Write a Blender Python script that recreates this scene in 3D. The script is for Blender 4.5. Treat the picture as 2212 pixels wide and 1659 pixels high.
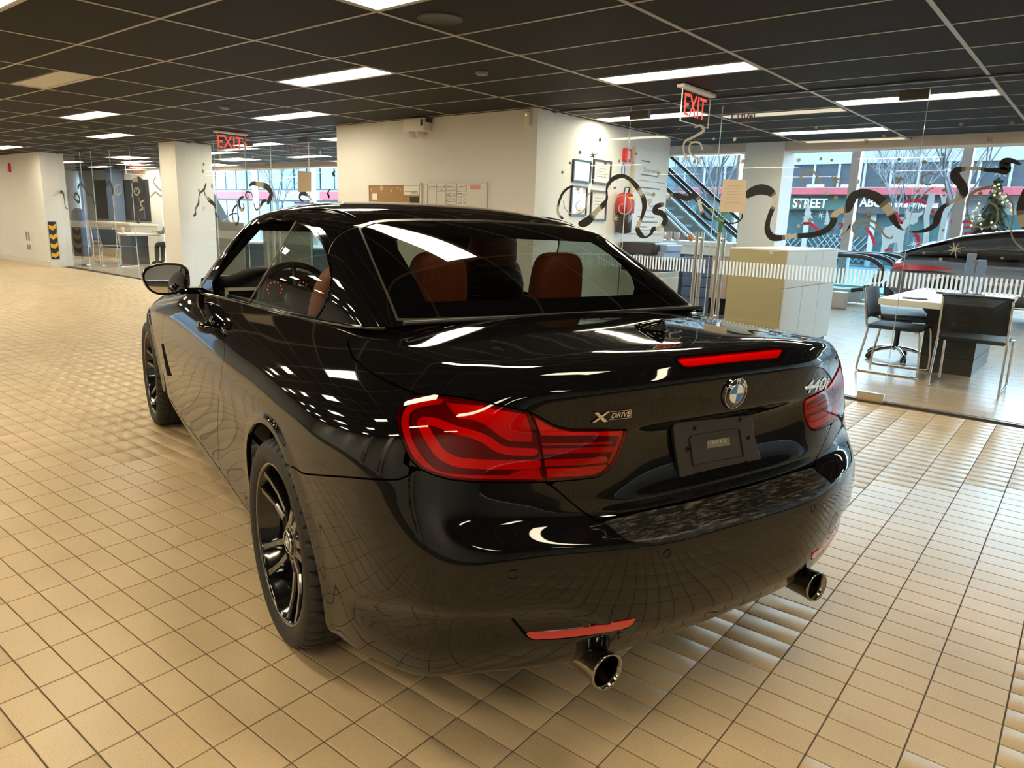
import bpy, bmesh, math, random
import numpy as np
from mathutils import Vector, Matrix
from mathutils.bvhtree import BVHTree
rnd = random.Random(7)
for _o in list(bpy.data.objects):
    bpy.data.objects.remove(_o)
SC = bpy.context.scene
COL = SC.collection
PI = math.pi

# ------------------------------------------------------------------ camera
IW, IH, FPX = 2212.0, 1659.0, 1558.74
YAW, PITCH, ROLL, CAMH = -0.685473, -0.222177, 0.033892, 1.3397
_f = np.array([math.cos(PITCH)*math.sin(YAW), math.cos(PITCH)*math.cos(YAW), math.sin(PITCH)])
_r0 = np.array([math.cos(YAW), -math.sin(YAW), 0.0])
_u0 = np.cross(_r0, _f)
_r = math.cos(ROLL)*_r0 + math.sin(ROLL)*_u0
_u = -math.sin(ROLL)*_r0 + math.cos(ROLL)*_u0
CAMP = np.array([0, 0, CAMH])
cam_data = bpy.data.cameras.new('camera')
cam_data.sensor_width = 36.0
cam_data.lens = 36.0*FPX/IW
cam_data.clip_start = 0.02
cam_data.clip_end = 300
cam = bpy.data.objects.new('camera', cam_data)
COL.objects.link(cam)
_m = Matrix(((_r[0], _u[0], -_f[0], 0), (_r[1], _u[1], -_f[1], 0), (_r[2], _u[2], -_f[2], CAMH), (0, 0, 0, 1)))
cam.matrix_world = _m
SC.camera = cam

# ------------------------------------------------------------------ world, exposure
SC.view_settings.view_transform = 'Standard'
SC.view_settings.look = 'None'
SC.view_settings.gamma = 1.0
SC.view_settings.use_curve_mapping = False
SC.view_settings.exposure = 0.35
world = bpy.data.worlds.new('sky_world')
SC.world = world
world.use_nodes = True
_wn = world.node_tree.nodes
_bg = _wn['Background']
_bg.inputs[0].default_value = (0.56, 0.79, 1.0, 1)     # overcast winter sky
_bg.inputs[1].default_value = 14.0
SC.cycles.max_bounces = 10
SC.cycles.transparent_max_bounces = 16
SC.cycles.sample_clamp_indirect = 6.0
SC.cycles.use_denoising = True


def pray(px, py):
    return _f + _r*((px-IW/2)/FPX) - _u*((py-IH/2)/FPX)


def at_z(px, py, z):
    d = pray(px, py)
    return CAMP + d*((z-CAMH)/d[2])


def at_y(px, py, y):
    d = pray(px, py)
    return CAMP + d*(y/d[1])


def at_x(px, py, x):
    d = pray(px, py)
    return CAMP + d*(x/d[0])


# ------------------------------------------------------------------ materials
MATS = {}


def pmat(name, col, rough=0.5, metal=0.0, spec=0.5, coat=0.0, emit=None, estr=0.0, alpha=1.0, ior=1.5, trans=0.0, sheen=0.0):
    if name in MATS:
        return MATS[name]
    m = bpy.data.materials.new(name)
    m.use_nodes = True
    b = m.node_tree.nodes['Principled BSDF']
    b.inputs['Base Color'].default_value = (*col, 1)
    b.inputs['Roughness'].default_value = rough
    b.inputs['Metallic'].default_value = metal
    b.inputs['Specular IOR Level'].default_value = spec
    b.inputs['Coat Weight'].default_value = coat
    b.inputs['Coat Roughness'].default_value = 0.02
    b.inputs['IOR'].default_value = ior
    b.inputs['Transmission Weight'].default_value = trans
    b.inputs['Alpha'].default_value = alpha
    if sheen:
        b.inputs['Sheen Weight'].default_value = sheen
    if emit:
        b.inputs['Emission Color'].default_value = (*emit, 1)
        b.inputs['Emission Strength'].default_value = estr
    MATS[name] = m
    return m


def nodes_of(m):
    return m.node_tree.nodes, m.node_tree.links, m.node_tree.nodes['Principled BSDF']


def add_noise_colour(m, c1, c2, scale=20, detail=4, coord='Object', bump=0.0, bscale=None, rough=None, lo=.35, hi=.65):
    n, l, b = nodes_of(m)
    tc = n.new('ShaderNodeTexCoord')
    no = n.new('ShaderNodeTexNoise')
    no.inputs['Scale'].default_value = scale
    no.inputs['Detail'].default_value = detail
    l.new(tc.outputs[coord], no.inputs['Vector'])
    r = n.new('ShaderNodeValToRGB')
    r.color_ramp.elements[0].color = (*c1, 1)
    r.color_ramp.elements[1].color = (*c2, 1)
    r.color_ramp.elements[0].position = lo
    r.color_ramp.elements[1].position = hi
    l.new(no.outputs['Fac'], r.inputs['Fac'])
    l.new(r.outputs['Color'], b.inputs['Base Color'])
    if bump:
        no2 = n.new('ShaderNodeTexNoise')
        no2.inputs['Scale'].default_value = bscale or scale*4
        no2.inputs['Detail'].default_value = 3
        l.new(tc.outputs[coord], no2.inputs['Vector'])
        bu = n.new('ShaderNodeBump')
        bu.inputs['Strength'].default_value = bump
        bu.inputs['Distance'].default_value = 0.003
        l.new(no2.outputs['Fac'], bu.inputs['Height'])
        l.new(bu.outputs['Normal'], b.inputs['Normal'])
    return m


def thin_glass(name, tint=(1, 1, 1), ior=1.5, rough=0.0):
    """thin pane: tinted see-through plus Fresnel mirror reflection"""
    if name in MATS:
        return MATS[name]
    m = bpy.data.materials.new(name)
    m.use_nodes = True
    n, l = m.node_tree.nodes, m.node_tree.links
    n.remove(n['Principled BSDF'])
    out = n['Material Output']
    tr = n.new('ShaderNodeBsdfTransparent')
    tr.inputs[0].default_value = (*tint, 1)
    gl = n.new('ShaderNodeBsdfGlossy')
    gl.inputs['Roughness'].default_value = rough
    fr = n.new('ShaderNodeFresnel')
    fr.inputs['IOR'].default_value = ior
    geo = n.new('ShaderNodeNewGeometry')
    mixi = n.new('ShaderNodeMix')
    mixi.inputs[2].default_value = ior
    mixi.inputs[3].default_value = 1.0/ior
    l.new(geo.outputs['Backfacing'], mixi.inputs[0])
    l.new(mixi.outputs[0], fr.inputs['IOR'])
    mx = n.new('ShaderNodeMixShader')
    l.new(fr.outputs[0], mx.inputs[0])
    l.new(tr.outputs[0], mx.inputs[1])
    l.new(gl.outputs[0], mx.inputs[2])
    l.new(mx.outputs[0], out.inputs['Surface'])
    MATS[name] = m
    return m


# ------------------------------------------------------------------ object helpers
def tag(o, label=None, cat=None, group=None, kind=None):
    if label:
        o['label'] = label
    if cat:
        o['category'] = cat
    if group:
        o['group'] = group
    if kind:
        o['kind'] = kind
    return o


def empty(name, loc=(0, 0, 0), rz=0.0, label=None, cat=None, group=None):
    o = bpy.data.objects.new(name, None)
    COL.objects.link(o)
    o.location = loc
    o.rotation_euler = (0, 0, rz)
    o.empty_display_size = 0.1
    return tag(o, label, cat, group)


def mesh_obj(name, V, F, mat, parent=None, smooth=False, normals=None, mats=None, midx=None):
    me = bpy.data.meshes.new(name)
    me.from_pydata([tuple(map(float, v)) for v in V], [], [tuple(int(i) for i in f) for f in F])
    if mats:
        for q in mats:
            me.materials.append(q)
        if midx is not None:
            me.polygons.foreach_set('material_index', np.array(midx, dtype=np.int32))
    elif mat is not None:
        me.materials.append(mat)
    me.update()
    if smooth:
        me.polygons.foreach_set('use_smooth', np.ones(len(me.polygons), dtype=bool))
    if normals is not None:
        me.normals_split_custom_set_from_vertices([tuple(map(float, q)) for q in normals])
    o = bpy.data.objects.new(name, me)
    COL.objects.link(o)
    if parent is not None:
        o.parent = parent
    return o


class MB:
    """collects primitives, builds ONE mesh object"""

    def __init__(self):
        self.v, self.f, self.s = [], [], []

    def add(self, V, F, smooth=False, M=None):
        b = len(self.v)
        if M is not None:
            V = [tuple(M @ Vector(q)) for q in V]
        self.v += [tuple(q) for q in V]
        self.f += [tuple(i+b for i in f) for f in F]
        self.s += [smooth]*len(F)
        return self

    def box(self, c, s, rz=0, bev=0.0, M=None):
        x, y, z = s[0]/2, s[1]/2, s[2]/2
        if bev > 0:
            bm = bmesh.new()
            bmesh.ops.create_cube(bm, size=1)
            bmesh.ops.scale(bm, vec=s, verts=bm.verts)
            bmesh.ops.bevel(bm, geom=bm.edges[:], offset=min(bev, min(s)*.45), segments=2, profile=.5, affect='EDGES')
            bm.verts.index_update()
            V = [q.co.copy() for q in bm.verts]
            F = [[q.index for q in f.verts] for f in bm.faces]
            bm.free()
        else:
            V = [(-x, -y, -z), (x, -y, -z), (x, y, -z), (-x, y, -z), (-x, -y, z), (x, -y, z), (x, y, z), (-x, y, z)]
            F = [(0, 3, 2, 1), (4, 5, 6, 7), (0, 1, 5, 4), (1, 2, 6, 5), (2, 3, 7, 6), (3, 0, 4, 7)]
        T = Matrix.Translation(Vector(c)) @ Matrix.Rotation(rz, 4, 'Z')
        if M is not None:
            T = M @ T
        return self.add(V, F, False, T)

    def span(self, a, b, bev=0.0):
        c = [(a[i]+b[i])/2 for i in range(3)]
        s = [abs(a[i]-b[i]) for i in range(3)]
        return self.box(c, s, 0, bev)

    def tube(self, pts, r, n=10, closed=False, caps=True):
        P = [Vector(p) for p in pts]
        R = r if isinstance(r, (list, tuple)) else [r]*len(P)
        V, F = [], []
        up = None
        for i, p in enumerate(P):
            if closed:
                d = (P[(i+1) % len(P)]-P[i-1]).normalized()
            else:
                d = (P[min(i+1, len(P)-1)]-P[max(i-1, 0)]).normalized()
            if up is None:
                up = d.orthogonal().normalized()
            else:
                up = (up-d*up.dot(d))
                up = up.normalized() if up.length > 1e-6 else d.orthogonal().normalized()
            s = d.cross(up)
            for k in range(n):
                a = 2*PI*k/n
                V.append(p+(up*math.cos(a)+s*math.sin(a))*R[i])
        m = len(P)
        for i in range(m if closed else m-1):
            j = (i+1) % m
            for k in range(n):
                F.append((i*n+k, i*n+(k+1) % n, j*n+(k+1) % n, j*n+k))
        self.add(V, F, True)
        if caps and not closed:
            self.add([V[k] for k in range(n)], [tuple(range(n-1, -1, -1))])
            self.add([V[(m-1)*n+k] for k in range(n)], [tuple(range(n))])
        return self

    def lathe(self, prof, n=32, M=None, smooth=True):
        """prof: list of (r, z); revolve about Z"""
        V, F = [], []
        for (r, z) in prof:
            for k in range(n):
                a = 2*PI*k/n
                V.append((r*math.cos(a), r*math.sin(a), z))
        for i in range(len(prof)-1):
            for k in range(n):
                F.append((i*n+k, i*n+(k+1) % n, (i+1)*n+(k+1) % n, (i+1)*n+k))
        return self.add(V, F, smooth, M)

    def prism(self, poly, h0, h1, M=None):
        """poly in local XY extruded along Z from h0 to h1 (poly counter-clockwise)"""
        n = len(poly)
        V = [(p[0], p[1], h0) for p in poly]+[(p[0], p[1], h1) for p in poly]
        F = [tuple(range(n-1, -1, -1)), tuple(range(n, 2*n))]
        F += [(i, (i+1) % n, n+(i+1) % n, n+i) for i in range(n)]
        return self.add(V, F, False, M)

    def build(self, name, mat, parent=None, bevel=0.0, smooth=None):
        me = bpy.data.meshes.new(name)
        me.from_pydata(self.v, [], self.f)
        me.materials.append(mat)
        sm = self.s if smooth is None else [smooth]*len(self.f)
        me.polygons.foreach_set('use_smooth', np.array(sm, dtype=bool))
        me.update()
        o = bpy.data.objects.new(name, me)
        COL.objects.link(o)
        if parent is not None:
            o.parent = parent
        if bevel:
            md = o.modifiers.new('b', 'BEVEL')
            md.width = bevel
            md.segments = 2
            md.limit_method = 'ANGLE'
        return o


def copy_tree(o, parent=None):
    c = o.copy()
    COL.objects.link(c)
    c.parent = parent
    for ch in list(o.children):
        copy_tree(ch, c)
    return c


def catmull(P, n=8, closed=False):
    P = [np.array(p, float) for p in P]
    out = []
    m = len(P)
    for i in range(m if closed else m-1):
        p0 = P[(i-1) % m] if (closed or i > 0) else 2*P[0]-P[1]
        p1 = P[i]
        p2 = P[(i+1) % m]
        p3 = P[(i+2) % m] if (closed or i+2 < m) else 2*P[-1]-P[-2]
        for k in range(n):
            t = k/n
            out.append(.5*((2*p1)+(-p0+p2)*t+(2*p0-5*p1+4*p2-p3)*t*t+(-p0+3*p1-3*p2+p3)*t**3))
    if not closed:
        out.append(P[-1])
    return out


def text_curve(name, body, size, mat, parent=None, extrude=0.0, M=None, align='CENTER', shear=0.0, bold=0.0, sx=1.0):
    """lettering as a filled, meshed text"""
    cu = bpy.data.curves.new(name, 'FONT')
    cu.body = body
    cu.size = size
    cu.extrude = extrude
    cu.align_x = align
    cu.align_y = 'CENTER'
    cu.shear = shear
    cu.offset = bold
    tmp = bpy.data.objects.new(name, cu)
    COL.objects.link(tmp)
    dg = bpy.context.evaluated_depsgraph_get()
    me = bpy.data.meshes.new_from_object(tmp.evaluated_get(dg))
    bpy.data.objects.remove(tmp)
    me.name = name
    me.materials.clear()
    me.materials.append(mat)
    if sx != 1.0:
        me.transform(Matrix.Diagonal((sx, 1, 1, 1)))
    o = bpy.data.objects.new(name, me)
    COL.objects.link(o)
    if parent is not None:
        o.parent = parent
    if M is not None:
        o.matrix_local = M
    return o


def frame_M(o, ux, uy):
    """matrix with origin o, local X=ux, local Y=uy"""
    ux = Vector(ux).normalized()
    uy = Vector(uy)
    uy = (uy-ux*uy.dot(ux)).normalized()
    uz = ux.cross(uy)
    return Matrix(((ux[0], uy[0], uz[0], o[0]), (ux[1], uy[1], uz[1], o[1]), (ux[2], uy[2], uz[2], o[2]), (0, 0, 0, 1)))
# ================================================================== THE ROOM
CZ = 2.45                      # ceiling height
GX, GY = 1.243, .6215          # ceiling module
AX0, BY0 = -4.641, 2.240
YG = 6.30                      # glass partition
YB = 10.0                      # end of the low ceiling
YF = 17.0                      # street facade

wall_paint = pmat('wall_paint', (.78, .755, .70), rough=.75)
add_noise_colour(wall_paint, (.745, .75, .745), (.765, .77, .765), scale=3, bump=.05, bscale=220)
pink_paint = pmat('atrium_paint', (.62, .50, .44), rough=.7)
base_paint = pmat('baseboard_paint', (.74, .71, .65), rough=.5)

# ---- floor: grout bed, tiles as pieces
def tile_mat(name, c1, c2, speck):
    m = pmat(name, c1, rough=.36)
    n, l, b = nodes_of(m)
    geo = n.new('ShaderNodeNewGeometry')
    mp = n.new('ShaderNodeMapping')
    mp.inputs['Rotation'].default_value = (0, 0, -.01527)
    l.new(geo.outputs['Position'], mp.inputs['Vector'])
    sub = n.new('ShaderNodeVectorMath')
    sub.operation = 'DIVIDE'
    sub.inputs[1].default_value = (TU, TV, 1)
    add = n.new('ShaderNodeVectorMath')
    add.operation = 'SUBTRACT'
    o = (Matrix.Rotation(-.01527, 3, 'Z') @ Vector((TX0, TY0, 0)))
    add.inputs[1].default_value = (o[0], o[1], 0)
    l.new(mp.outputs['Vector'], add.inputs[0])
    l.new(add.outputs[0], sub.inputs[0])
    fl = n.new('ShaderNodeVectorMath')
    fl.operation = 'FLOOR'
    l.new(sub.outputs[0], fl.inputs[0])
    wn = n.new('ShaderNodeTexWhiteNoise')
    l.new(fl.outputs[0], wn.inputs['Vector'])
    r = n.new('ShaderNodeMix')
    r.data_type = 'RGBA'
    r.inputs[6].default_value = (*c1, 1)
    r.inputs[7].default_value = (*c2, 1)
    l.new(wn.outputs['Value'], r.inputs[0])
    no = n.new('ShaderNodeTexNoise')
    no.inputs['Scale'].default_value = 260
    no.inputs['Detail'].default_value = 4
    l.new(geo.outputs['Position'], no.inputs['Vector'])
    rp = n.new('ShaderNodeValToRGB')
    rp.color_ramp.elements[0].position = .30
    rp.color_ramp.elements[0].color = (*speck, 1)
    rp.color_ramp.elements[1].position = .52
    rp.color_ramp.elements[1].color = (1, 1, 1, 1)
    l.new(no.outputs['Fac'], rp.inputs['Fac'])
    no2 = n.new('ShaderNodeTexNoise')
    no2.inputs['Scale'].default_value = 2.3
    no2.inputs['Detail'].default_value = 5
    l.new(geo.outputs['Position'], no2.inputs['Vector'])
    rp2 = n.new('ShaderNodeValToRGB')
    rp2.color_ramp.elements[0].position = .25
    rp2.color_ramp.elements[0].color = (.86, .85, .83, 1)
    rp2.color_ramp.elements[1].position = .6
    rp2.color_ramp.elements[1].color = (1, 1, 1, 1)
    l.new(no2.outputs['Fac'], rp2.inputs['Fac'])
    m1 = n.new('ShaderNodeMix')
    m1.data_type = 'RGBA'
    m1.blend_type = 'MULTIPLY'
    m1.inputs[0].default_value = 1
    l.new(r.outputs[2], m1.inputs[6])
    l.new(rp.outputs[0], m1.inputs[7])
    m2 = n.new('ShaderNodeMix')
    m2.data_type = 'RGBA'
    m2.blend_type = 'MULTIPLY'
    m2.inputs[0].default_value = 1
    l.new(m1.outputs[2], m2.inputs[6])
    l.new(rp2.outputs[0], m2.inputs[7])
    l.new(m2.outputs[2], b.inputs['Base Color'])
    bu = n.new('ShaderNodeBump')
    bu.inputs['Strength'].default_value = .12
    bu.inputs['Distance'].default_value = .001
    l.new(no.outputs['Fac'], bu.inputs['Height'])
    l.new(bu.outputs['Normal'], b.inputs['Normal'])
    return m


TU, TV = .19585, .09906
FA = -.01527
TX0, TY0 = -2.1641, .7594
TUV = (math.cos(FA), -math.sin(FA))
TVV = (math.sin(FA), math.cos(FA))
tile_m = tile_mat('floor_tile', (.66, .485, .285), (.70, .525, .320), (.80, .77, .72))
grout = pmat('grout', (.115, .085, .060), rough=.9)
floor = mesh_obj('floor', [(-27, -6, -.0035), (6, -6, -.0035), (6, YG, -.0035), (-27, YG, -.0035)], [(0, 1, 2, 3)], grout)
tag(floor, 'beige rectangular tile floor of the handover bay', None, kind='structure')


def tile_mesh():
    w, h, b, t = TU-.0042, TV-.0042, .0016, .0035
    x0, x1, y0, y1 = -w/2, w/2, -h/2, h/2
    V = [(x0, y0, -t), (x1, y0, -t), (x1, y1, -t), (x0, y1, -t), (x0, y0, -b*.6), (x1, y0, -b*.6), (x1, y1, -b*.6), (x0, y1, -b*.6),
         (x0+b, y0+b, 0), (x1-b, y0+b, 0), (x1-b, y1-b, 0), (x0+b, y1-b, 0)]
    F = [(8, 9, 10, 11)]
    for i in range(4):
        j = (i+1) % 4
        F += [(4+i, 4+j, 8+j, 8+i), (i, j, 4+j, 4+i)]
    return V, F


tV, tF = tile_mesh()
tme = bpy.data.meshes.new('tile')
tme.from_pydata(tV, [], tF)
tme.materials.append(tile_m)
tme.update()
cells = []
for i in range(-130, 24):
    for j in range(-30, 57):
        x = TX0+(i+.5)*TU*TUV[0]+(j+.5)*TV*TVV[0]
        y = TY0+(i+.5)*TU*TUV[1]+(j+.5)*TV*TVV[1]
        if y > YG-.06 or x > 4.5 or y < -2 or x < -26:
            continue
        cells.append((x, y))
cells = np.array(cells)
P3 = np.concatenate([cells, np.zeros((len(cells), 1))], 1)-CAMP
zz = P3 @ _f
px_ = IW/2+FPX*(P3 @ _r)/np.where(zz > .05, zz, 1)
py_ = IH/2-FPX*(P3 @ _u)/np.where(zz > .05, zz, 1)
hx = (cells-np.array([-1.611, 2.014]))
hl = hx @ np.array([math.cos(2.846), math.sin(2.846)])
hw_ = hx @ np.array([-math.sin(2.846), math.cos(2.846)])
under = (hl > -.85) & (hl < 3.4) & (np.abs(hw_) < .75)
vis = (zz > .3) & (px_ > -20) & (px_ < IW+20) & (py_ > 560) & (py_ < IH+20) & ~under
size = np.where(vis, 1/np.maximum(zz, .1)**3, 0)
order = np.argsort(-size)
own = set(order[:300].tolist())
for k in order[:300]:
    o = bpy.data.objects.new('floor_tile', tme)
    COL.objects.link(o)
    o.parent = floor
    o.location = (cells[k][0], cells[k][1], 0)
    o.rotation_euler = (0, 0, -FA)
rest = np.array([k for k in range(len(cells)) if k not in own])
tv = np.array(tV)
cR = np.array([[math.cos(-FA), -math.sin(-FA)], [math.sin(-FA), math.cos(-FA)]])
tvr = tv.copy()
tvr[:, :2] = tv[:, :2] @ cR.T
VV = (np.repeat(np.concatenate([cells[rest], np.zeros((len(rest), 1))], 1), len(tv), 0)+np.tile(tvr, (len(rest), 1)))
ff = np.array(tF)
FF = (np.repeat(np.arange(len(rest))*len(tv), len(tF))[:, None]+np.tile(ff, (len(rest), 1)))
me = bpy.data.meshes.new('floor_tiles')
me.vertices.add(len(VV))
me.vertices.foreach_set('co', VV.ravel())
me.loops.add(len(FF)*4)
me.loops.foreach_set('vertex_index', FF.ravel().astype(np.int32))
me.polygons.add(len(FF))
me.polygons.foreach_set('loop_start', np.arange(0, len(FF)*4, 4, dtype=np.int32))
me.materials.append(tile_m)
me.update(calc_edges=True)
me.validate()
o = bpy.data.objects.new('floor_tiles', me)
COL.objects.link(o)
o.parent = floor
tag(o, kind='stuff')

# showroom floor: wood-look planks
plank_m = pmat('plank', (.42, .32, .23), rough=.22, spec=.5)
n, l, b = nodes_of(plank_m)
geo = n.new('ShaderNodeNewGeometry')
mp = n.new('ShaderNodeMapping')
mp.inputs['Scale'].default_value = (1.2, 9, 1)
l.new(geo.outputs['Position'], mp.inputs['Vector'])
no = n.new('ShaderNodeTexNoise')
no.inputs['Scale'].default_value = 2.2
no.inputs['Detail'].default_value = 7
l.new(mp.outputs['Vector'], no.inputs['Vector'])
rp = n.new('ShaderNodeValToRGB')
rp.color_ramp.elements[0].position = .3
rp.color_ramp.elements[0].color = (.36, .265, .185, 1)
rp.color_ramp.elements[1].position = .7
rp.color_ramp.elements[1].color = (.50, .39, .285, 1)
l.new(no.outputs['Fac'], rp.inputs['Fac'])
l.new(rp.outputs['Color'], b.inputs['Base Color'])
sf = mesh_obj('floor', [(-27, YG, -.003), (6, YG, -.003), (6, YF+.3, -.003), (-27, YF+.3, -.003)], [(0, 1, 2, 3)], pmat('plank_joint', (.16, .12, .09), rough=.5))
tag(sf, 'light wood-look plank floor of the showroom', None, kind='structure')
pw, pl = .20, 1.20
pm = MB().box((0, 0, -.0015), (pl-.004, pw-.004, .003))
pme = bpy.data.meshes.new('plank')
pme.from_pydata(pm.v, [], pm.f)
pme.materials.append(plank_m)
pme.update()
sV, sF = [], []
for r_ in range(int((YF-YG-.1)/pw)):
    for c_ in range(-24, 6):
        x = c_*pl+(r_ % 3)*.4
        y = YG+.10+pw*(r_+.5)
        if x > 5.2 or x < -26:
            continue
        if -4.0 < x < 1.4 and y < 9.6:
            o = bpy.data.objects.new('floor_plank', pme)
            COL.objects.link(o)
            o.parent = sf
            o.location = (x, y, 0)
        else:
            b0 = len(sV)
            sV += [(v[0]+x, v[1]+y, v[2]) for v in pm.v]
            sF += [tuple(q+b0 for q in f) for f in pm.f]
o = mesh_obj('floor_planks', sV, sF, plank_m, sf)
tag(o, kind='stuff')

# ---- ceiling
mesh_black = pmat('ceiling_mesh', (.03, .026, .024), rough=.7, spec=.2)
n, l, b = nodes_of(mesh_black)
geo = n.new('ShaderNodeNewGeometry')
sep = n.new('ShaderNodeSeparateXYZ')
l.new(geo.outputs['Position'], sep.inputs[0])
def wave(sock, k, ph=0):
    a = n.new('ShaderNodeMath')
    a.operation = 'MULTIPLY_ADD'
    a.inputs[1].default_value = k
    a.inputs[2].default_value = ph
    l.new(sock, a.inputs[0])
    s_ = n.new('ShaderNodeMath')
    s_.operation = 'SINE'
    l.new(a.outputs[0], s_.inputs[0])
    return s_.outputs[0]
def m2(op, a, b_):
    q = n.new('ShaderNodeMath')
    q.operation = op
    l.new(a, q.inputs[0])
    if isinstance(b_, float):
        q.inputs[1].default_value = b_
    else:
        l.new(b_, q.inputs[1])
    return q.outputs[0]
k0 = 2*PI/.020
hol = m2('MULTIPLY', wave(sep.outputs['X'], k0), wave(sep.outputs['Y'], k0))
gt = m2('ABSOLUTE', hol, 0.0)
rp = n.new('ShaderNodeValToRGB')
rp.color_ramp.elements[0].position = .15
rp.color_ramp.elements[0].color = (.019, .0145, .012, 1)
rp.color_ramp.elements[1].position = .45
rp.color_ramp.elements[1].color = (.005, .004, .0035, 1)
l.new(gt, rp.inputs['Fac'])
l.new(rp.outputs['Color'], b.inputs['Base Color'])
tee_m = pmat('ceiling_tee', (.40, .375, .34), rough=.4)
ceil = mesh_obj('ceiling', [(-27, -6, CZ+.03), (-27, YB, CZ+.03), (6, YB, CZ+.03), (6, -6, CZ+.03)], [(0, 1, 2, 3)], dark_void_c := pmat('plenum_black', (.004, .004, .004), rough=1))
tag(ceil, 'dark suspended ceiling of black mesh panels on a grey grid', None, kind='structure')
lamp_on = pmat('lamp_diffuser_on', (.9, .9, .88), emit=(1.0, .875, .62), estr=22.0)
lamp_off = pmat('lamp_diffuser_off', (.62, .60, .56), rough=.5)
lamp_frame = pmat('lamp_frame', (.55, .53, .50), rough=.4)

CELLS = {}
def cell_of(x, y):
    return (math.floor((x-AX0)/GX), math.floor((y-BY0)/GY))
lights = []     # (ix, jy, half, lit)
for c_ in range(-8, 3):
    ix = 1+2*c_          # column pairs: x = AX0+ix*GX
    for r_ in range(-3, 3):
        jy = (0 if c_ % 2 == 0 else 2)+4*r_
        y1 = BY0+(jy+1)*GY
        if y1 > YG-.3 or y1 < -4 or (c_ == 2 and jy > 0) or (c_ == 1 and jy > 1):
            continue
        lit = not (ix == -3 and jy == 0)
        lights.append((ix, jy, lit))
for (x, y) in ((-4.0, 7.15), (-1.5, 7.15), (-2.75, 8.75), (-11.3, 7.15), (-13.7, 7.5), (-12.5, 8.65), (-9.2, 6.9), (-15.1, 9.0), (-10.0, 8.65), (-17.4, 7.5), (-19.9, 8.65), (-17.4, 9.2), (-.2, 8.75), (1.0, 7.15), (-18.7, 8.0), (-21.1, 7.5), (-22.4, 8.65), (-21.1, 9.2)):  # last four are extra lamps added to brighten the left office
    i, j = cell_of(x, y)
    lights.append((i, j, True))
lights = list(dict.fromkeys(lights))
lset = {(i, j) for i, j, _ in lights}
tile_cache = {}
def ceil_tile(w, h):
    key = (round(w, 3), round(h, 3))
    if key not in tile_cache:
        q = MB().box((0, 0, 0), (w, h, .010))
        mm = bpy.data.meshes.new('ceiling_panel')
        mm.from_pydata(q.v, [], q.f)
        mm.materials.append(mesh_black)
        mm.update()
        tile_cache[key] = mm
    return tile_cache[key]
cells2 = []
for i in range(-18, 9):
    for j in range(-14, 14):
        x0, y0 = AX0+i*GX, BY0+j*GY
        x1, y1 = x0+GX, y0+GY
        if y1 > YB or x0 < -26.9 or x1 > 5.9 or y0 < -5.9:
            continue
        if (i, j) in lset:
            y1 = y0+GY/2
        cells2.append(((x0+x1)/2, (y0+y1)/2, x1-x0-.022, y1-y0-.022))
def vis_score(x, y, z):
    d = np.array([x, y, z])-CAMP
    z_ = d @ _f
    if z_ < .2:
        return 0
    a, b_ = IW/2+FPX*(d @ _r)/z_, IH/2-FPX*(d @ _u)/z_
    if -200 < a < IW+200 and -150 < b_ < IH:
        return 1/z_
    return 0
cells2.sort(key=lambda q: -vis_score(q[0], q[1], CZ))
cV, cF = [], []
for k, (x, y, w, h) in enumerate(cells2):
    if k < 290 and vis_score(x, y, CZ) > 0:
        o = bpy.data.objects.new('ceiling_panel', ceil_tile(w, h))
        COL.objects.link(o)
        o.parent = ceil
        o.location = (x, y, CZ+.006)
    else:
        q = MB().box((x, y, CZ+.006), (w, h, .010))
        b0 = len(cV)
        cV += q.v
        cF += [tuple(t+b0 for t in f) for f in q.f]
o = mesh_obj('ceiling_panels', cV, cF, mesh_black, ceil)
tag(o, kind='stuff')
for i in range(-18, 10):
    x = AX0+i*GX
    if -26.9 < x < 5.9:
        MB().span((x-.013, -5.9, CZ-.003), (x+.013, YB, CZ+.012)).build('ceiling_main_rail', tee_m, ceil)
for j in range(-13, 14):
    y = BY0+j*GY
    if -5.9 < y < YB:
        MB().span((-26.9, y-.009, CZ-.002), (5.9, y+.009, CZ+.012)).build('ceiling_cross_rail', tee_m, ceil)
UNIQ = {(1, 0): 'lit ceiling light beside the round flush speaker', (1, 4): 'lit ceiling light just before the EXIT sign at the glass doors', (-1, 2): 'lit ceiling light between the round speaker and the unlit pale panel', (-3, 4): 'lit ceiling light close to the left edge of the white wall block', (-5, 2): 'lit ceiling light beyond the unlit pale panel', (-7, 4): 'lit ceiling light in front of the square column'}
proto = None
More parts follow.
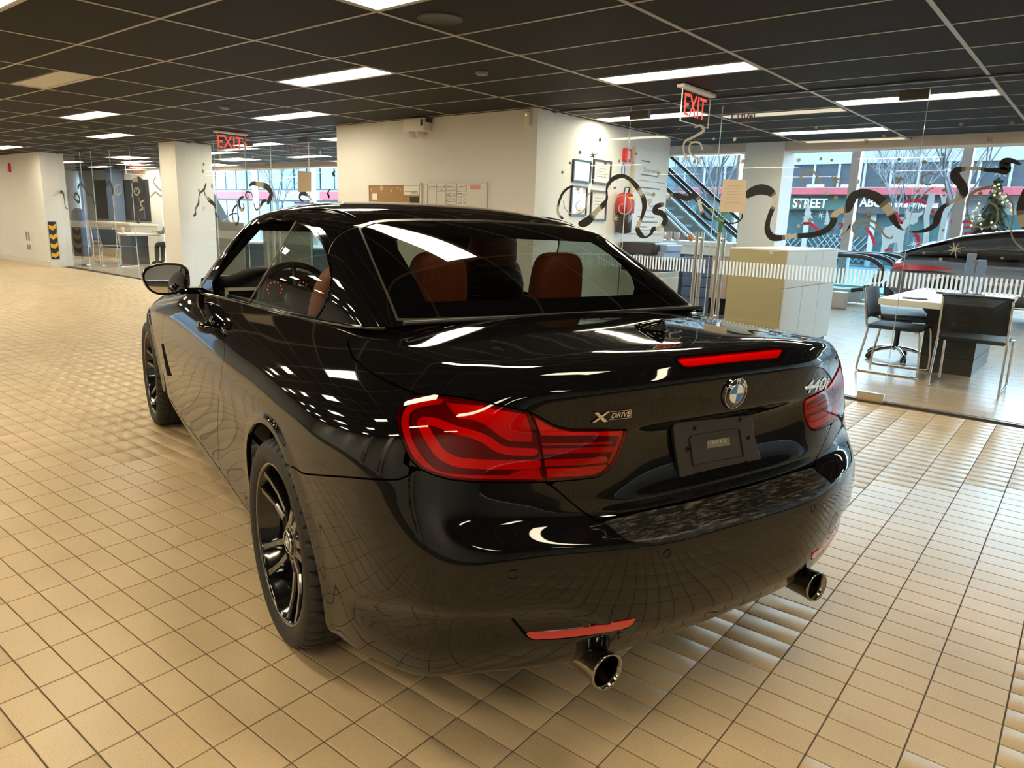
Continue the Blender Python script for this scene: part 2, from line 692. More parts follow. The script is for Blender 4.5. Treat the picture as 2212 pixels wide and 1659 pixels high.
for (i, j, lit) in lights:
    x0, y0 = AX0+i*GX, BY0+j*GY
    cx, cy = x0+GX/2, y0+GY*.75
    behind = cy > YG
    t = empty('ceiling_light', (cx, cy, CZ), 0)
    w, h = GX-.03, GY/2-.02
    fr_ = MB()
    fr_.span((-w/2, -h/2, -.002), (w/2, -h/2+.018, .02))
    fr_.span((-w/2, h/2-.018, -.002), (w/2, h/2, .02))
    fr_.span((-w/2, -h/2+.018, -.002), (-w/2+.018, h/2-.018, .02))
    fr_.span((w/2-.018, -h/2+.018, -.002), (w/2, h/2-.018, .02))
    fr_.build('lamp_frame', lamp_frame, t)
    MB().span((-w/2+.018, -h/2+.018, .004), (w/2-.018, h/2-.018, .018)).build('diffuser', lamp_on if lit else lamp_off, t)
    if not lit:
        tag(t, 'unlit pale ceiling light panel among the black mesh tiles', 'light')
    elif (i, j) in UNIQ:
        tag(t, UNIQ[(i, j)], 'light')
    elif behind:
        tag(t, 'lit rectangular ceiling light over the showroom behind the glass partition, some added as fill', 'light', 'showroom ceiling lights')
    else:
        tag(t, 'lit rectangular ceiling light set in the black ceiling above the tiled bay', 'light', 'bay ceiling lights')

# ---- walls
def wall(name, a, b_, mat=None, label=None):
    o = MB().span(a, b_).build(name, mat or wall_paint)
    return tag(o, label or 'plain off-white painted wall', None, kind='structure')


wall('wall_centre', (-7.99, 6.04, 0), (-4.72, 8.85, CZ+.03), label='white wall block with notice boards')
wall('wall_left_front', (-27, 5.95, 0), (-18.2, YG+.12, CZ+.03), label='white wall with hazard stripe at its end')
tag(MB().span((-27, 5.935, 0), (-18.185, 5.95, .12)).build('baseboard_left', base_paint), 'low white baseboard', None, kind='structure')
tag(MB().span((-18.2, 5.935, 0), (-18.185, YG, .12)).build('baseboard_return', base_paint), 'low white baseboard on the wall end', None, kind='structure')
tag(MB().span((-12.98, 6.08, 0), (-12.40, 6.72, CZ+.03)).build('wall_column', wall_paint), 'square white column in the glass partition', None, kind='structure')
wall('wall_back', (-27, -6.2, 0), (6.2, -6.0, CZ+.03))
wall('wall_right', (6.0, -6.2, 0), (6.2, YF, 6.2))
# far end wall with the open vehicle gate
wall('wall_far', (-27.2, 4.6, 0), (-27, YB, CZ+.03))
wall('wall_far_side', (-27.2, -6.2, 0), (-27, 2.5, CZ+.03))
wall('wall_far_lintel', (-27.2, 2.5, 2.25), (-27, 4.6, CZ+.03))
tag(MB().span((-40, -12, -.05), (-27.2, 12, -.01)).build('floor_outside', pmat('asphalt', (.06, .06, .063), rough=.8)), 'grey driveway outside the gate', None, kind='structure')
tag(MB().span((-34.2, -14, -.05), (-34, 14, 5.0)).build('wall_sky_block', pmat('sky_block_grey', (.08, .088, .10), rough=.8)), 'added grey wall blocking sky light outside the gate', None, kind='structure')  # added unseen wall, keeps direct sky out of the gate opening
# side wall of the bay (behind the camera) with pillars
wall('wall_bay', (-27, -4.6, 0), (6, -4.4, CZ+.03))
# beam and atrium
tag(MB().span((-27, YB, 2.365), (6, YB+.35, 6.2)).build('wall_beam', pink_paint), 'pinkish beam edge at the end of the low ceiling', None, kind='structure')
tag(MB().span((-27.2, YB+.35, 6.0), (6.2, YF+.2, 6.2)).build('ceiling_atrium', wall_paint), 'high atrium ceiling', None, kind='structure')
wall('wall_atrium_left', (-40.2, YB, 0), (-40, YF, 6.2), pink_paint)
tag(MB().span((-4.17, 9.98, 0), (-3.64, 10.42, 2.6)).build('wall_post', wall_paint), 'broad off-white square column behind the cabinet', None, kind='structure')

# ---- glass partitions
pane = thin_glass('partition_glass', (.955, .985, .97), 1.45)
edge_m = pmat('glass_joint', (.55, .66, .62), rough=.1)
metal = pmat('brushed_steel', (.62, .58, .52), rough=.28, metal=1)
channel = pmat('dark_channel', (.10, .09, .085), rough=.4)
part = empty('window_partition', (0, YG, 0))
tag(part, 'frameless clear glass partition along the showroom', None, kind='structure')
def add_pane(x0, x1, par=None, z1=CZ):
    # one sheet of glass; visible edges as thin strips
    p = par or part
    y0 = 0 if p is part else 0
    mesh_obj('glass_pane', [(x0+.002, 0, .012), (x1-.002, 0, .012), (x1-.002, 0, z1), (x0+.002, 0, z1)], [(0, 1, 2, 3)], pane, p)
    MB().span((x1-.0045, -.006, .012), (x1-.0015, .006, z1)).build('glass_edge', edge_m, p)
xsR = [-4.72, -3.80]
add_pane(-4.72, -3.80)
add_pane(-1.27, .25)
add_pane(.25, 1.8)
add_pane(1.8, 3.4)
add_pane(3.4, 5.9)
xsL = [-18.2, -16.97, -16.41, -15.52, -14.63, -12.98]
for a, b_ in zip(xsL[:-1], xsL[1:]):
    add_pane(a, b_)
for a, b_ in ((-12.40, -11.55), (-11.55, -10.62), (-8.97, -7.99)):
    add_pane(a, b_)
for k, (x0, x1, xh) in enumerate(((-3.80, -2.875, -2.985), (-2.875, -1.27, -2.775), (-10.62, -9.92, -10.0), (-9.92, -8.97, -9.85))):
    d = empty('door_%d' % (k+1), (0, YG, 0))
    tag(d, 'frameless glass door leaf with steel bar pulls', None, kind='structure')
    add_pane(x0, x1, d, CZ-.07)
    xa = x0 if k % 2 == 0 else x1-.20
    MB().span((xa, -.022, .0), (xa+.20, .022, .075)).build('patch_fitting', metal, d)
    MB().span((xa, -.022, CZ-.13), (xa+.20, .022, CZ-.06)).build('patch_fitting', channel, d)
    for side_, yy in (('in', .055), ('out', -.055)):
        MB().tube([(xh, yy, .42), (xh, yy, 1.30)], .017, 14).build('pull_bar', metal, d)
    for zz_ in (.55, 1.245):
        MB().tube([(xh, -.055, zz_), (xh, .055, zz_)], .010, 10).build('pull_fixing', metal, d)
MB().span((-4.72, -.018, CZ-.012), (5.9, .018, CZ+.0)).build('head_channel', channel, part)
MB().span((-18.2, -.018, CZ-.012), (-7.99, .018, CZ+.0)).build('head_channel', channel, part)
MB().span((-4.72, -.014, -.002), (-1.27, .014, .012)).build('sill_channel', channel, part)
MB().span((-1.27, -.014, -.002), (5.9, .014, .012)).build('sill_channel', channel, part)
MB().span((-18.2, -.014, -.002), (-7.99, .014, .012)).build('sill_channel', channel, part)
# white stripe safety band on the right glass, plain frosted band on the left glass
stripe_m = pmat('white_vinyl', (.85, .88, .90), rough=.5)
_sn, _sl2, _sb = nodes_of(stripe_m)
_t = _sn.new('ShaderNodeBsdfTranslucent')
_t.inputs[0].default_value = (.85, .90, .95, 1)
_mxs = _sn.new('ShaderNodeMixShader')
_mxs.inputs[0].default_value = .5
_sl2.new(_sb.outputs[0], _mxs.inputs[1])
_sl2.new(_t.outputs[0], _mxs.inputs[2])
_sl2.new(_mxs.outputs[0], _sn['Material Output'].inputs['Surface'])
bV, bF = [], []
x = -4.69
while x < 5.8:
    if not (abs(x+2.875) < .02 or abs(x+1.27) < .02 or abs(x+3.80) < .02):
        b0 = len(bV)
        bV += [(x, -.004, .930), (x+.016, -.004, .930), (x+.016, -.004, 1.052), (x, -.004, 1.052)]
        bF.append((b0, b0+1, b0+2, b0+3))
    x += .031
tag(mesh_obj('stripe_band', bV, bF, stripe_m, part), kind='stuff')
frost = bpy.data.materials.new('frosted_film')
frost.use_nodes = True
nf, lf = frost.node_tree.nodes, frost.node_tree.links
bf = nf['Principled BSDF']
bf.inputs['Base Color'].default_value = (.80, .84, .84, 1)
bf.inputs['Roughness'].default_value = .6
bf.inputs['Alpha'].default_value = .22
for (a, b_) in ((-18.2, -12.98), (-12.40, -7.99)):
    mesh_obj('frosted_band', [(a, -.004, .90), (b_, -.004, .90), (b_, -.004, 1.03), (a, -.004, 1.03)], [(0, 1, 2, 3)], frost, part)

# ---- street facade
fac = empty('window_facade', (0, YF, 0))
tag(fac, 'tall street-side glass front with pinkish posts', None, kind='structure')
post_m = pmat('facade_post', (.46, .37, .33), rough=.5)
street_glass = thin_glass('street_glass', (.90, .97, .98), 1.45)
fx_ = [-40.0, -36.0, -32.0, -28.0, -24.0, -20.5, -16.6, -13.2, -10.0, -7.2, -4.62, -2.58, -.5, 1.6, 3.8, 6.0]
for a, b_ in zip(fx_[:-1], fx_[1:]):
    mesh_obj('glass_pane', [(a+.05, 0, .1), (b_-.05, 0, .1), (b_-.05, 0, 6.0), (a+.05, 0, 6.0)], [(0, 1, 2, 3)], street_glass, fac)
for k, a in enumerate(fx_[1:-1]):
    w = .17 if k % 3 == 1 or k == 9 else .06
    MB().span((a-w/2, -.12, 0), (a+w/2, .12, 6.0)).build('facade_post', post_m, fac)
MB().span((-40, -.10, 0), (6, .10, .10)).build('facade_sill', post_m, fac)
# ================================================================== THE CAR
CAR_X, CAR_Y, CAR_H = -1.61117, 2.01441, 2.846075
car = empty('convertible_car', (CAR_X, CAR_Y, 0), CAR_H,
            'black two-door hardtop convertible with orange-red seats, parked on beige tiles', 'car')
_ch, _sh = math.cos(CAR_H), math.sin(CAR_H)
CARM = np.array([[_ch, _sh, 0], [-_sh, _ch, 0], [0, 0, 1]])       # world -> car
CAMC = CARM @ (CAMP-np.array([CAR_X, CAR_Y, 0]))

paint = pmat('car_paint', (0.0035, 0.0035, 0.0040), rough=0.03, spec=0.42)
gloss_black = pmat('gloss_black', (0.004, 0.004, 0.004), rough=0.06, spec=0.5)
satin_black = pmat('satin_black', (0.010, 0.010, 0.010), rough=0.42)
dark_void = pmat('dark_void', (0.003, 0.003, 0.003), rough=0.9, spec=0.05)
plastic_black = pmat('plastic_black', (0.012, 0.012, 0.012), rough=0.35)
rubber = pmat('rubber', (0.013, 0.012, 0.011), rough=0.62)
chrome = pmat('chrome', (0.75, 0.74, 0.72), rough=0.08, metal=1.0)
leather = pmat('orange_leather', (0.36, 0.062, 0.018), rough=0.48)
add_noise_colour(leather, (0.33, 0.055, 0.016), (0.40, 0.070, 0.021), scale=60, bump=.25, bscale=350)


def carray(px, py):
    return CARM @ pray(px, py)


# ---- generic surface helpers (numpy meshes: A = [pos, normal], F = list of faces)
def pchip(xs, ys, x):
    xs, ys = np.array(xs, float), np.array(ys, float)
    x = np.clip(np.array(x, float), xs[0], xs[-1])
    h = np.diff(xs)
    d = np.diff(ys)/h
    m = np.zeros_like(ys)
    for i in range(1, len(xs)-1):
        if d[i-1]*d[i] > 0:
            w1, w2 = 2*h[i]+h[i-1], h[i]+2*h[i-1]
            m[i] = (w1+w2)/(w1/d[i-1]+w2/d[i])
    m[0], m[-1] = d[0], d[-1]
    i = np.clip(np.searchsorted(xs, x)-1, 0, len(h)-1)
    t = (x-xs[i])/h[i]
    return ((1+2*t)*(1-t)**2*ys[i]+t*(1-t)**2*h[i]*m[i]+t*t*(3-2*t)*ys[i+1]+t*t*(t-1)*h[i]*m[i+1])


def subsurf(V, F, lv, creases=None):
    me = bpy.data.meshes.new('cage')
    me.from_pydata([tuple(map(float, q)) for q in V], [], F)
    me.update()
    if creases:
        at = me.attributes.new('crease_edge', 'FLOAT', 'EDGE')
        for e in me.edges:
            k = tuple(sorted(e.vertices))
            if k in creases:
                at.data[e.index].value = creases[k]
    o = bpy.data.objects.new('cage', me)
    COL.objects.link(o)
    md = o.modifiers.new('s', 'SUBSURF')
    md.levels = lv
    md.render_levels = lv
    md.boundary_smooth = 'PRESERVE_CORNERS'
    dg = bpy.context.evaluated_depsgraph_get()
    ev = o.evaluated_get(dg).to_mesh()
    VV = np.empty(len(ev.vertices)*3)
    ev.vertices.foreach_get('co', VV)
    FF = [tuple(p.vertices) for p in ev.polygons]
    bpy.data.objects.remove(o)
    return VV.reshape(-1, 3), FF


def vnormals(V, F):
    N = np.zeros_like(V)
    Q = np.array([f for f in F if len(f) == 4])
    if len(Q):
        n = np.cross(V[Q[:, 2]]-V[Q[:, 0]], V[Q[:, 3]]-V[Q[:, 1]])
        for k in range(4):
            np.add.at(N, Q[:, k], n)
    T = np.array([f for f in F if len(f) == 3])
    if len(T):
        n = np.cross(V[T[:, 1]]-V[T[:, 0]], V[T[:, 2]]-V[T[:, 0]])
        for k in range(3):
            np.add.at(N, T[:, k], n)
    return N/(np.linalg.norm(N, axis=1, keepdims=True)+1e-12)


def clip(m, f):
    """keep the part of mesh m=(A,F) where f<0"""
    A, F = m
    ins = f < 0
    newA = []
    cut = {}
    out = []
    base = len(A)
    for fc in F:
        s = [ins[i] for i in fc]
        if all(s):
            out.append(fc)
            continue
        if not any(s):
            continue
        poly = []
        n = len(fc)
        for k in range(n):
            a, b = fc[k], fc[(k+1) % n]
            if ins[a]:
                poly.append(a)
            if ins[a] != ins[b]:
                key = (a, b) if a < b else (b, a)
                if key not in cut:
                    t = f[key[0]]/(f[key[0]]-f[key[1]])
                    t = min(max(t, .02), .98)
                    newA.append(A[key[0]]*(1-t)+A[key[1]]*t)
                    cut[key] = base+len(newA)-1
                poly.append(cut[key])
        if len(poly) >= 3:
            out.append(tuple(poly))
    A2 = np.vstack([A]+[np.array(newA)]) if newA else A
    used = sorted({i for p in out for i in p})
    mp = {u: i for i, u in enumerate(used)}
    A2 = A2[used].copy() if used else A2[:0]
    if len(A2):
        A2[:, 3:6] /= np.linalg.norm(A2[:, 3:6], axis=1, keepdims=True)+1e-12
    return A2, [tuple(mp[i] for i in p) for p in out]


def refine(m, mask, lv=2):
    """patch of m: faces whose verts are all in mask, split lv times (linear)"""
    A, F = m
    F = [p for p in F if len(p) == 4 and mask[p[0]] and mask[p[1]] and mask[p[2]] and mask[p[3]]]
    for _ in range(lv):
        A = list(A)
        em = {}
        out = []

        def mid(a, b):
            k = (a, b) if a < b else (b, a)
            if k not in em:
                A.append((A[a]+A[b])/2)
                em[k] = len(A)-1
            return em[k]
        for p in F:
            a, b, c, d = p
            A.append((A[a]+A[b]+A[c]+A[d])/4)
            o = len(A)-1
            ab, bc, cd, da = mid(a, b), mid(b, c), mid(c, d), mid(d, a)
            out += [(a, ab, o, da), (ab, b, bc, o), (o, bc, c, cd), (da, o, cd, d)]
        F = out
        A = np.array(A)
    used = sorted({i for p in F for i in p})
    mp = {u: i for i, u in enumerate(used)}
    A = A[used].copy()
    A[:, 3:6] /= np.linalg.norm(A[:, 3:6], axis=1, keepdims=True)+1e-12
    return A, [tuple(mp[i] for i in p) for p in F]


def mirror(m):
    A, F = m
    A = A.copy()
    A[:, 1] *= -1
    A[:, 4] *= -1
    return A, [tuple(reversed(p)) for p in F]


def panel(name, m, mat, parent, lip=0.008, off=0.0):
    A, F = m
    V = A[:, :3]+A[:, 3:6]*off
    N = A[:, 3:6]
    VV, NN, FF = [V], [N], list(F)
    if lip:
        ec = {}
        for p in F:
            for k in range(len(p)):
                a, b = p[k], p[(k+1) % len(p)]
                e = (a, b) if a < b else (b, a)
                ec[e] = None if e in ec else (a, b)
        n0 = len(V)
        ev, en = [], []
        for e in ec.values():
            if e is None:
                continue
            a, b = e
            q = [V[a], V[b], V[b]-N[b]*lip, V[a]-N[a]*lip]
            nn = np.cross(q[1]-q[0], q[3]-q[0])
            nn = -nn/(np.linalg.norm(nn)+1e-12)
            i0 = n0+len(ev)
            ev += q
            en += [nn]*4
            FF.append((i0+1, i0, i0+3, i0+2))
        if ev:
            VV.append(np.array(ev))
            NN.append(np.array(en))
    return mesh_obj(name, np.vstack(VV), FF, mat, parent, smooth=True, normals=np.vstack(NN))


def sd_poly(P, poly):
    """signed distance of 2D points to a closed polygon, negative inside"""
    P = np.asarray(P, float)
    poly = np.asarray(poly, float)
    d = np.full(len(P), 1e9)
    inside = np.zeros(len(P), bool)
    n = len(poly)
    for i in range(n):
        a, b = poly[i], poly[(i+1) % n]
        ab = b-a
        t = np.clip(((P-a)@ab)/(ab@ab+1e-15), 0, 1)
        q = P-(a+t[:, None]*ab)
        d = np.minimum(d, (q*q).sum(1))
        c = (a[1] > P[:, 1]) != (b[1] > P[:, 1])
        xi = (b[0]-a[0])*(P[:, 1]-a[1])/(b[1]-a[1]+1e-15)+a[0]
        inside ^= c & (P[:, 0] < xi)
    d = np.sqrt(d)
    return np.where(inside, -d, d)


def sd_line(P, pts):
    P = np.asarray(P, float)
    pts = np.asarray(pts, float)
    d = np.full(len(P), 1e9)
    for i in range(len(pts)-1):
        a, b = pts[i], pts[i+1]
        ab = b-a
        t = np.clip(((P-a)@ab)/(ab@ab+1e-15), 0, 1)
        q = P-(a+t[:, None]*ab)
        d = np.minimum(d, (q*q).sum(1))
    return np.sqrt(d)


# ---- the lower body as a box-like lattice, smoothed by subdivision
NRW = 16
RY = [0, .12, .24, .315, .37, .48, .58]
REAR = {
    0.0: [(-0.86, 0.272), (-0.985, 0.292), (-1.03, 0.38), (-1.052, 0.5), (-1.049, 0.619), (-1.04, 0.636), (-0.957, 0.65), (-0.946, 0.667), (-0.958, 0.7), (-0.93, 0.735), (-0.922, 0.852), (-0.957, 0.884), (-0.961, 0.935), (-0.966, 0.985), (-0.945, 1.03), (-0.9, 1.046)],
    0.24: [(-0.855, 0.271), (-0.98, 0.291), (-1.024, 0.38), (-1.047, 0.5), (-1.046, 0.619), (-1.037, 0.637), (-0.956, 0.651), (-0.945, 0.669), (-0.954, 0.701), (-0.928, 0.735), (-0.921, 0.852), (-0.951, 0.884), (-0.955, 0.935), (-0.9596, 0.983), (-0.9383, 1.028), (-0.893, 1.044)],
    0.315: [(-0.85, 0.27), (-0.972, 0.29), (-1.014, 0.38), (-1.038, 0.5), (-1.039, 0.621), (-1.031, 0.639), (-0.954, 0.654), (-0.943, 0.673), (-0.949, 0.704), (-0.933, 0.738), (-0.928, 0.852), (-0.944, 0.884), (-0.948, 0.935), (-0.9522, 0.981), (-0.9304, 1.025), (-0.887, 1.042)],
    0.37: [(-0.845, 0.268), (-0.962, 0.289), (-1.004, 0.38), (-1.028, 0.5), (-1.031, 0.624), (-1.024, 0.642), (-0.951, 0.658), (-0.941, 0.678), (-0.944, 0.707), (-0.94, 0.742), (-0.937, 0.85), (-0.936, 0.884), (-0.94, 0.935), (-0.9437, 0.979), (-0.9215, 1.022), (-0.879, 1.039)],
    0.48: [(-0.825, 0.267), (-0.935, 0.288), (-0.979, 0.38), (-1.002, 0.5), (-1.004, 0.624), (-0.997, 0.645), (-0.938, 0.667), (-0.928, 0.69), (-0.926, 0.716), (-0.923, 0.75), (-0.919, 0.847), (-0.91, 0.884), (-0.914, 0.935), (-0.9162, 0.976), (-0.8924, 1.015), (-0.852, 1.031)],
    0.58: [(-0.8, 0.265), (-0.9, 0.286), (-0.945, 0.38), (-0.966, 0.5), (-0.966, 0.624), (-0.958, 0.649), (-0.916, 0.675), (-0.905, 0.7), (-0.9, 0.725), (-0.896, 0.76), (-0.89, 0.845), (-0.876, 0.884), (-0.88, 0.935), (-0.8801, 0.971), (-0.8543, 1.005), (-0.814, 1.021)],
}
COL7 = [(-.76, .645, .263), (-.852, .69, .286), (-.893, .705, .38), (-.912, .71, .5), (-.910, .71, .60), (-.897, .705, .645), (-.872, .70, .683), (-.864, .696, .708),
        (-.859, .693, .733), (-.855, .689, .768), (-.848, .681, .842), (-.845, .676, .88), (-.837, .664, .922), (-.823, .646, .964), (-.805, .626, .993), (-.768, .60, 1.012)]
CORN = [(-.745, .738, .246), (-.792, .770, .264), (-.820, .788, .38), (-.838, .798, .50), (-.834, .798, .60), (-.824, .793, .65), (-.814, .787, .69), (-.806, .782, .715),
        (-.800, .778, .74), (-.795, .773, .775), (-.785, .760, .84), (-.780, .752, .88), (-.770, .738, .92), (-.755, .716, .955), (-.738, .690, .984), (-.705, .655, 1.006)]
SIDE = {   # x: rows of (y, z)
    -.66: [(.803, .240), (.820, .258), (.845, .38), (.856, .5), (.862, .6), (.862, .65), (.860, .69), (.858, .72), (.855, .75), (.850, .785), (.831, .845), (.806, .893), (.778, .925), (.745, .957), (.708, .985), (.668, 1.008)],
    -.30: [(.858, .205), (.866, .225), (.884, .36), (.898, .5), (.903, .6), (.903, .65), (.902, .69), (.899, .72), (.895, .75), (.886, .79), (.860, .85), (.826, .90), (.789, .935), (.747, .965), (.704, .991), (.662, 1.014)],
    .02: [(.84, .20), (.868, .225), (.892, .38), (.902, .48), (.908, .59), (.909, .64), (.908, .68), (.905, .71), (.900, .74), (.890, .785), (.864, .845), (.830, .895), (.793, .93), (.753, .96), (.715, .984), (.678, 1.006)],
    .40: [(.84, .188), (.870, .25), (.872, .36), (.884, .47), (.896, .58), (.899, .63), (.899, .67), (.897, .70), (.893, .73), (.886, .77), (.866, .825), (.836, .875), (.802, .915), (.766, .948), (.729, .973), (.692, .996)],
    1.20: [(.835, .182), (.868, .24), (.862, .34), (.872, .45), (.884, .56), (.888, .61), (.890, .65), (.890, .68), (.889, .71), (.886, .745), (.874, .795), (.857, .842), (.832, .882), (.802, .916), (.768, .944), (.732, .968)],
    1.90: [(.835, .185), (.868, .24), (.862, .34), (.872, .45), (.883, .56), (.887, .60), (.888, .64), (.888, .67), (.887, .70), (.884, .735), (.876, .78), (.864, .82), (.845, .855), (.823, .885), (.797, .912), (.766, .936)],
    2.45: [(.84, .22), (.868, .26), (.870, .36), (.880, .46), (.888, .56), (.890, .60), (.890, .63), (.889, .66), (.887, .69), (.884, .72), (.876, .76), (.862, .795), (.838, .825), (.806, .852), (.768, .874), (.722, .893)],
    2.81: [(.84, .24), (.868, .27), (.878, .37), (.886, .46), (.890, .55), (.891, .59), (.890, .62), (.888, .645), (.885, .67), (.880, .70), (.868, .735), (.848, .767), (.818, .796), (.780, .82), (.736, .84), (.685, .858)],
    3.20: [(.76, .20), (.805, .23), (.822, .33), (.828, .43), (.828, .52), (.826, .56), (.823, .59), (.819, .615), (.814, .64), (.806, .665), (.790, .695), (.766, .722), (.732, .748), (.69, .77), (.642, .788), (.588, .803)],
}
FCORN = [(3.34, .60, .17), (3.42, .64, .20), (3.44, .66, .31), (3.44, .67, .41), (3.43, .67, .50), (3.42, .665, .54), (3.41, .66, .57), (3.40, .655, .595),
         (3.39, .65, .615), (3.38, .64, .64), (3.365, .62, .665), (3.35, .60, .69), (3.33, .57, .715), (3.31, .53, .735), (3.28, .49, .75), (3.25, .44, .765)]
FZ = [.16, .19, .29, .39, .49, .53, .56, .585, .605, .63, .655, .68, .705, .725, .742, .757]
FX = [3.46, 3.55, 3.57, 3.575, 3.57, 3.565, 3.56, 3.555, 3.55, 3.545, 3.535, 3.52, 3.50, 3.47, 3.43, 3.37]
SX = [-.66, -.48, -.30, -.14, .02, .20, .40, .65, .92, 1.20, 1.45, 1.70, 1.95, 2.20, 2.40, 2.58, 2.70, 2.81, 2.95, 3.10, 3.24]


def build_body_cage():
    V, F, idx = [], [], {}

    def put(key, p):
        idx[key] = len(V)
        V.append(p)
    nj = 8
    ryk = sorted(REAR)
    sxk = sorted(SIDE)
    # rear patch (j: -8..8, r)
    for r in range(NRW):
        for j in range(-nj, nj+1):
            a, s = abs(j), (1 if j >= 0 else -1)
            if a == 8:
                x, y, z = CORN[r]
            elif a == 7:
                x, y, z = COL7[r]
            else:
                y = RY[a]
                x = float(pchip(ryk, [REAR[k][r][0] for k in ryk], y))
                z = float(pchip(ryk, [REAR[k][r][1] for k in ryk], y))
            put(('R', j, r), (x, s*y, z))
    ns = len(SX)
    for s in (1, -1):
        for r in range(NRW):
            idx[('S', s, 0, r)] = idx[('R', 8*s, r)]
            for i, x in enumerate(SX):
                y = float(pchip(sxk, [SIDE[k][r][0] for k in sxk], x))
                z = float(pchip(sxk, [SIDE[k][r][1] for k in sxk], x))
                put(('S', s, i+1, r), (x, s*y, z))
            put(('S', s, ns+1, r), (FCORN[r][0], s*FCORN[r][1], FCORN[r][2]))
    for r in range(NRW):
        for j in range(-nj, nj+1):
            if abs(j) == 8:
                idx[('F', j, r)] = idx[('S', 1 if j > 0 else -1, ns+1, r)]
            else:
                t = j/8
                yy = FCORN[r][1]*t
                put(('F', j, r), (FX[r]+(FCORN[r][0]-FX[r])*abs(t)**2.6, yy, FZ[r]+(FCORN[r][2]-FZ[r])*t*t))
    # top patch
    frac = [0, .16, .32, .42, .50, .65, .78, .90, 1.0]
    zc = lambda x: float(pchip([-.9, -.74, -.5, -.30, -.14, .3, 1.7, 1.95, 2.2, 2.5, 2.81, 3.1, 3.4], [1.046, 1.050, 1.058, 1.058, 1.05, 1.03, 1.0, .99, .975, .94, .895, .84, .76], x))
    xcs = {1: -.755, 2: -.545, 3: -.325}
    top = NRW-1
    for i in range(0, ns+2):
        for j in range(-nj, nj+1):
            if i == 0:
                idx[('T', i, j)] = idx[('R', j, top)]
            elif i == ns+1:
                idx[('T', i, j)] = idx[('F', j, top)]
            elif abs(j) == 8:
                idx[('T', i, j)] = idx[('S', 1 if j > 0 else -1, i, top)]
            else:
                e = V[idx[('S', 1, i, top)]]
                f = frac[abs(j)]
                xc = xcs.get(i, e[0])
                x = e[0]+(xc-e[0])*(1-f**2.0)
                z = zc(x)+(e[2]-zc(x))*f**2.4
                put(('T', i, j), (x, math.copysign(e[1]*f, j) if j else 0.0, z))
    # faces
    for r in range(NRW-1):
        for j in range(-nj, nj):
            F.append((idx[('R', j, r)], idx[('R', j, r+1)], idx[('R', j+1, r+1)], idx[('R', j+1, r)]))
            F.append((idx[('F', j, r)], idx[('F', j+1, r)], idx[('F', j+1, r+1)], idx[('F', j, r+1)]))
        for i in range(ns+1):
            F.append((idx[('S', 1, i, r)], idx[('S', 1, i, r+1)], idx[('S', 1, i+1, r+1)], idx[('S', 1, i+1, r)]))
            F.append((idx[('S', -1, i, r)], idx[('S', -1, i+1, r)], idx[('S', -1, i+1, r+1)], idx[('S', -1, i, r+1)]))
    for i in range(ns+1):
        x0 = SX[i-1] if i >= 1 else -.8
        if -.2 < x0 < 1.9:
            continue
        for j in range(-nj, nj):
            F.append((idx[('T', i, j)], idx[('T', i+1, j)], idx[('T', i+1, j+1)], idx[('T', i, j+1)]))
    cr = {}
    for j in range(-nj, nj):
        for r, c in ((4, .5), (5, .95), (7, .6), (8, .5), (11, .8), (13, .55), (14, .6)):
            a, b = idx[('R', j, r)], idx[('R', j+1, r)]
            cr[(min(a, b), max(a, b))] = c*(1-(abs(j+.5)/8)**2)
    return V, F, cr


_V, _F, _cr = build_body_cage()
BV, BF = subsurf(_V, _F, 3, _cr)
# orient outward
_n = vnormals(BV, BF)
_k = np.argmax(BV[:, 1])
if _n[_k, 1] < 0:
    BF = [tuple(reversed(p)) for p in BF]
    _n = -_n


def smooth01(t):
    t = np.clip(t, 0, 1)
    return t*t*(3-2*t)


def PHI(A):
    return np.arctan2(np.abs(A[:, 1]), -(A[:, 0]+.30))*0.75


# bumper sculpting: a stepped lower valance and a scooped corner around the reflectors
_ph = PHI(BV)
_rear = (BV[:, 0] < -.42) & (BV[:, 2] < .62)
_zl = np.interp(_ph, [0, .25, .33, .40, .50, .66, .80, .95], [.385, .385, .395, .43, .49, .50, .475, .40])
_d = smooth01((_zl-BV[:, 2])/.022)*(1-smooth01((_ph-.88)/.12))
_in = smooth01((BV[:, 2]-np.interp(_ph, [0, .30, .36, .45, .66, .80, .95], [.5, .5, .405, .415, .405, .36, .33]))/.02)
BV = BV - _n*(np.where(_rear, _d*(.006+.012*_in*smooth01((_ph-.34)/.06)), 0))[:, None]
# rolled lip along the wheel arches
for (ax_, az_) in ((0.0, .345), (2.81, .345)):
    fa_ = np.hypot(BV[:, 0]-ax_, BV[:, 2]-az_)-.368
    lipw = smooth01((.030-fa_)/.010)*np.where((np.abs(BV[:, 1]) > .6) & (fa_ > -.08), 1.0, 0.0)
    BV = BV + _n*(.0065*lipw)[:, None]
BN = vnormals(BV, BF)
if BN[_k, 1] < 0:
    BN = -BN
_E = np.array([(p[k], p[(k+1) % len(p)]) for p in BF for k in range(len(p))])
for _it in range(2):                                   # calm the shading normals a little
    _acc = BN*2.0
    np.add.at(_acc, _E[:, 0], BN[_E[:, 1]])
    np.add.at(_acc, _E[:, 1], BN[_E[:, 0]])
    BN = _acc/(np.linalg.norm(_acc, axis=1, keepdims=True)+1e-12)
BODY = (np.hstack([BV, BN]), BF)
bvh = BVHTree.FromPolygons([tuple(q) for q in BV], BF)


def bodypx(px, py, tree=None):
    hit = (tree or bvh).ray_cast(Vector(CAMC), Vector(carray(px, py)).normalized())
    if hit[0] is None:
        return None
    return np.array(hit[0])


def trace(pts, tree=None):
    out = [bodypx(*p, tree=tree) for p in pts]
    return np.array([q for q in out if q is not None])


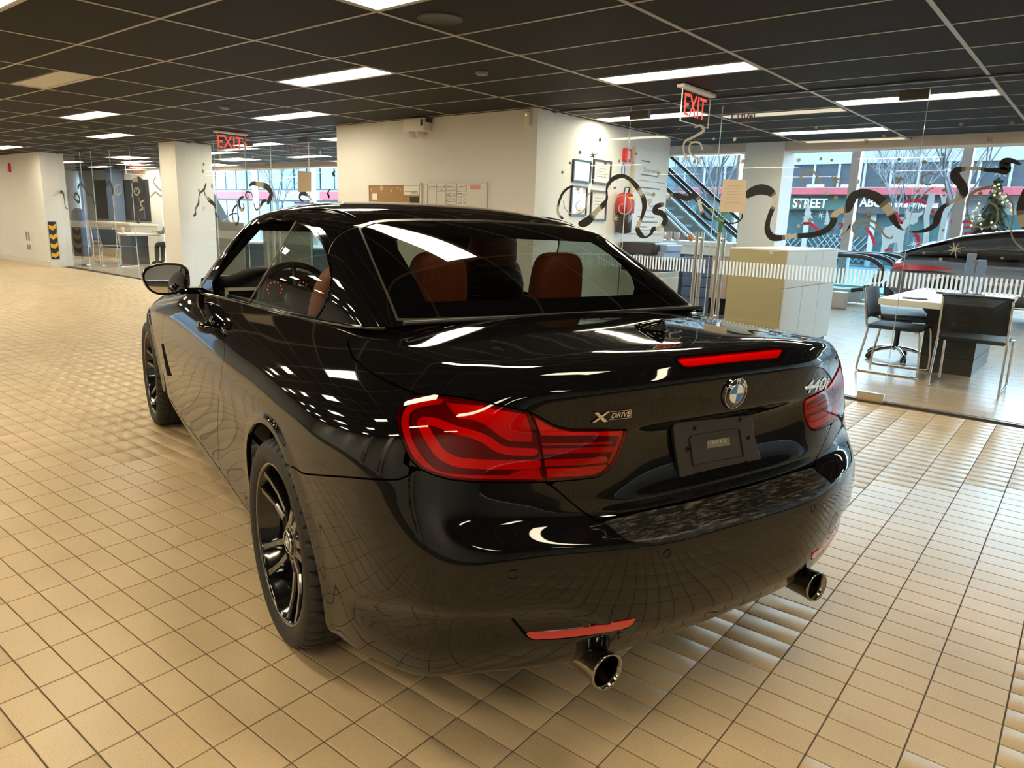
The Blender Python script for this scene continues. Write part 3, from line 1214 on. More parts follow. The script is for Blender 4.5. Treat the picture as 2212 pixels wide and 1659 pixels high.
def sz(P):
    """(unrolled plan coordinate, height) of car points"""
    P = np.atleast_2d(P)
    return np.stack([PHI(P), P[:, 2]], 1)


A, F = BODY
SZ = sz(A[:, :3])
Xc, Yc, Zc = A[:, 0], A[:, 1], A[:, 2]
aY = np.abs(Yc)
GAP = .0024

# --- tail lamp outlines traced on the body
def crop1(pts):
    return [(820+x*.27125, 780+y*.27125) for x, y in pts]


TL_px = crop1([(1318, 962), (1000, 962), (700, 955), (560, 940), (430, 905), (330, 860), (255, 790), (205, 700), (165, 590), (140, 480), (150, 400),
               (195, 335), (260, 292), (350, 268), (450, 266), (600, 285), (800, 320), (1000, 362), (1195, 408), (1290, 458), (1370, 505), (1450, 532), (1540, 545), (1760, 545),
               (1968, 545), (1950, 610), (1905, 735), (1850, 835), (1790, 895), (1720, 925), (1600, 940)])
TL_poly = sz(trace(TL_px))
f_tl = sd_poly(SZ, TL_poly)
f_tl = np.where((Xc < -.35) & (Zc > .6), f_tl, 1.0)
SPL = sz(trace(crop1([(1200, 410), (1230, 480), (1265, 600), (1300, 780), (1322, 965)])))
SPL = SPL[np.argsort(SPL[:, 1])]
f_split = SZ[:, 0]-np.interp(SZ[:, 1], SPL[:, 1], SPL[:, 0])        # >0 outer lamp

# --- bumper top line zC(phi)
_c = [(1326, 1150), (1290, 1128), (1262, 1108), (1230, 1082), (1200, 1056), (1178, 1041)]
_s1 = sz(trace(_c))
_s2 = sz(trace([(905, 1008), (885, 1026), (862, 1036), (760, 1031), (655, 1023)]))
_zx = np.concatenate([[0, .18, .30], _s1[:, 0], _s2[:, 0], [1.6]])
_zz = np.concatenate([[.661, .662, .666], np.maximum(_s1[:, 1], .668), _s2[:, 1], [.64]])
_o = np.argsort(_zx)
zC = np.interp(SZ[:, 0], _zx[_o], _zz[_o])
f_bump = np.where(Xc < -.1, Zc-zC, 1.0)
# --- boot lid / quarter seam  y(x)
_q = trace([(771, 704), (754, 722), (751, 742), (762, 772), (790, 798), (830, 822), (870, 840), (903, 853)])
_o = np.argsort(_q[:, 0])
ys = np.interp(Xc, _q[_o, 0], _q[_o, 1])
f_lid = np.where(SZ[:, 0] < .80, -1.0, aY-ys)
f_lid = np.where((Xc > -.30) & (Zc > .9), np.maximum(aY-ys, Xc+.15), f_lid)
# --- doors
_dr = trace([(537, 655), (523, 668), (505, 690), (492, 715), (486, 745), (484, 775), (478, 820), (472, 870), (470, 930), (471, 975)])
_o = np.argsort(_dr[:, 2])
xdr = np.interp(Zc, _dr[_o, 2], _dr[_o, 0])
_df = trace([(383, 640), (363, 660), (354, 685), (351, 720), (354, 770), (361, 815), (370, 850)])
_o2 = np.argsort(_df[:, 2])
xdf = np.interp(Zc, _df[_o2, 2], _df[_o2, 0])
_sl = trace([(374, 872), (390, 900), (430, 952), (480, 1022), (520, 1080)])
_o3 = np.argsort(_sl[:, 0])
zsl = np.interp(Xc, _sl[_o3, 0], _sl[_o3, 2])
print('door rear', _dr[_o][[0, -1]], 'door front', _df[_o2][[0, -1]], 'sill', _sl[_o3])
# --- wheel arches
ARC = [(0.0, .345, .368), (2.81, .345, .368)]
f_arch = np.full(len(A), 1.0)
for (ax, az, ar) in ARC:
    f_arch = np.minimum(f_arch, np.hypot(Xc-ax, Zc-az)-ar)
f_arch = np.where(aY > .55, f_arch, 1.0)


def region(m, *fs):
    """fs are arrays on BODY verts; keep all f<-GAP"""
    f = np.max(np.stack(fs), 0)+GAP
    return clip(m, f)


side = np.where(Yc > 0, -1.0, 1.0)
isrear = Xc+.10                     # <0 behind the wheel
out_arch = -f_arch
bump = region(BODY, f_bump, out_arch, -f_tl, Xc+.12)
o_bump = panel('rear_bumper', bump, paint, car, lip=.012)
lid = region(BODY, -f_bump, f_lid, -f_tl, np.where(Zc > .9, Xc+.15, Xc+.55))
o_lid = panel('boot_lid', lid, paint, car, lip=.010)
qf = np.where(Xc < .2, -f_lid, -1.0)
for s, nm in ((1, 0), (-1, 1)):
    ss = side if s == 1 else -side
    q = region(BODY, ss, -f_bump, qf, -f_tl, out_arch, Xc-xdr, zsl-Zc, np.where(Zc > .85, -1, Xc-1.2))
    panel('quarter_panel', q, paint, car)
    d = region(BODY, ss, xdr-Xc, Xc-xdf, zsl-Zc)
    o_door = panel('door', d, paint, car)
    if s == 1:
        door_left = o_door
    fe = region(BODY, ss, xdf-Xc, out_arch, .60-aY+.0*Xc, np.maximum(zsl-Zc, -1))
    panel('front_fender', fe, paint, car)
    sk = region(BODY, ss, Zc-zsl, out_arch, .2-Xc, Xc-2.6)
    panel('side_skirt', sk, paint, car)
ho = region(BODY, aY-.60, 1.6-Xc)
panel('front_end', ho, paint, car)
# added black shell that blocks light through the gaps; wheel wells
A2 = A.copy()
A2[:, :3] -= A2[:, 3:6]*.016
sh = clip((A2, F), np.maximum(out_arch, np.where(Zc > .9, np.where((Xc > -.3) & (Xc < 2.0), 1.0, -1.0), -1.0)))
mesh_obj('light_block_shell', sh[0][:, :3], sh[1], dark_void, car)
for (ax, az, ar) in ARC:
    for s in (1, -1):
        V_, F_ = [], []
        n = 40
        for k in range(n+1):
            a = -0.06*PI+1.12*PI*k/n
            for yy in (.93, .58):
                rr = ar+.012
                V_.append((ax+rr*math.cos(a), s*(yy if yy > .9 else yy), az+rr*math.sin(a)))
        for k in range(n):
            F_.append((2*k, 2*k+1, 2*k+3, 2*k+2))
        V_ = [(x, math.copysign(min(abs(y), .83), y), z) for x, y, z in V_]
        c0 = len(V_)
        V_.append((ax, s*.58, az))
        for k in range(n):
            F_.append((2*k+1, 2*k+3, c0))
        mesh_obj('wheel_well', V_, F_, dark_void, car)
mb = MB()
mb.span((-.55, -.58, .21), (3.2, .58, .25))
mb.build('underbody', dark_void, car)

# --- tail lamps
lens_red = bpy.data.materials.new('lamp_lens_red')
lens_red.use_nodes = True
_n_, _l_ = lens_red.node_tree.nodes, lens_red.node_tree.links
_n_.remove(_n_['Principled BSDF'])
_tr = _n_.new('ShaderNodeBsdfTransparent')
_tr.inputs[0].default_value = (1.0, .13, .13, 1)
_gl = _n_.new('ShaderNodeBsdfGlossy')
_gl.inputs['Roughness'].default_value = 0.02
_fr = _n_.new('ShaderNodeFresnel')
_fr.inputs[0].default_value = 1.5
_mx = _n_.new('ShaderNodeMixShader')
_l_.new(_fr.outputs[0], _mx.inputs[0])
_l_.new(_tr.outputs[0], _mx.inputs[1])
_l_.new(_gl.outputs[0], _mx.inputs[2])
_l_.new(_mx.outputs[0], _n_['Material Output'].inputs['Surface'])
lamp_dark = pmat('lamp_housing', (0.13, 0.004, 0.004), rough=0.4)
lamp_bright = pmat('lamp_light_guide', (0.95, 0.03, 0.02), rough=0.25, emit=(1, .02, .015), estr=0.0)
lamp_mid = pmat('lamp_reflector_red', (0.80, 0.012, 0.012), rough=0.3)
lamp_clear = pmat('reversing_lamp_clear', (0.75, .35, .3), rough=0.15)


TLM = refine(BODY, (f_tl < .03) & (Yc > 0), 2)
tSZ = sz(TLM[0][:, :3])
t_tl = sd_poly(tSZ, TL_poly)
t_split = tSZ[:, 0]-np.interp(tSZ[:, 1], SPL[:, 1], SPL[:, 0])


def lamp_part(name, poly=None, line=None, w=.01, outer=True, off=-.004, mat=None, parent=None, s=1, extra=None):
    if poly is not None:
        f = sd_poly(tSZ, sz(trace(crop1(poly))))
    else:
        f = sd_line(tSZ, sz(trace(crop1(catmull(line, 6)))))-w
    m = clip(TLM, np.maximum.reduce([f, t_tl+.006, (-t_split if outer else t_split)+.004]))
    if s == -1:
        m = mirror(m)
    return panel(name, m, mat, parent, lip=.004, off=off)


for s in (1, -1):
    for outer in (True, False):
        sp = (-t_split if outer else t_split)+.0012
        m = clip(TLM, np.maximum(t_tl+.0016, sp))
        if s == -1:
            m = mirror(m)
        lens = panel('tail_lamp' if outer else 'boot_lamp', (m[0], m[1]), lens_red, car, lip=.010, off=.003)
        panel('lamp_housing', m, lamp_dark, lens, lip=0, off=-.010)
        if outer:
            g = lambda **k: lamp_part(outer=True, parent=lens, s=s, **k)
            g(name='light_guide', line=[(1250, 826), (1000, 828), (760, 822), (600, 800), (480, 735), (410, 640), (355, 545), (330, 490)], w=.0105, mat=lamp_bright, off=-.003)
            g(name='light_guide', line=[(340, 470), (440, 485), (600, 545), (760, 590), (860, 635), (950, 695), (1050, 720), (1230, 728)], w=.0085, mat=lamp_bright, off=-.003)
            g(name='lamp_edge_reflector', line=[(470, 300), (300, 330), (210, 400), (195, 520), (225, 640), (290, 760), (390, 870), (520, 925), (800, 945), (1300, 945)], w=.0085, mat=lamp_mid, off=-.004)
            g(name='upper_reflector', poly=[(520, 320), (800, 350), (1170, 430), (1215, 560), (1225, 645), (1040, 640), (960, 600), (860, 520), (760, 470), (620, 450)], mat=lamp_mid, off=-.006)
            g(name='lower_reflector', poly=[(1010, 925), (1080, 888), (1160, 868), (1280, 865), (1290, 935)], mat=lamp_mid, off=-.0045)
        else:
            g = lambda **k: lamp_part(outer=False, parent=lens, s=s, **k)
            g(name='upper_reflector', poly=[(1225, 420), (1300, 470), (1400, 530), (1500, 555), (1950, 560), (1930, 600), (1700, 592), (1290, 592)], mat=lamp_bright, off=-.003)
            g(name='light_guide', line=[(1310, 722), (1600, 716), (1860, 706)], w=.0062, mat=lamp_mid, off=-.004)
            g(name='light_guide', line=[(1325, 815), (1600, 806), (1800, 790)], w=.0075, mat=lamp_mid, off=-.004)
            g(name='light_guide', line=[(1305, 665), (1600, 662), (1860, 655)], w=.0022, mat=lamp_bright, off=-.003)
            g(name='lower_reflector', poly=[(1335, 862), (1600, 852), (1830, 828), (1790, 890), (1700, 915), (1340, 925)], mat=lamp_bright, off=-.004)
            g(name='reversing_lamp', poly=[(1478, 884), (1600, 878), (1780, 858), (1760, 884), (1600, 903), (1478, 908)], mat=lamp_clear, off=-.002)
            g(name='lamp_edge_reflector', line=[(1930, 610), (1890, 720), (1840, 815)], w=.004, mat=lamp_bright, off=-.003)
# ---- greenhouse: roof, pillars and glass cut from one smooth surface
GB_R = [(-.285, 0, 1.046), (-.285, .15, 1.046), (-.284, .30, 1.046), (-.283, .44, 1.045), (-.281, .55, 1.044), (-.262, .632, 1.036)]
GT_R = [(.345, 0, 1.344), (.342, .15, 1.343), (.332, .28, 1.338), (.312, .39, 1.330), (.280, .475, 1.319), (.232, .548, 1.303)]
GB_S = [(-.16, .664, 1.026), (.02, .676, 1.012), (.24, .688, 1.000), (.50, .702, .990), (.80, .716, .979), (1.10, .730, .968), (1.40, .745, .957), (1.65, .757, .946), (1.86, .765, .937)]
GT_S = [(.30, .578, 1.306), (.42, .592, 1.316), (.55, .600, 1.323), (.70, .604, 1.333), (.86, .605, 1.338), (1.02, .603, 1.338), (1.17, .597, 1.333), (1.32, .588, 1.321), (1.45, .576, 1.303)]
GB_F = [(2.00, .71, .950), (2.06, .58, .962), (2.11, .44, .972), (2.135, .30, .980), (2.15, .15, .985), (2.155, 0, .987)]
GT_F = [(1.55, .53, 1.300), (1.585, .44, 1.322), (1.605, .36, 1.333), (1.62, .25, 1.340), (1.63, .12, 1.344), (1.635, 0, 1.345)]


def build_gh():
    V, F, idx = [], [], {}
    ring_b = list(GB_R)+list(GB_S)+list(GB_F)
    ring_t = list(GT_R)+list(GT_S)+list(GT_F)
    n = len(ring_b)          # half ring, rear centre .. front centre
    ts = [0, .18, .45, .72, .90, 1.0]
    K = len(ts)-1

    def put(key, p):
        idx[key] = len(V)
        V.append(p)
    for s in (1, -1):
        for c in range(n):
            for k, t in enumerate(ts):
                if s == -1 and c in (0, n-1):
                    idx[(s, c, k)] = idx[(1, c, k)]
                    continue
                b, tp = np.array(ring_b[c]), np.array(ring_t[c])
                p = b*(1-t)+tp*t
                bul = .020*4*t*(1-t)
                if c < 5:
                    bul = (.010+.034*(1-(p[1]/.62)**2))*4*t*(1-t)
                    p = p+np.array([-bul*.40, 0, bul*.9])
                elif c >= 16:
                    p = p+np.array([bul*.5, 0, bul*.8])
                else:
                    p = p+np.array([0, bul*.9, 0])
                put((s, c, k), (p[0], s*p[1], p[2]))
    for c in range(n-1):
        for k in range(K):
            F.append((idx[(1, c, k)], idx[(1, c+1, k)], idx[(1, c+1, k+1)], idx[(1, c, k+1)]))
            F.append((idx[(-1, c, k)], idx[(-1, c, k+1)], idx[(-1, c+1, k+1)], idx[(-1, c+1, k)]))
    # roof: stations across x, 5 columns each side.  rear corner = ring index 5, side 6..14, front corner 15
    xs = 9
    fr = [0, .27, .51, .71, .87, 1.0]
    zcen = lambda x: float(pchip([.345, .45, .6, .8, 1.0, 1.2, 1.4, 1.615], [1.344, 1.367, 1.389, 1.402, 1.406, 1.401, 1.384, 1.345], x))

    def ridx(i, j):          # i 0..10 (0 rear edge, 10 front edge), j -5..5
        s = 1 if j >= 0 else -1
        a = abs(j)
        if i == 0:
            return idx[(s, a, K)]
        if i == 10:
            return idx[(s, n-1-a, K)]
        if a == 5:
            return idx[(s, 5+i, K)]
        return idx[('roof', i, j)]
    for i in range(1, 10):
        e = ring_t[5+i]
        for j in range(-4, 5):
            f = fr[abs(j)]
            xcen = .345+(1.63-.345)*(i/10)
            x = xcen+(e[0]-xcen)*f**2
            zz = zcen(xcen)
            put(('roof', i, j), (x, e[1]*f*(1 if j >= 0 else -1), zz+(e[2]-zz)*f**3.3))
    for i in range(10):
        for j in range(-5, 5):
            F.append((ridx(i, j), ridx(i, j+1), ridx(i+1, j+1), ridx(i+1, j)))
    return V, F


_V, _F = build_gh()
GV, GF = subsurf(_V, _F, 4)
GN = vnormals(GV, GF)
_k = np.argmax(GV[:, 2])
if GN[_k, 2] < 0:
    GF = [tuple(reversed(p)) for p in GF]
    GN = -GN
GH = (np.hstack([GV, GN]), GF)
gbvh = BVHTree.FromPolygons([tuple(q) for q in GV], GF)
Xg, Yg, Zg = GV[:, 0], GV[:, 1], GV[:, 2]
aYg = np.abs(Yg)


def gtrace(pts):
    return trace(pts, tree=gbvh)


# rear window outline in (y, z) on the rear face
_e = gtrace([(862, 699), (845, 659), (824, 609), (803, 560), (786, 519), (775, 493)])
_t = gtrace([(775, 493), (788, 486), (806, 480), (840, 476.5), (900, 475), (980, 475.5), (1060, 478)])
_t = _t[_t[:, 1] > .02]
print('rear win edge', np.round(_e, 3).tolist(), 'top', np.round(_t, 3).tolist())
rw = np.concatenate([[(0, 1.050), (.3, 1.050)], [(e[1], max(e[2], 1.052)) for e in _e], [(q[1], q[2]) for q in _t[1:]], [(0, float(_t[-1][2])+.001)]])
f_rw = sd_poly(np.stack([aYg, Zg], 1), np.concatenate([rw, [(-.5, rw[-1][1]), (-.5, 1.05)]]))
f_rw = np.where(Xg < .55, f_rw, 1.0)
_ci = gtrace([(920, 652), (845, 517), (870, 514), (1020, 511), (1100, 510)])
cl = [(0, _ci[0][2]), (_ci[0][1], _ci[0][2]), (_ci[1][1], _ci[1][2]), (_ci[2][1], _ci[2][2]), (0, _ci[3][2]), (-.5, _ci[3][2]), (-.5, _ci[0][2])]
f_clear = sd_poly(np.stack([aYg, Zg], 1), cl)
f_clear = np.where(Xg < .55, f_clear, 1.0)
# side glass outlines in (x, z)
XZ = np.stack([Xg, Zg], 1)
_q = gtrace([(640, 478), (618, 516), (595, 557), (570, 600), (537, 655), (560, 660), (600, 668), (645, 678), (683, 687), (700, 663), (711, 636), (716, 605), (714, 575), (707, 547), (697, 523), (684, 503), (668, 489)])
f_qw = sd_poly(XZ, _q[:, [0, 2]])
_w = gtrace([(640, 478), (618, 516), (595, 557), (570, 600), (537, 655), (500, 646), (462, 637), (458, 610), (470, 553), (497, 522), (524, 497), (551, 482), (592, 473)])
f_fw = sd_poly(XZ, _w[:, [0, 2]])
notrear = np.where(f_rw < .01, 1.0, -1.0)
f_qw = np.where((aYg > .45), f_qw, 1.0)
f_fw = np.where((aYg > .45), f_fw, 1.0)
print('front win', np.round(_w, 2).tolist())
# windscreen
f_ws = np.maximum.reduce([aYg-(.66-(Zg-.95)*.55), 1.0-Zg, Zg-1.305+.12*aYg**2, 1.52-Xg])
gside = np.where(Yg > 0, -1.0, 1.0)

glass_tint = thin_glass('car_glass', (.62, .70, .66))
glass_rear = thin_glass('car_rear_glass', (.40, .45, .42))
frit = pmat('glass_black_border', (.002, .002, .002), rough=.02, spec=.5)
trim_dark = pmat('seam_edge', (.05, .045, .04), rough=.3)
seam = np.abs(Xg-.70)
roof_r = clip(GH, np.maximum.reduce([-f_rw, -f_qw, -f_fw, -f_ws, Xg-.70])+.0015)
roof_f = clip(GH, np.maximum.reduce([-f_rw, -f_qw, -f_fw, -f_ws, .70-Xg])+.0015)
panel('roof_rear_section', roof_r, paint, car, lip=.010)
_cp = np.array(catmull(gtrace([(709, 552), (716, 530), (732, 510), (752, 498), (776, 490)]), 5))
for s in (1, -1):
    _m = refine(GH, (np.min(np.linalg.norm(GV[:, None, :]-_cp[None], axis=2), 1) < .05), 2)
    _d = np.full(len(_m[0]), 9.0)
    for i_ in range(len(_cp)-1):
        ab = _cp[i_+1]-_cp[i_]
        tt_ = np.clip(((_m[0][:, :3]-_cp[i_])@ab)/(ab@ab), 0, 1)
        _d = np.minimum(_d, np.linalg.norm(_m[0][:, :3]-(_cp[i_]+tt_[:, None]*ab), axis=1))
    _m = clip(_m, _d-.0017)
    panel('roof_seam', _m if s == 1 else mirror(_m), trim_dark, car, lip=0, off=.0008)
panel('roof_front_section', roof_f, paint, car, lip=.010)
rg = clip(GH, np.maximum(f_rw+.004, f_clear))
o_rw = panel('rear_window', rg, glass_rear, car, lip=0)
rf = clip(GH, np.maximum(f_rw+.004, -f_clear))
panel('glass_border', rf, frit, o_rw, lip=.004)
ft = clip(GH, np.maximum(np.abs(f_rw+.001)-.0030, 1.03-Zg))
trim = pmat('window_trim', (.075, .062, .048), rough=.25, metal=.3)
panel('window_moulding', ft, trim, o_rw, lip=.003, off=.0025)
# heating lines of the rear window
hl = clip(GH, np.maximum.reduce([f_clear+.01, np.abs((Zg-1.10) % .021-.0105)-.0005, f_rw+.01]))
tag(panel('heating_wires', hl, pmat('heating_wire', (.05, .03, .02), rough=.5), o_rw, lip=0, off=-.001), kind='stuff')
ws = clip(GH, f_ws+.002)
panel('windscreen', ws, glass_tint, car, lip=0)
for s in (1, -1):
    ss = gside if s == 1 else -gside
    g = clip(GH, np.maximum(f_qw+.003, ss))
    o_q = panel('quarter_window', g, glass_tint, car, lip=0, off=-.003)
    e = clip(GH, np.maximum.reduce([np.abs(f_qw)-.0035, ss, -(f_fw-.012)]))
    panel('window_seal', e, gloss_black, o_q, lip=.004, off=.003)
    # bright leading edge of the raised quarter glass
    lead = [(p[0]-.004, s*(abs(p[1])+.002), p[2]) for p in _q[:5]]
    MB().tube(lead, .0035, 8).build('glass_edge', pmat('glass_edge', (.22, .20, .15), rough=.15), o_q)
# beltline mouldings
for s in (1, -1):
    pts = [(x, s*(y+.006), z-.002) for x, y, z in GB_S]
    pts = [(-.262, s*.640, 1.034)]+pts
    MB().tube([tuple(q) for q in catmull(pts, 5)], .0065, 8).build('belt_moulding', gloss_black, car)
MB().tube([tuple(q) for q in catmull([(-.292, y, 1.050) for y in (-.60, -.3, 0, .3, .60)], 4)], .007, 8).build('window_seal', satin_black, car)
# ---- wheels
def make_wheel(s):
    """wheel about local Y axis, outer face towards +Y*s; root is the tyre, sub-parts under it"""
    R, hw = .332, .118
    N = 240
    prof = [(.252, .100), (.262, .112), (.285, .119), (.306, .117), (.318, .110), (.3265, .100), (.3300, .090), (.3320, .075), (.3320, .054),
            (.3250, .051), (.3250, .045), (.3325, .042), (.3325, .012), (.3255, .009), (.3255, -.001)]
    full = prof+[(r, -y) for r, y in reversed(prof)]
    V, F = [], []
    for i, (r, y) in enumerate(full):
        for k in range(N):
            a = 2*PI*k/N
            rr = r
            sh = abs(y)
            blk = k % 5
            if .052 < sh < .112 and blk == 0:
                rr = r-.011*min(1, (.118-sh)/.02)
            if sh <= .043 and (k+int(y*300)) % 6 == 0 and sh > .011:
                rr = r-.007
            V.append((rr*math.cos(a), y*s, rr*math.sin(a)))
    m = len(full)
    for i in range(m-1):
        for k in range(N):
            q = (i*N+k, i*N+(k+1) % N, (i+1)*N+(k+1) % N, (i+1)*N+k)
            F.append(q if s > 0 else q[::-1])
    tyre = mesh_obj('wheel', V, F, rubber, smooth=False)
    me = tyre.data
    me.polygons.foreach_set('use_smooth', np.ones(len(me.polygons), bool))
    me.set_sharp_from_angle(angle=.6)
    # rim barrel and outer flange
    RX = Matrix.Rotation(-PI/2*s, 4, 'X')       # local z -> +Y*s
    b = MB()
    b.lathe([(.2545, .094), (.2555, .104), (.2530, .107), (.2490, .106), (.2465, .100), (.2440, .085), (.2300, .060), (.2180, -.02), (.2150, -.10)], 96, RX)
    b.build('rim', rim_mat, tyre)
    MB().lathe([(.2560, .100), (.2568, .1055), (.2548, .1085), (.2505, .1080), (.2480, .1030)], 96, RX).build('rim_edge', rim_face, tyre)
    MB().lathe([(.2150, -.10), (.05, -.10), (.0, -.10)], 48, RX).build('wheel_back', dark_void, tyre)
    # five double spokes
    for k in range(5):
        a0 = 2*PI*k/5+math.radians(90+18)
        for d in (-1, 1):
            sec = []
            for t, yy, th, wd, off in ((.0, .070, .030, .017, .016), (.25, .064, .030, .013, .024), (.55, .072, .030, .0115, .034), (.8, .086, .032, .0115, .041), (1.0, .1005, .036, .014, .046)):
                r = .052+(.249-.052)*t
                sec.append((r, d*off, wd, yy, th))
            V_, F_ = [], []
            ca, sa = math.cos(a0), math.sin(a0)
            for (r, o, w, yy, th) in sec:
                for (ww, dy) in ((-w, -th), (-w, -.006), (-w+.0035, 0), (w-.0035, -.003*d if False else 0), (w, -.006), (w, -th)):
                    lx, ly_ = r, o+ww
                    V_.append((lx*ca-ly_*sa, (yy+dy)*s, lx*sa+ly_*ca))
            ns_ = len(sec)
            for i in range(ns_-1):
                for q in range(6):
                    f_ = (i*6+q, i*6+(q+1) % 6, (i+1)*6+(q+1) % 6, (i+1)*6+q)
                    F_.append(f_ if s < 0 else f_[::-1])
            F_.append(tuple(range(6)))
            F_.append(tuple(range(ns_*6-1, ns_*6-7, -1)))
            midx = []
            for i in range(ns_-1):
                midx += [0, 0, 1, 0, 0, 0]
            midx += [0, 0]
            mesh_obj('spoke', V_, F_, None, tyre, mats=[rim_mat, rim_face2], midx=midx)
        # web where the pair meets the hub
    h = MB()
    h.lathe([(.062, .03), (.064, .060), (.058, .070), (.040, .073), (.036, .066), (.0, .066)], 40, RX)
    h.build('hub', rim_mat, tyre)
    for k in range(5):
        a = 2*PI*k/5+math.radians(54+18)
        MB().lathe([(.0, .068), (.009, .068), (.010, .05)], 12, Matrix.Translation((.052*math.cos(a), 0, .052*math.sin(a))) @ RX).build('wheel_bolt', satin_black, tyre)
    cap = MB().lathe([(.0365, .064), (.0365, .075), (.034, .0775), (.0, .079)], 40, RX).build('centre_cap', cap_black, tyre)
    MB().lathe([(.0365, .074), (.0368, .0785), (.0345, .080), (.0335, .0785)], 40, RX).build('cap_ring', chrome, tyre)
    for k in range(4):
        V_ = [(0, .0795*s, 0)]
        for q in range(9):
            a = k*PI/2+q*PI/16
            V_.append((.0205*math.cos(a), .0795*s, .0205*math.sin(a)))
        F_ = [(0, i, i+1) if s < 0 else (0, i+1, i) for i in range(1, 9)]
        mesh_obj('cap_quarter', V_, F_, badge_blue if k % 2 == 0 else badge_white, tyre)
    # brake disc and caliper
    MB().lathe([(.17, -.02), (.17, .0), (.09, .0), (.08, .02)], 48, RX).build('brake_disc', disc_mat, tyre)
    MB().box((.13, -.0*s, .07), (.09, .06, .14), bev=.012).build('brake_caliper', satin_black, tyre)
    return tyre


rim_mat = pmat('rim_gloss_black', (.006, .006, .006), rough=.10, coat=.6)
rim_face = pmat('rim_machined_edge', (.28, .25, .21), rough=.22, metal=1.0)
rim_face2 = pmat('rim_spoke_face', (.020, .019, .018), rough=.12, metal=.0, coat=1.0)
cap_black = pmat('badge_black', (.004, .004, .004), rough=.08, coat=1)
badge_blue = pmat('badge_blue', (.01, .16, .48), rough=.12, coat=1)
badge_white = pmat('badge_white', (.75, .76, .76), rough=.12, coat=1)
disc_mat = pmat('brake_disc', (.30, .29, .28), rough=.35, metal=1)
for (wx, wy, s) in ((0, .785, 1), (2.81, .778, 1), (0, -.785, -1), (2.81, -.778, -1)):
    w = make_wheel(s)
    w.parent = car
    w.location = (wx, wy, .332)
    w.rotation_euler = (0, (.0 if wx == 0 else .35), 0)

# ---- door mirror housings
def make_mirror(s):
    V, F = [], []
    cx, cy, cz = 1.70, .915, 1.012
    secs = [(.16, .30, .34), (.145, .66, .66), (.10, .90, .88), (.04, 1.0, .985), (.0, 1.0, 1.0), (-.010, .975, .97)]
    n = 36
    TILT = .075

    def outline(k):
        a = 2*PI*k/n
        c, q = math.cos(a), math.sin(a)
        e = .55
        yy = math.copysign(abs(c)**e, c)*.104
        zz = math.copysign(abs(q)**e, q)*.076
        if zz > 0:
            zz *= 1.0-.30*max(0, yy/.104)**1.5      # drops towards the outer end
        else:
            zz *= 1.0-.12*max(0, -yy/.104)
            yy -= .030*max(0, yy/.12)*(-zz/.076)
        return yy, zz
    for (dx, ky, kz) in secs:
        for k in range(n):
            yy, zz = outline(k)
            yy, zz = yy*ky, zz*kz
            V.append((cx+dx+TILT*yy, s*(cy+yy), cz+zz))
    for i in range(len(secs)-1):
        for k in range(n):
            f_ = (i*n+k, i*n+(k+1) % n, (i+1)*n+(k+1) % n, (i+1)*n+k)
            F.append(f_ if s < 0 else f_[::-1])
    F.append(tuple(range(n)) if s > 0 else tuple(reversed(range(n))))
    base = len(V)
    for k in range(n):
        yy, zz = outline(k)
        V.append((cx+.012+TILT*yy*.88, s*(cy+yy*.88), cz+zz*.87))
    for k in range(n):
        f_ = ((len(secs)-1)*n+k, (len(secs)-1)*n+(k+1) % n, base+(k+1) % n, base+k)
        F.append(f_ if s < 0 else f_[::-1])
    o = mesh_obj('door_mirror', V, F, gloss_black, car, smooth=True)
    o.data.set_sharp_from_angle(angle=.9)
    # slightly convex glass
    G, GF_, NN_ = [], [], []
    rings = 6
    for i in range(rings+1):
        r = i/rings
        for k in range(n):
            yy, zz = outline(k)
            yy, zz = yy*.885*r, zz*.875*r
            G.append((cx+.004+TILT*yy+(yy*yy+zz*zz)/2.6, s*(cy+yy), cz+zz))
            nv = np.array([-1.0, s*(TILT+yy/1.3), zz/1.3])
            NN_.append(nv/np.linalg.norm(nv))
    for i in range(rings):
        for k in range(n):
            f_ = (i*n+k, i*n+(k+1) % n, (i+1)*n+(k+1) % n, (i+1)*n+k)
            GF_.append(f_ if s > 0 else f_[::-1])
    mesh_obj('mirror_glass', G, GF_, pmat('mirror_silver', (.70, .70, .68), rough=.01, metal=1), o, smooth=True, normals=NN_)
    MB().box((1.735, s*.80, .952), (.075, .13, .030), bev=.010).build('mirror_arm', gloss_black, o)
    return o


make_mirror(1)
make_mirror(-1)

# ---- door handles
for s in (1, -1):
    P = bodypx(462, 707)
    hx, hz = float(P[0])+.03, float(P[2])
    hy = abs(float(P[1]))
    h = MB()
    h.tube([(hx-.085, s*(hy-.004), hz+.002), (hx-.08, s*(hy+.034), hz+.003), (hx-.04, s*(hy+.046), hz+.002), (hx+.02, s*(hy+.044), hz), (hx+.055, s*(hy+.034), hz-.002), (hx+.075, s*(hy-.004), hz-.003)], [.017, .021, .022, .021, .018, .013], 12)
    h.build('door_handle', paint, car)
    MB().lathe([(.045, -.012), (.048, .006), (.038, .014), (.0, .012)], 24, Matrix.Translation((hx-.03, s*(hy-.002), hz)) @ Matrix.Rotation(-PI/2*s, 4, 'X')).build('handle_cup', paint, car)
    # air outlet behind the front wheel
    q = trace([(349, 742), (353, 742), (364, 790), (371, 812), (362, 812)])
    if len(q) >= 4:
        f_v = np.where(Yc*s > 0, sd_poly(np.stack([Xc, Zc], 1), q[:, [0, 2]]), 1.0)
        panel('air_outlet', clip(BODY, f_v), dark_void, car, lip=0, off=.0015)


# ---- boot lid trim
def on_body(px, py):
    P = bodypx(px, py)
    i = bvh.find_nearest(Vector(P))
    n = np.array(i[1])
    if n @ (CAMC-P) < 0:
        n = -n
    return P, n


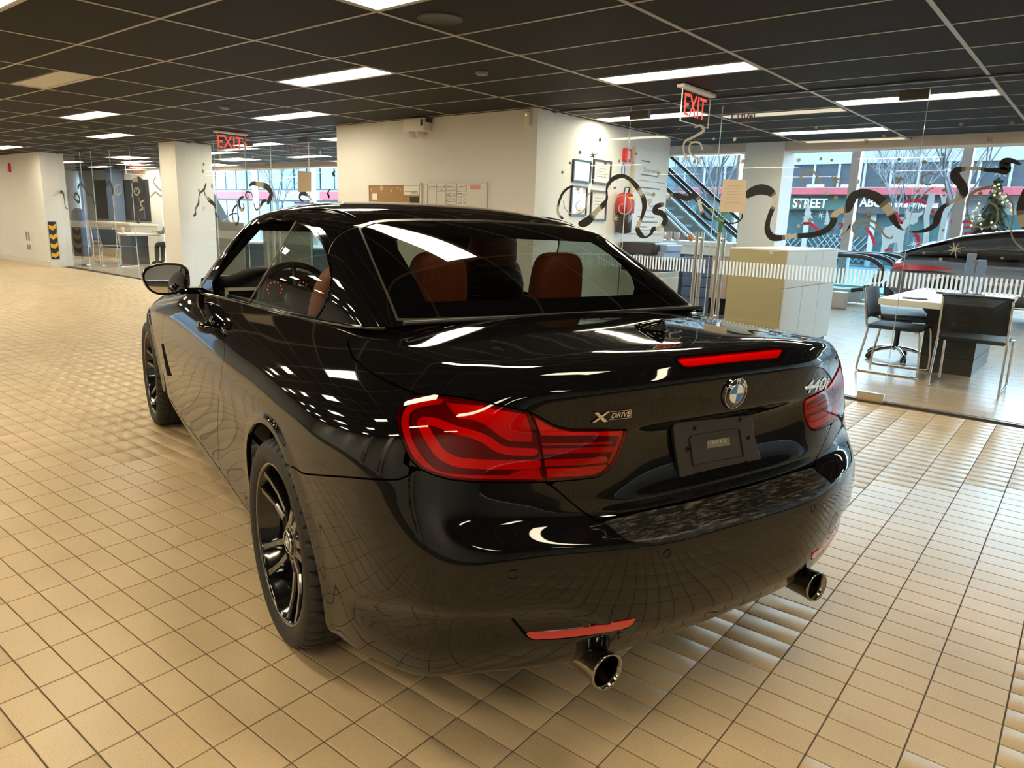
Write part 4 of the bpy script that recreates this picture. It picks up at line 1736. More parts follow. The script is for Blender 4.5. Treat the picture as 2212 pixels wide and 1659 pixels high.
def rear_frame(P, n, off=.001, up=(0, 0, 1)):
    """frame on the rear surface: X to the viewer's right (-y), Y up, Z outwards"""
    z = Vector(n).normalized()
    x = Vector(up).cross(z).normalized()
    y = z.cross(x)
    o = Vector(P)+z*off
    return Matrix(((x[0], y[0], z[0], o[0]), (x[1], y[1], z[1], o[1]), (x[2], y[2], z[2], o[2]), (0, 0, 0, 1)))


badge_chrome = pmat('badge_chrome', (.72, .71, .70), rough=.18, metal=1)
P, n = on_body(1586, 848)
n = n.copy()
n[1] = 0
P[1] = 0
M0 = rear_frame(P, n, .0)
RB = .041
bd = MB().lathe([(RB+.003, -.006), (RB+.003, .002), (RB, .006), (RB-.002, .0075), (.0, .009)], 56, M0).build('badge', cap_black, o_lid)
MB().lathe([(RB-.0012, .0060), (RB-.0005, .0080), (RB-.0018, .0086), (RB-.0026, .0076)], 56, M0).build('badge_ring', badge_chrome, o_lid)
MB().lathe([(.0258, .0086), (.0254, .0096), (.0246, .0096), (.0242, .0086)], 48, M0).build('badge_ring', badge_chrome, o_lid)
for k in range(4):
    V_ = [(0, 0, .0096)]+[(.0243*math.cos(k*PI/2+q*PI/20), .0243*math.sin(k*PI/2+q*PI/20), .0094) for q in range(11)]
    mesh_obj('badge_quarter', [tuple(M0 @ Vector(v)) for v in V_], [(0, i, i+1) for i in range(1, 11)], badge_white if k % 2 == 0 else badge_blue, o_lid)
for ch, a in (('B', 142), ('M', 90), ('W', 38)):
    ar = math.radians(a)
    T = M0 @ Matrix.Translation((.0322*math.cos(ar), .0322*math.sin(ar), .0088)) @ Matrix.Rotation(ar-PI/2, 4, 'Z')
    text_curve('badge_letter', ch, .0185, badge_white, o_lid, extrude=.0004, M=T, bold=.0)


def script_on(px0, px1, txt, size, **k):
    Pa, na = on_body(*px0)
    Pb, nb = on_body(*px1)
    mid = (Pa+Pb)/2
    x = Vector(Pb-Pa).normalized()
    z = Vector((na+nb)/2).normalized()
    y = z.cross(x).normalized()
    z = x.cross(y)
    o = Vector(mid)+z*.0015
    M = Matrix(((x[0], y[0], z[0], o[0]), (x[1], y[1], z[1], o[1]), (x[2], y[2], z[2], o[2]), (0, 0, 0, 1)))
    return M, (Pb-Pa), txt


M1, d1, _ = script_on((1736, 838), (1788, 827), '440i', .04)
L1 = float(np.linalg.norm(d1))
print('440i len', L1)
mod = text_curve('model_lettering', '440i', .052, badge_chrome, o_lid, extrude=.002, M=M1 @ Matrix.Translation((-.003, 0, .001)), shear=.12, bold=.0010, sx=1.0)
_xs = [v.co.x for v in mod.data.vertices]
mod.data.transform(Matrix.Diagonal((L1*.94/(max(_xs)-min(_xs)), 1, 1, 1)))
# all-wheel badge: crossed X and boxed word
M2, d2, _ = script_on((1277, 902), (1362, 893), '', .02)
L2 = float(np.linalg.norm(d2))
xb = MB()
w_ = L2
xb.prism([(-.50*w_, -.011), (-.40*w_, -.011), (-.05*w_, .012), (-.13*w_, .012)], 0, .003, M2)
xb.build('badge_stroke', badge_chrome, o_lid)
MB().prism([(-.37*w_, .013), (-.46*w_, .013), (-.21*w_, -.012), (-.10*w_, -.012)], .001, .004, M2).build('badge_stroke', badge_chrome, o_lid)
bx = MB()
for (a, b) in (((-.06*w_, -.0095), (.49*w_, -.0085)), ((-.02*w_, .0095), (.50*w_, .0105))):
    bx.prism([(a[0], a[1]), (b[0], a[1]), (b[0], b[1]), (a[0], b[1])], 0, .002, M2)
bx.prism([(.488*w_, -.0095), (.50*w_, -.0095), (.50*w_, .0105), (.488*w_, .0105)], 0, .002, M2)
bx.build('badge_frame', badge_chrome, o_lid)
text_curve('badge_lettering', 'DRIVE', .0165, badge_chrome, o_lid, extrude=.001, M=M2 @ Matrix.Translation((.225*w_, 0, .001)), shear=.25, bold=.0004, sx=1.12)

# third brake lamp, traced on the lip
bl = trace([(1455, 777), (1462, 772), (1560, 763), (1676, 752), (1684, 752), (1690, 758), (1688, 766), (1681, 776), (1580, 786), (1484, 796), (1474, 793)])
_b1 = (Xc < -.8) & (Zc > .95) & (aY < .3)
BLM = refine(BODY, _b1, 2)
f_bl = sd_poly(BLM[0][:, 1:3], bl[:, [1, 2]])
o_bl = panel('brake_lamp', clip(BLM, f_bl), lens_red, car, lip=.004, off=.0045)
panel('lamp_housing', clip(BLM, f_bl+.001), lamp_dark, o_bl, lip=0, off=.0005)
panel('lamp_bar', clip(BLM, f_bl+.0045), lamp_mid, o_bl, lip=0, off=.0012)
ring = clip(BLM, np.abs(f_bl)-.0016)
panel('lamp_surround', ring, gloss_black, o_bl, lip=.003, off=.003)

# number-plate bracket on the lid
bracket = pmat('bracket_plastic', (.020, .020, .021), rough=.38)
Pb, nb = on_body(1541, 956)
nb = np.array([-1.0, 0, -.02])
Pb[1] = -.015
Mb_ = rear_frame(Pb, nb, .002)
def bpx(px, py):
    """pixel -> bracket plane local coordinates"""
    o = Vector(Pb)+Vector(nb).normalized()*.008
    nn = Vector(nb)
    d = Vector(carray(px, py))
    c = Vector(CAMC)
    t = (o-c).dot(nn)/d.dot(nn)
    q = Mb_.inverted() @ (c+d*t)
    return (q[0], q[1])
outl = [bpx(*p) for p in ((1462, 1040), (1466, 1035), (1455, 960), (1451, 925), (1455, 914), (1465, 911), (1560, 902), (1618, 896), (1622, 900), (1626, 940), (1640, 985), (1641, 1000), (1625, 1008), (1590, 1011), (1588, 1018), (1530, 1026), (1528, 1032), (1480, 1042))]
mbk = MB()
mbk.prism(outl[::-1] if sum((outl[i][0]*outl[(i+1) % len(outl)][1]-outl[(i+1) % len(outl)][0]*outl[i][1]) for i in range(len(outl))) < 0 else outl, 0, .012, Mb_)
brk = mbk.build('plate_bracket', bracket, car, bevel=.003)
inn = [bpx(*p) for p in ((1487, 944), (1592, 926), (1601, 984), (1495, 1003))]
ic = np.mean(np.array(inn), 0)
fr = MB()
for i in range(4):
    a, b = np.array(inn[i]), np.array(inn[(i+1) % 4])
    d = (b-a)/np.linalg.norm(b-a)
    nrm = np.array([d[1], -d[0]])
    if nrm @ (ic-a) > 0:
        nrm = -nrm
    q = [a, b, b+nrm*.004, a+nrm*.004]
    ar_ = sum(q[k][0]*q[(k+1) % 4][1]-q[(k+1) % 4][0]*q[k][1] for k in range(4))
    fr.prism([tuple(t) for t in (q if ar_ > 0 else q[::-1])], .010, .016, Mb_)
fr.build('bracket_rib', bracket, brk)
def quad_on(name, px, h0, h1, mat, parent):
    q = [bpx(*p) for p in px]
    ar_ = sum(q[k][0]*q[(k+1) % len(q)][1]-q[(k+1) % len(q)][0]*q[k][1] for k in range(len(q)))
    return MB().prism(q if ar_ > 0 else q[::-1], h0, h1, Mb_).build(name, mat, parent)
quad_on('bracket_label', [(1522, 951), (1571, 943), (1573, 960), (1524, 967)], .012, .0128, pmat('label_grey', (.16, .15, .12), rough=.5), brk)
for k in range(14):
    xx = 1530+k*2.6
    if k % 3 == 1:
        continue
    yy = 951.5-(xx-1530)*.155
    quad_on('barcode_bar', [(xx, yy), (xx+1.4, yy-.2), (xx+1.6, yy+6.6), (xx+.2, yy+6.8)], .0128, .0131, pmat('label_bar', (.42, .40, .34), rough=.5), brk)
for (hx_, hy_) in ((1496, 923), (1594, 905), (1505, 1021), (1607, 998), (1481, 969), (1612, 944)):
    c_ = bpx(hx_, hy_)
    MB().lathe([(.0055, .011), (.0060, .0135), (.0035, .0135), (.003, .006), (0, .006)], 14, Mb_ @ Matrix.Translation((c_[0], c_[1], 0))).build('bracket_hole', dark_void, brk)

# antenna fin
fx, fz = -.655, 1.059
fin = MB()
V_, F_ = [], []
prof = [(.070, .005, .002), (.050, .018, .010), (.018, .024, .019), (-.014, .022, .027), (-.034, .016, .032), (-.044, .010, .033), (-.050, .004, .022), (-.053, .001, .003)]
nn_ = 14
for (dx, w, h) in prof:
    for k in range(nn_):
        a = PI*k/(nn_-1)
        V_.append((fx+dx, w*math.cos(a), fz-.004+h*max(0.0, math.sin(a))**.8))
for i in range(len(prof)-1):
    for k in range(nn_-1):
        F_.append((i*nn_+k, (i+1)*nn_+k, (i+1)*nn_+k+1, i*nn_+k+1))
mesh_obj('antenna_fin', V_, F_, paint, car, smooth=True)

# bumper: protector on the load edge, reflectors, sensors, tow cover, tail pipes
scuff = pmat('scuffed_black', (.012, .012, .012), rough=.3)
nn2, ll2, bb2 = nodes_of(scuff)
tc = nn2.new('ShaderNodeTexCoord')
mp = nn2.new('ShaderNodeMapping')
mp.inputs['Scale'].default_value = (26, 4, 26)
mp.inputs['Rotation'].default_value = (0, 0, .5)
no = nn2.new('ShaderNodeTexNoise')
no.inputs['Scale'].default_value = 6
no.inputs['Detail'].default_value = 8
no.inputs['Roughness'].default_value = .7
rp = nn2.new('ShaderNodeValToRGB')
rp.color_ramp.elements[0].position = .50
rp.color_ramp.elements[0].color = (.006, .0055, .005, 1)
rp.color_ramp.elements[1].position = .70
rp.color_ramp.elements[1].color = (.13, .115, .09, 1)
ll2.new(tc.outputs['Object'], mp.inputs['Vector'])
ll2.new(mp.outputs['Vector'], no.inputs['Vector'])
ll2.new(no.outputs['Fac'], rp.inputs['Fac'])
ll2.new(rp.outputs['Color'], bb2.inputs['Base Color'])
sp_ = sz(trace([(1180, 1046), (1240, 1098), (1268, 1118), (1300, 1146), (1330, 1160)]))
f_sh = np.maximum.reduce([zC*0+Zc-zC+.003, -(Zc-np.interp(SZ[:, 0], [0, .23, .30, .345, .385, .42, .45], [.622, .623, .626, .634, .648, .668, .70])), SZ[:, 0]-.47])
f_sh = np.where((Xc < -.8) & (Zc > .55), f_sh, 1.0)
panel('load_edge_protector', clip(BODY, f_sh), scuff, o_bump, lip=.003, off=.0015)
refl = pmat('bumper_reflector_red', (.55, .008, .010), rough=.18, coat=1)
def c6(pts):
    return [(960+x*.2441, 1200+y*.2441) for x, y in pts]
rp_ = sz(trace(c6([(715, 675), (900, 670), (1100, 655), (1300, 625), (1500, 590), (1690, 552), (1660, 600), (1610, 632), (1450, 670), (1250, 700), (1000, 728), (790, 738), (740, 715)])))
RFM = refine(BODY, (Xc < -.6) & (Zc < .6) & (Yc > .2), 2)
rSZ = sz(RFM[0][:, :3])
f_rp = sd_poly(rSZ, rp_)
sl_ = sz(trace(c6([(585, 560), (610, 556), (720, 680), (760, 728), (1000, 728), (1250, 700), (1620, 632), (1630, 642), (1250, 712), (1000, 742), (770, 745), (730, 725), (690, 690)])))
f_sl = sd_poly(rSZ, sl_)
for s in (1, -1):
    ss = side
    m = clip(RFM, f_rp)
    m2 = clip(RFM, f_sl)
    if s < 0:
        m, m2 = mirror(m), mirror(m2)
    panel('bumper_reflector', m, refl, o_bump, lip=.003, off=.0022)
    panel('reflector_slot', m2, dark_void, o_bump, lip=0, off=.001)
    for (sx_, sy_, rr_) in ((1441, 1196, .0105), (1108, 1241, .0105)):
        P_, n_ = on_body(sx_, sy_)
        pm = refine(BODY, np.linalg.norm(BV-P_, axis=1) < .05, 3)
        m3 = clip(pm, np.abs(np.linalg.norm(pm[0][:, :3]-P_, axis=1)-rr_)-.0008)
        if s < 0:
            m3 = mirror(m3)
        panel('parking_sensor', m3, dark_void, o_bump, lip=0, off=.0006)
P_, n_ = on_body(1800, 1131)
pm = refine(BODY, np.linalg.norm(BV-P_, axis=1) < .08, 3)
panel('tow_eye_cover', clip(pm, np.abs(np.linalg.norm(pm[0][:, :3]-P_, axis=1)-.031)-.0009), dark_void, o_bump, lip=0, off=.0006)
pipe_dark = pmat('pipe_inside', (.012, .010, .008), rough=.7)
tip_metal = pmat('tail_pipe_metal', (.30, .27, .23), rough=.14, metal=1)
for s in (1, -1):
    T = Matrix.Translation((-1.0, s*.408, .307)) @ Matrix.Rotation(-PI/2, 4, 'Y')
    t = MB().lathe([(.040, -.17), (.043, -.02), (.0455, .0), (.0465, .006), (.0445, .010), (.0400, .007), (.0375, -.01), (.0365, -.09)], 40, T).build('tail_pipe', tip_metal, car)
    MB().lathe([(.0365, -.088), (.0, -.088)], 30, T).build('pipe_inside', pipe_dark, t)
    MB().lathe([(.034, -.30), (.040, -.17)], 24, T).build('pipe_extension', tip_metal, t)

# ---- roof rail cap (raised strip over the side glass)
for s in (1, -1):
    q = gtrace([(628, 462), (660, 455), (700, 455), (740, 461), (768, 470)])
    pts = [(p[0], s*abs(p[1]), p[2]-.003) for p in q]
    MB().tube([tuple(z) for z in catmull(pts, 5)], [.002+.010*min(1, k/6) if k < 10 else .012-.006*max(0, (k-14)/6) for k in range((len(pts)-1)*5+1)], 10).build('roof_rail_cap', paint, car)
# ---- cabin
def superbox(name, c, s, mat, parent, e=.35, taper=(1, 1), lean=0.0, rz=0.0, n=20, m=14, lean_y=0.0, bulge=0.0):
    """soft box; s=(sx,sy,sz); taper = y-scale at bottom/top; lean shifts x with height"""
    V, F = [], []
    for i in range(m+1):
        v = -PI/2+PI*i/m
        for k in range(n):
            u = 2*PI*k/n
            cv, sv = math.cos(v), math.sin(v)
            f = lambda w: math.copysign(abs(w)**e, w)
            z = f(sv)*s[2]/2
            t = z/s[2]+.5
            ty = taper[0]+(taper[1]-taper[0])*t
            x = f(cv)*f(math.cos(u))*s[0]/2
            y = f(cv)*f(math.sin(u))*s[1]/2*ty
            V.append((c[0]+x+lean*(z), c[1]+y+lean_y*z, c[2]+z))
    for i in range(m):
        for k in range(n):
            F.append((i*n+k, i*n+(k+1) % n, (i+1)*n+(k+1) % n, (i+1)*n+k))
    return mesh_obj(name, V, F, mat, parent, smooth=True)


dash = pmat('dashboard_black', (.010, .010, .010), rough=.5)
cream = pmat('cabin_trim_silver', (.72, .66, .54), rough=.35)
def make_seat(x, y):
    b = superbox('seat', (x, y, .86), (.17, .50, .62), leather, car, e=.45, taper=(.98, .70), lean=-.32)
    superbox('headrest', (x-.115, y, 1.20), (.115, .27, .20), leather, b, e=.55, taper=(1.0, .82), lean=-.15)
    superbox('seat_cushion', (x+.28, y, .55), (.52, .50, .20), leather, b, e=.4)
    superbox('seat_back_shell', (x-.035, y, .84), (.14, .44, .58), pmat('seat_back', (.055, .012, .008), rough=.45), b, e=.45, taper=(.98, .8), lean=-.32)
    return b
make_seat(.64, .375)
make_seat(.93, -.375)
for s in (1, -1):
    b = superbox('rear_seat', (.17, s*.33, .80), (.17, .54, .46), leather, car, e=.4, taper=(1, .95), lean=-.25)
    superbox('headrest', (.155, s*.262, 1.115), (.12, .235, .225), leather, b, e=.52, taper=(1.0, .80), lean=-.10)
superbox('parcel_shelf', (-.04, 0, .985), (.36, 1.22, .08), dash, car, e=.25)
# dashboard with hood over the instruments
V_, F_ = [], []
ys_ = np.linspace(-.70, .70, 29)
sec = [(2.06, .92), (2.02, .985), (1.86, 1.008), (1.72, 1.008), (1.62, .99), (1.585, .95), (1.60, .85), (1.66, .62)]
for y in ys_:
    hood = math.exp(-((y-.375)/.17)**4)*.055
    for k, (x, z) in enumerate(sec):
        zz = z+(hood if 2 <= k <= 4 else hood*.5 if k in (1,) else 0)
        xx = x-(hood*1.0 if k in (3, 4) else 0)
        V_.append((xx, y, zz))
m_ = len(sec)
for i in range(len(ys_)-1):
    for k in range(m_-1):
        F_.append((i*m_+k, i*m_+k+1, (i+1)*m_+k+1, (i+1)*m_+k))
dsh = mesh_obj('dashboard', V_, F_, dash, car, smooth=True)
vent = MB()
def rr(y0, y1, z0, z1, x, t):
    vent.span((x-.008, y0, z0), (x, y1, z0+t))
    vent.span((x-.008, y0, z1-t), (x, y1, z1))
    vent.span((x-.008, y0, z0), (x, y0+t, z1))
    vent.span((x-.008, y1-t, z0), (x, y1, z1))
rr(.50, .68, .900, .978, 1.566, .015)
vent.build('air_vent', cream, dsh)
for k in range(3):
    MB().span((1.566, .51, .923+k*.016), (1.574, .66, .928+k*.016)).build('vent_slat', dash, dsh)
gl_ = MB().span((1.572, .24, .92), (1.578, .50, 1.01))
gl_.build('instrument_panel', dark_void, dsh)
red_glow = pmat('instrument_red', (.3, .01, .01), emit=(1, .08, .05), estr=1.5)
for cy in (.44, .31):
    for k in range(9):
        a = math.radians(-30+k*30)
        MB().box((1.568, cy+.036*math.cos(a), .965+.036*math.sin(a)), (.002, .004, .007)).build('dial_mark', red_glow, dsh)
# steering wheel
T = Matrix.Translation((1.40, .375, .925)) @ Matrix.Rotation(math.radians(-68), 4, 'Y')
pts = [tuple(T @ Vector((.183*math.cos(2*PI*k/36), .183*math.sin(2*PI*k/36), 0))) for k in range(36)]
sw = MB().tube(pts, .016, 12, closed=True).build('steering_wheel', plastic_black, car)
MB().lathe([(.0, -.03), (.075, -.025), (.085, 0), (.06, .022), (.0, .028)], 28, T).build('wheel_hub', plastic_black, sw)
for a in (0, PI, -PI/2):
    MB().tube([tuple(T @ Vector((.07*math.cos(a+PI/2), .07*math.sin(a+PI/2), 0))), tuple(T @ Vector((.178*math.cos(a+PI/2), .178*math.sin(a+PI/2), 0)))], .013, 8).build('wheel_spoke', plastic_black, sw)
# door cards and sills, floor
for s in (1, -1):
    dc = MB()
    pts = [(-.1, 1.0), (.5, .985), (1.2, .962), (1.9, .93), (1.9, .35), (-.1, .35)]
    dc.prism(pts if s > 0 else pts, -.012, .012, frame_M((0, s*.66, 0), (1, 0, 0), (0, 0, 1)))
    dc.build('door_card', dash, car)
MB().span((-.1, -.66, .30), (1.95, .66, .33)).build('cabin_floor', dark_void, car)
MB().span((-.12, -.66, .30), (-.09, .66, .98)).build('cabin_bulkhead', dark_void, car)
superbox('centre_console', (1.2, 0, .62), (1.0, .24, .30), dash, car, e=.3)
# sun visor / mirror
MB().span((1.44, .20, 1.255), (1.50, .52, 1.30), bev=.01).build('sun_visor', dash, car)
superbox('interior_mirror', (1.45, 0, 1.235), (.035, .22, .07), dash, car, e=.4)
# dark lining under the roof
lin = clip(GH, np.maximum.reduce([-(f_rw), -(f_qw-.008), -(f_fw-.008), -(f_ws-.01)]))
Al = lin[0].copy()
Al[:, :3] -= Al[:, 3:6]*.022
mesh_obj('roof_lining', Al[:, :3], lin[1], pmat('roof_lining', (.012, .011, .010), rough=.9), car, smooth=True)
# ================================================================== THINGS ON THE WALLS AND CEILING
def W3(px, py, **k):
    return at_y(px, py, k['y']) if 'y' in k else at_x(px, py, k['x']) if 'x' in k else at_z(px, py, k['z'])


white_plastic = pmat('white_plastic', (.78, .76, .72), rough=.4)
black_ink = pmat('black_ink', (.02, .02, .02), rough=.6)
red_ink = pmat('red_ink', (.65, .06, .05), rough=.6)
teal_ink = pmat('teal_ink', (.10, .40, .38), rough=.6)
paper = pmat('paper', (.80, .79, .75), rough=.8)
alu = pmat('aluminium', (.60, .60, .60), rough=.35, metal=1)
exit_red = pmat('exit_red', (.8, .03, .02), emit=(1.0, .08, .05), estr=.9)
acryl = thin_glass('acrylic', (.80, .80, .78), 1.45)
YW = 6.04

# cork board
def board(name, tl, br, y, label, cat):
    a, c = W3(*tl, y=y), W3(*br, y=y)
    t = empty(name, ((a[0]+c[0])/2, y, (a[2]+c[2])/2), 0, label, cat)
    return t, abs(c[0]-a[0]), abs(a[2]-c[2])
t, w, h = board('cork_board', (798, 399), (911, 460), YW, 'cork notice board with torn scraps in a white frame', 'notice board')
cork = pmat('cork', (.36, .22, .11), rough=.9)
add_noise_colour(cork, (.32, .19, .09), (.41, .26, .135), scale=160, bump=.4)
MB().span((-w/2, -.012, -h/2), (w/2, -.001, h/2)).build('cork_panel', cork, t)
for (a, b_) in (((-w/2-.015, -h/2-.015), (-w/2+.012, h/2+.015)), ((w/2-.012, -h/2-.015), (w/2+.015, h/2+.015)), ((-w/2, h/2-.012), (w/2, h/2+.015)), ((-w/2, -h/2-.015), (w/2, -h/2+.012))):
    MB().span((a[0], -.022, a[1]), (b_[0], -.0, b_[1])).build('board_frame', white_plastic, t)
for (x, z, s_) in ((-.42, .10, .05), (-.23, .125, .085), (-.05, .09, .04), (.07, .12, .035), (.12, .10, .025)):
    pts = [(x+s_*.6*math.cos(a)*rnd.uniform(.4, 1), z+s_*.6*math.sin(a)*rnd.uniform(.4, 1)) for a in [k*PI/4 for k in range(8)]]
    MB().prism(pts, 0, .0012, frame_M((0, -.0125, 0), (1, 0, 0), (0, 0, 1)) @ Matrix.Scale(1, 4)).build('torn_scrap', pmat('scrap', (.55, .40, .27), rough=.9), t)
MB().span((-w/2+.07, -.0145, -.02), (-w/2+.16, -.0125, .055)).build('blank_note', paper, t)
MB().span((w/2-.30, -.015, h/2-.125), (w/2-.03, -.0125, h/2-.015)).build('printed_notice', paper, t)
MB().span((w/2-.28, -.0158, h/2-.085), (w/2-.06, -.015, h/2-.075)).build('notice_line', pmat('green_ink', (.25, .30, .12), rough=.7), t)
MB().span((w/2-.19, -.016, -.09), (w/2-.035, -.0125, h/2-.14)).build('group_photo', black_ink, t)
for k in range(5):
    MB().lathe([(.0, .001), (.012, .001)], 10, frame_M((w/2-.165+k*.026, -.0165, .06+.012*(k % 2)), (1, 0, 0), (0, 0, 1))).build('photo_face', pmat('photo_skin', (.45, .27, .20), rough=.8), t)

# white board with a hand-ruled table
t, w, h = board('white_board', (925, 396), (1052, 462), YW, 'white planning board with hand-written rows in black and red', 'white board')
MB().span((-w/2, -.010, -h/2), (w/2, -.001, h/2)).build('board_panel', pmat('whiteboard', (.74, .73, .70), rough=.2), t)
for (a, b_) in (((-w/2-.008, -h/2), (-w/2+.006, h/2)), ((w/2-.006, -h/2), (w/2+.008, h/2)), ((-w/2, h/2-.006), (w/2, h/2+.008)), ((-w/2, -h/2-.008), (w/2, -h/2+.006))):
    MB().span((a[0], -.018, a[1]), (b_[0], -.0, b_[1])).build('board_frame', alu, t)
cols = [-w/2+.145, -w/2+.30, -w/2+.47, -w/2+.615]
for c_ in cols:
    MB().span((c_-.002, -.0112, -h/2), (c_+.002, -.0104, h/2-.01)).build('ruled_line', black_ink, t)
def scribble(x0, x1, z, mat):
    pts = []
    n_ = int((x1-x0)/.008)
    for q in range(n_+1):
        pts.append((x0+(x1-x0)*q/n_, -.0112, z+rnd.uniform(-.008, .008)))
    MB().tube(pts, .0022, 4, caps=False).build('handwriting', mat, t)
zt = h/2-.04
for k, (x0, x1) in enumerate(((-w/2+.01, cols[0]-.01), (cols[0]+.01, cols[1]-.01), (cols[1]+.02, cols[2]-.02), (cols[2]+.02, cols[3]-.02))):
    scribble(x0, x1, zt, black_ink)
MB().span((-w/2+.005, -.0112, zt-.028), (cols[2], -.0104, zt-.024)).build('ruled_line', black_ink, t)
scribble(cols[0]+.015, cols[1]-.02, zt-.045, black_ink)
for k in range(6):
    scribble(cols[1]+.01, cols[1]+.10, zt-.045-k*.029, black_ink)
    scribble(cols[1]+.11, cols[2]-.012, zt-.045-k*.029, teal_ink if k < 2 else red_ink)
for k in range(5):
    scribble(cols[2]+.01, cols[2]+.09, zt-.05-k*.031, black_ink)
    scribble(cols[2]+.10, cols[3]-.01, zt-.05-k*.031, red_ink if k in (0, 1, 4) else teal_ink)
MB().span((cols[3]+.06, -.0112, h/2-.07), (cols[3]+.21, -.0104, h/2-.018)).build('pink_magnet_strip', pmat('pink_strip', (.70, .35, .34), rough=.6), t)

# emergency light box
a = W3(891, 258, y=YW)
b_ = W3(931, 254, y=YW)
t = empty('emergency_light', ((a[0]+b_[0])/2, YW, CZ), 0, 'white emergency light box with a clear lamp head under the ceiling', 'emergency light')
w = abs(b_[0]-a[0])+.03
MB().span((-w/2, -.13, -.155), (w/2, 0, -.01), bev=.012).build('housing', white_plastic, t)
MB().span((w/2-.05, -.1315, -.10), (w/2-.015, -.130, -.03)).build('label', black_ink, t)
lens_c = thin_glass('clear_lens', (.8, .8, .8))
for xx in (-.05, .06):
    MB().lathe([(.0, -.055), (.045, -.045), (.06, -.01), (.06, .012)], 24, Matrix.Translation((xx, -.075, -.165))).build('lamp_head', pmat('lamp_head_grey', (.55, .55, .54), rough=.15), t)
MB().span((w/2, -.10, -.06), (w/2+.035, -.03, -.02), bev=.006).build('knock_out_box', satin := pmat('matt_black', (.015, .015, .015), rough=.5), t)

# motion sensor
a = W3(1142, 257, y=YW)
t = empty('motion_sensor', (a[0], YW, a[2]), 0, 'small white motion sensor high on the wall near the corner', 'sensor')
MB().span((-.035, -.045, -.08), (.035, 0, .07), bev=.014).build('housing', white_plastic, t)
MB().lathe([(.0, .006), (.006, .004), (.008, 0)], 12, frame_M((0, -.045, .03), (1, 0, 0), (0, 0, 1))).build('indicator', pmat('amber_led', (.9, .5, .1), emit=(1, .5, .1), estr=2), t)

# framed certificates on the side wall (faces +x)
XS = -4.72
frame_black = pmat('frame_black', (.012, .012, .014), rough=.3)
for k, (tl, br, lb) in enumerate((((1237, 343), (1273, 396), 'framed bluish certificate, upper one beside the glass edge'), ((1281, 343), (1316, 400), 'framed certificate with a signature, upper one nearer the red strobe'),
                                  ((1233, 400), (1264, 467), 'framed certificate, lower one behind the painted circle'), ((1276, 410), (1306, 477), 'framed letter page, lower one nearer the extinguisher'))):
    a, c = W3(*tl, x=XS), W3(*br, x=XS)
    t = empty('picture_frame', (XS, (a[1]+c[1])/2, (a[2]+c[2])/2), 0, lb, 'picture frame')
    w, h = abs(c[1]-a[1]), abs(a[2]-c[2])
    e = .018
    for (p, q) in (((-w/2, -h/2), (-w/2+e, h/2)), ((w/2-e, -h/2), (w/2, h/2)), ((-w/2+e, h/2-e), (w/2-e, h/2)), ((-w/2+e, -h/2), (w/2-e, -h/2+e))):
        MB().span((0, p[0], p[1]), (.022, q[0], q[1])).build('frame_bar', frame_black, t)
    pg = pmat('certificate_blue', (.50, .62, .74), rough=.5) if k == 0 else paper
    MB().span((.001, -w/2+e, -h/2+e), (.008, w/2-e, h/2-e)).build('sheet', pg, t)
    for q in range(5 if k else 2):
        zz_ = h*.25-q*h*.11
        MB().span((.008, -w*.30, zz_-.003), (.009, w*(.30-.05*(q % 3)), zz_+.003)).build('text_line', pmat('grey_ink', (.35, .33, .32), rough=.7), t)
    mesh_obj('cover_glass', [(.014, -w/2+e, -h/2+e), (.014, w/2-e, -h/2+e), (.014, w/2-e, h/2-e), (.014, -w/2+e, h/2-e)], [(0, 1, 2, 3)], thin_glass('picture_glass', (.97, .97, .97)), t)

# strobe, sticker, extinguisher in a red cover
a, c = W3(1344, 322, x=XS), W3(1357, 349, x=XS)
t = empty('alarm_strobe', (XS, (a[1]+c[1])/2, (a[2]+c[2])/2), 0, 'red alarm strobe above the covered extinguisher', 'alarm')
MB().span((0, -.07, -.075), (.05, .07, .075), bev=.012).build('housing', pmat('alarm_red', (.60, .02, .02), rough=.3), t)
MB().span((.05, -.02, -.05), (.062, .02, .05), bev=.005).build('strobe_lens', pmat('strobe_lens', (.75, .45, .4), rough=.2), t)
a = W3(1346, 367, x=XS)
t = MB().lathe([(.0, .002), (.06, .002), (.062, 0)], 28, frame_M((XS+.001, a[1], a[2]), (0, 1, 0), (0, 0, 1)) @ Matrix.Diagonal((.75, 1.25, 1, 1))).build('round_sticker', pmat('sticker_blue', (.08, .22, .5), rough=.4))
tag(t, 'oval blue sticker with a white figure between the strobe and the extinguisher', 'sticker')
MB().prism([(-.02, -.05), (.015, -.045), (.02, .045), (-.015, .05)], .002, .003, frame_M((XS+.001, a[1], a[2]), (0, 1, 0), (0, 0, 1))).build('figure', pmat('sticker_white', (.8, .8, .8), rough=.5), t).matrix_parent_inverse = Matrix()
a, c = W3(1334, 405, x=XS+.1), W3(1364, 505, x=XS+.1)
t = empty('fire_extinguisher', (XS, (a[1]+c[1])/2, 0), 0, 'fire extinguisher under a red fabric cover hung on the side wall', 'extinguisher')
zt, zb = a[2]-.02, c[2]
superb = []
V_, F_ = [], []
secs = [(zb, .05, .05), (zb+.05, .075, .08), (zb+.24, .085, .10), (zb+.26, .10, .135)]
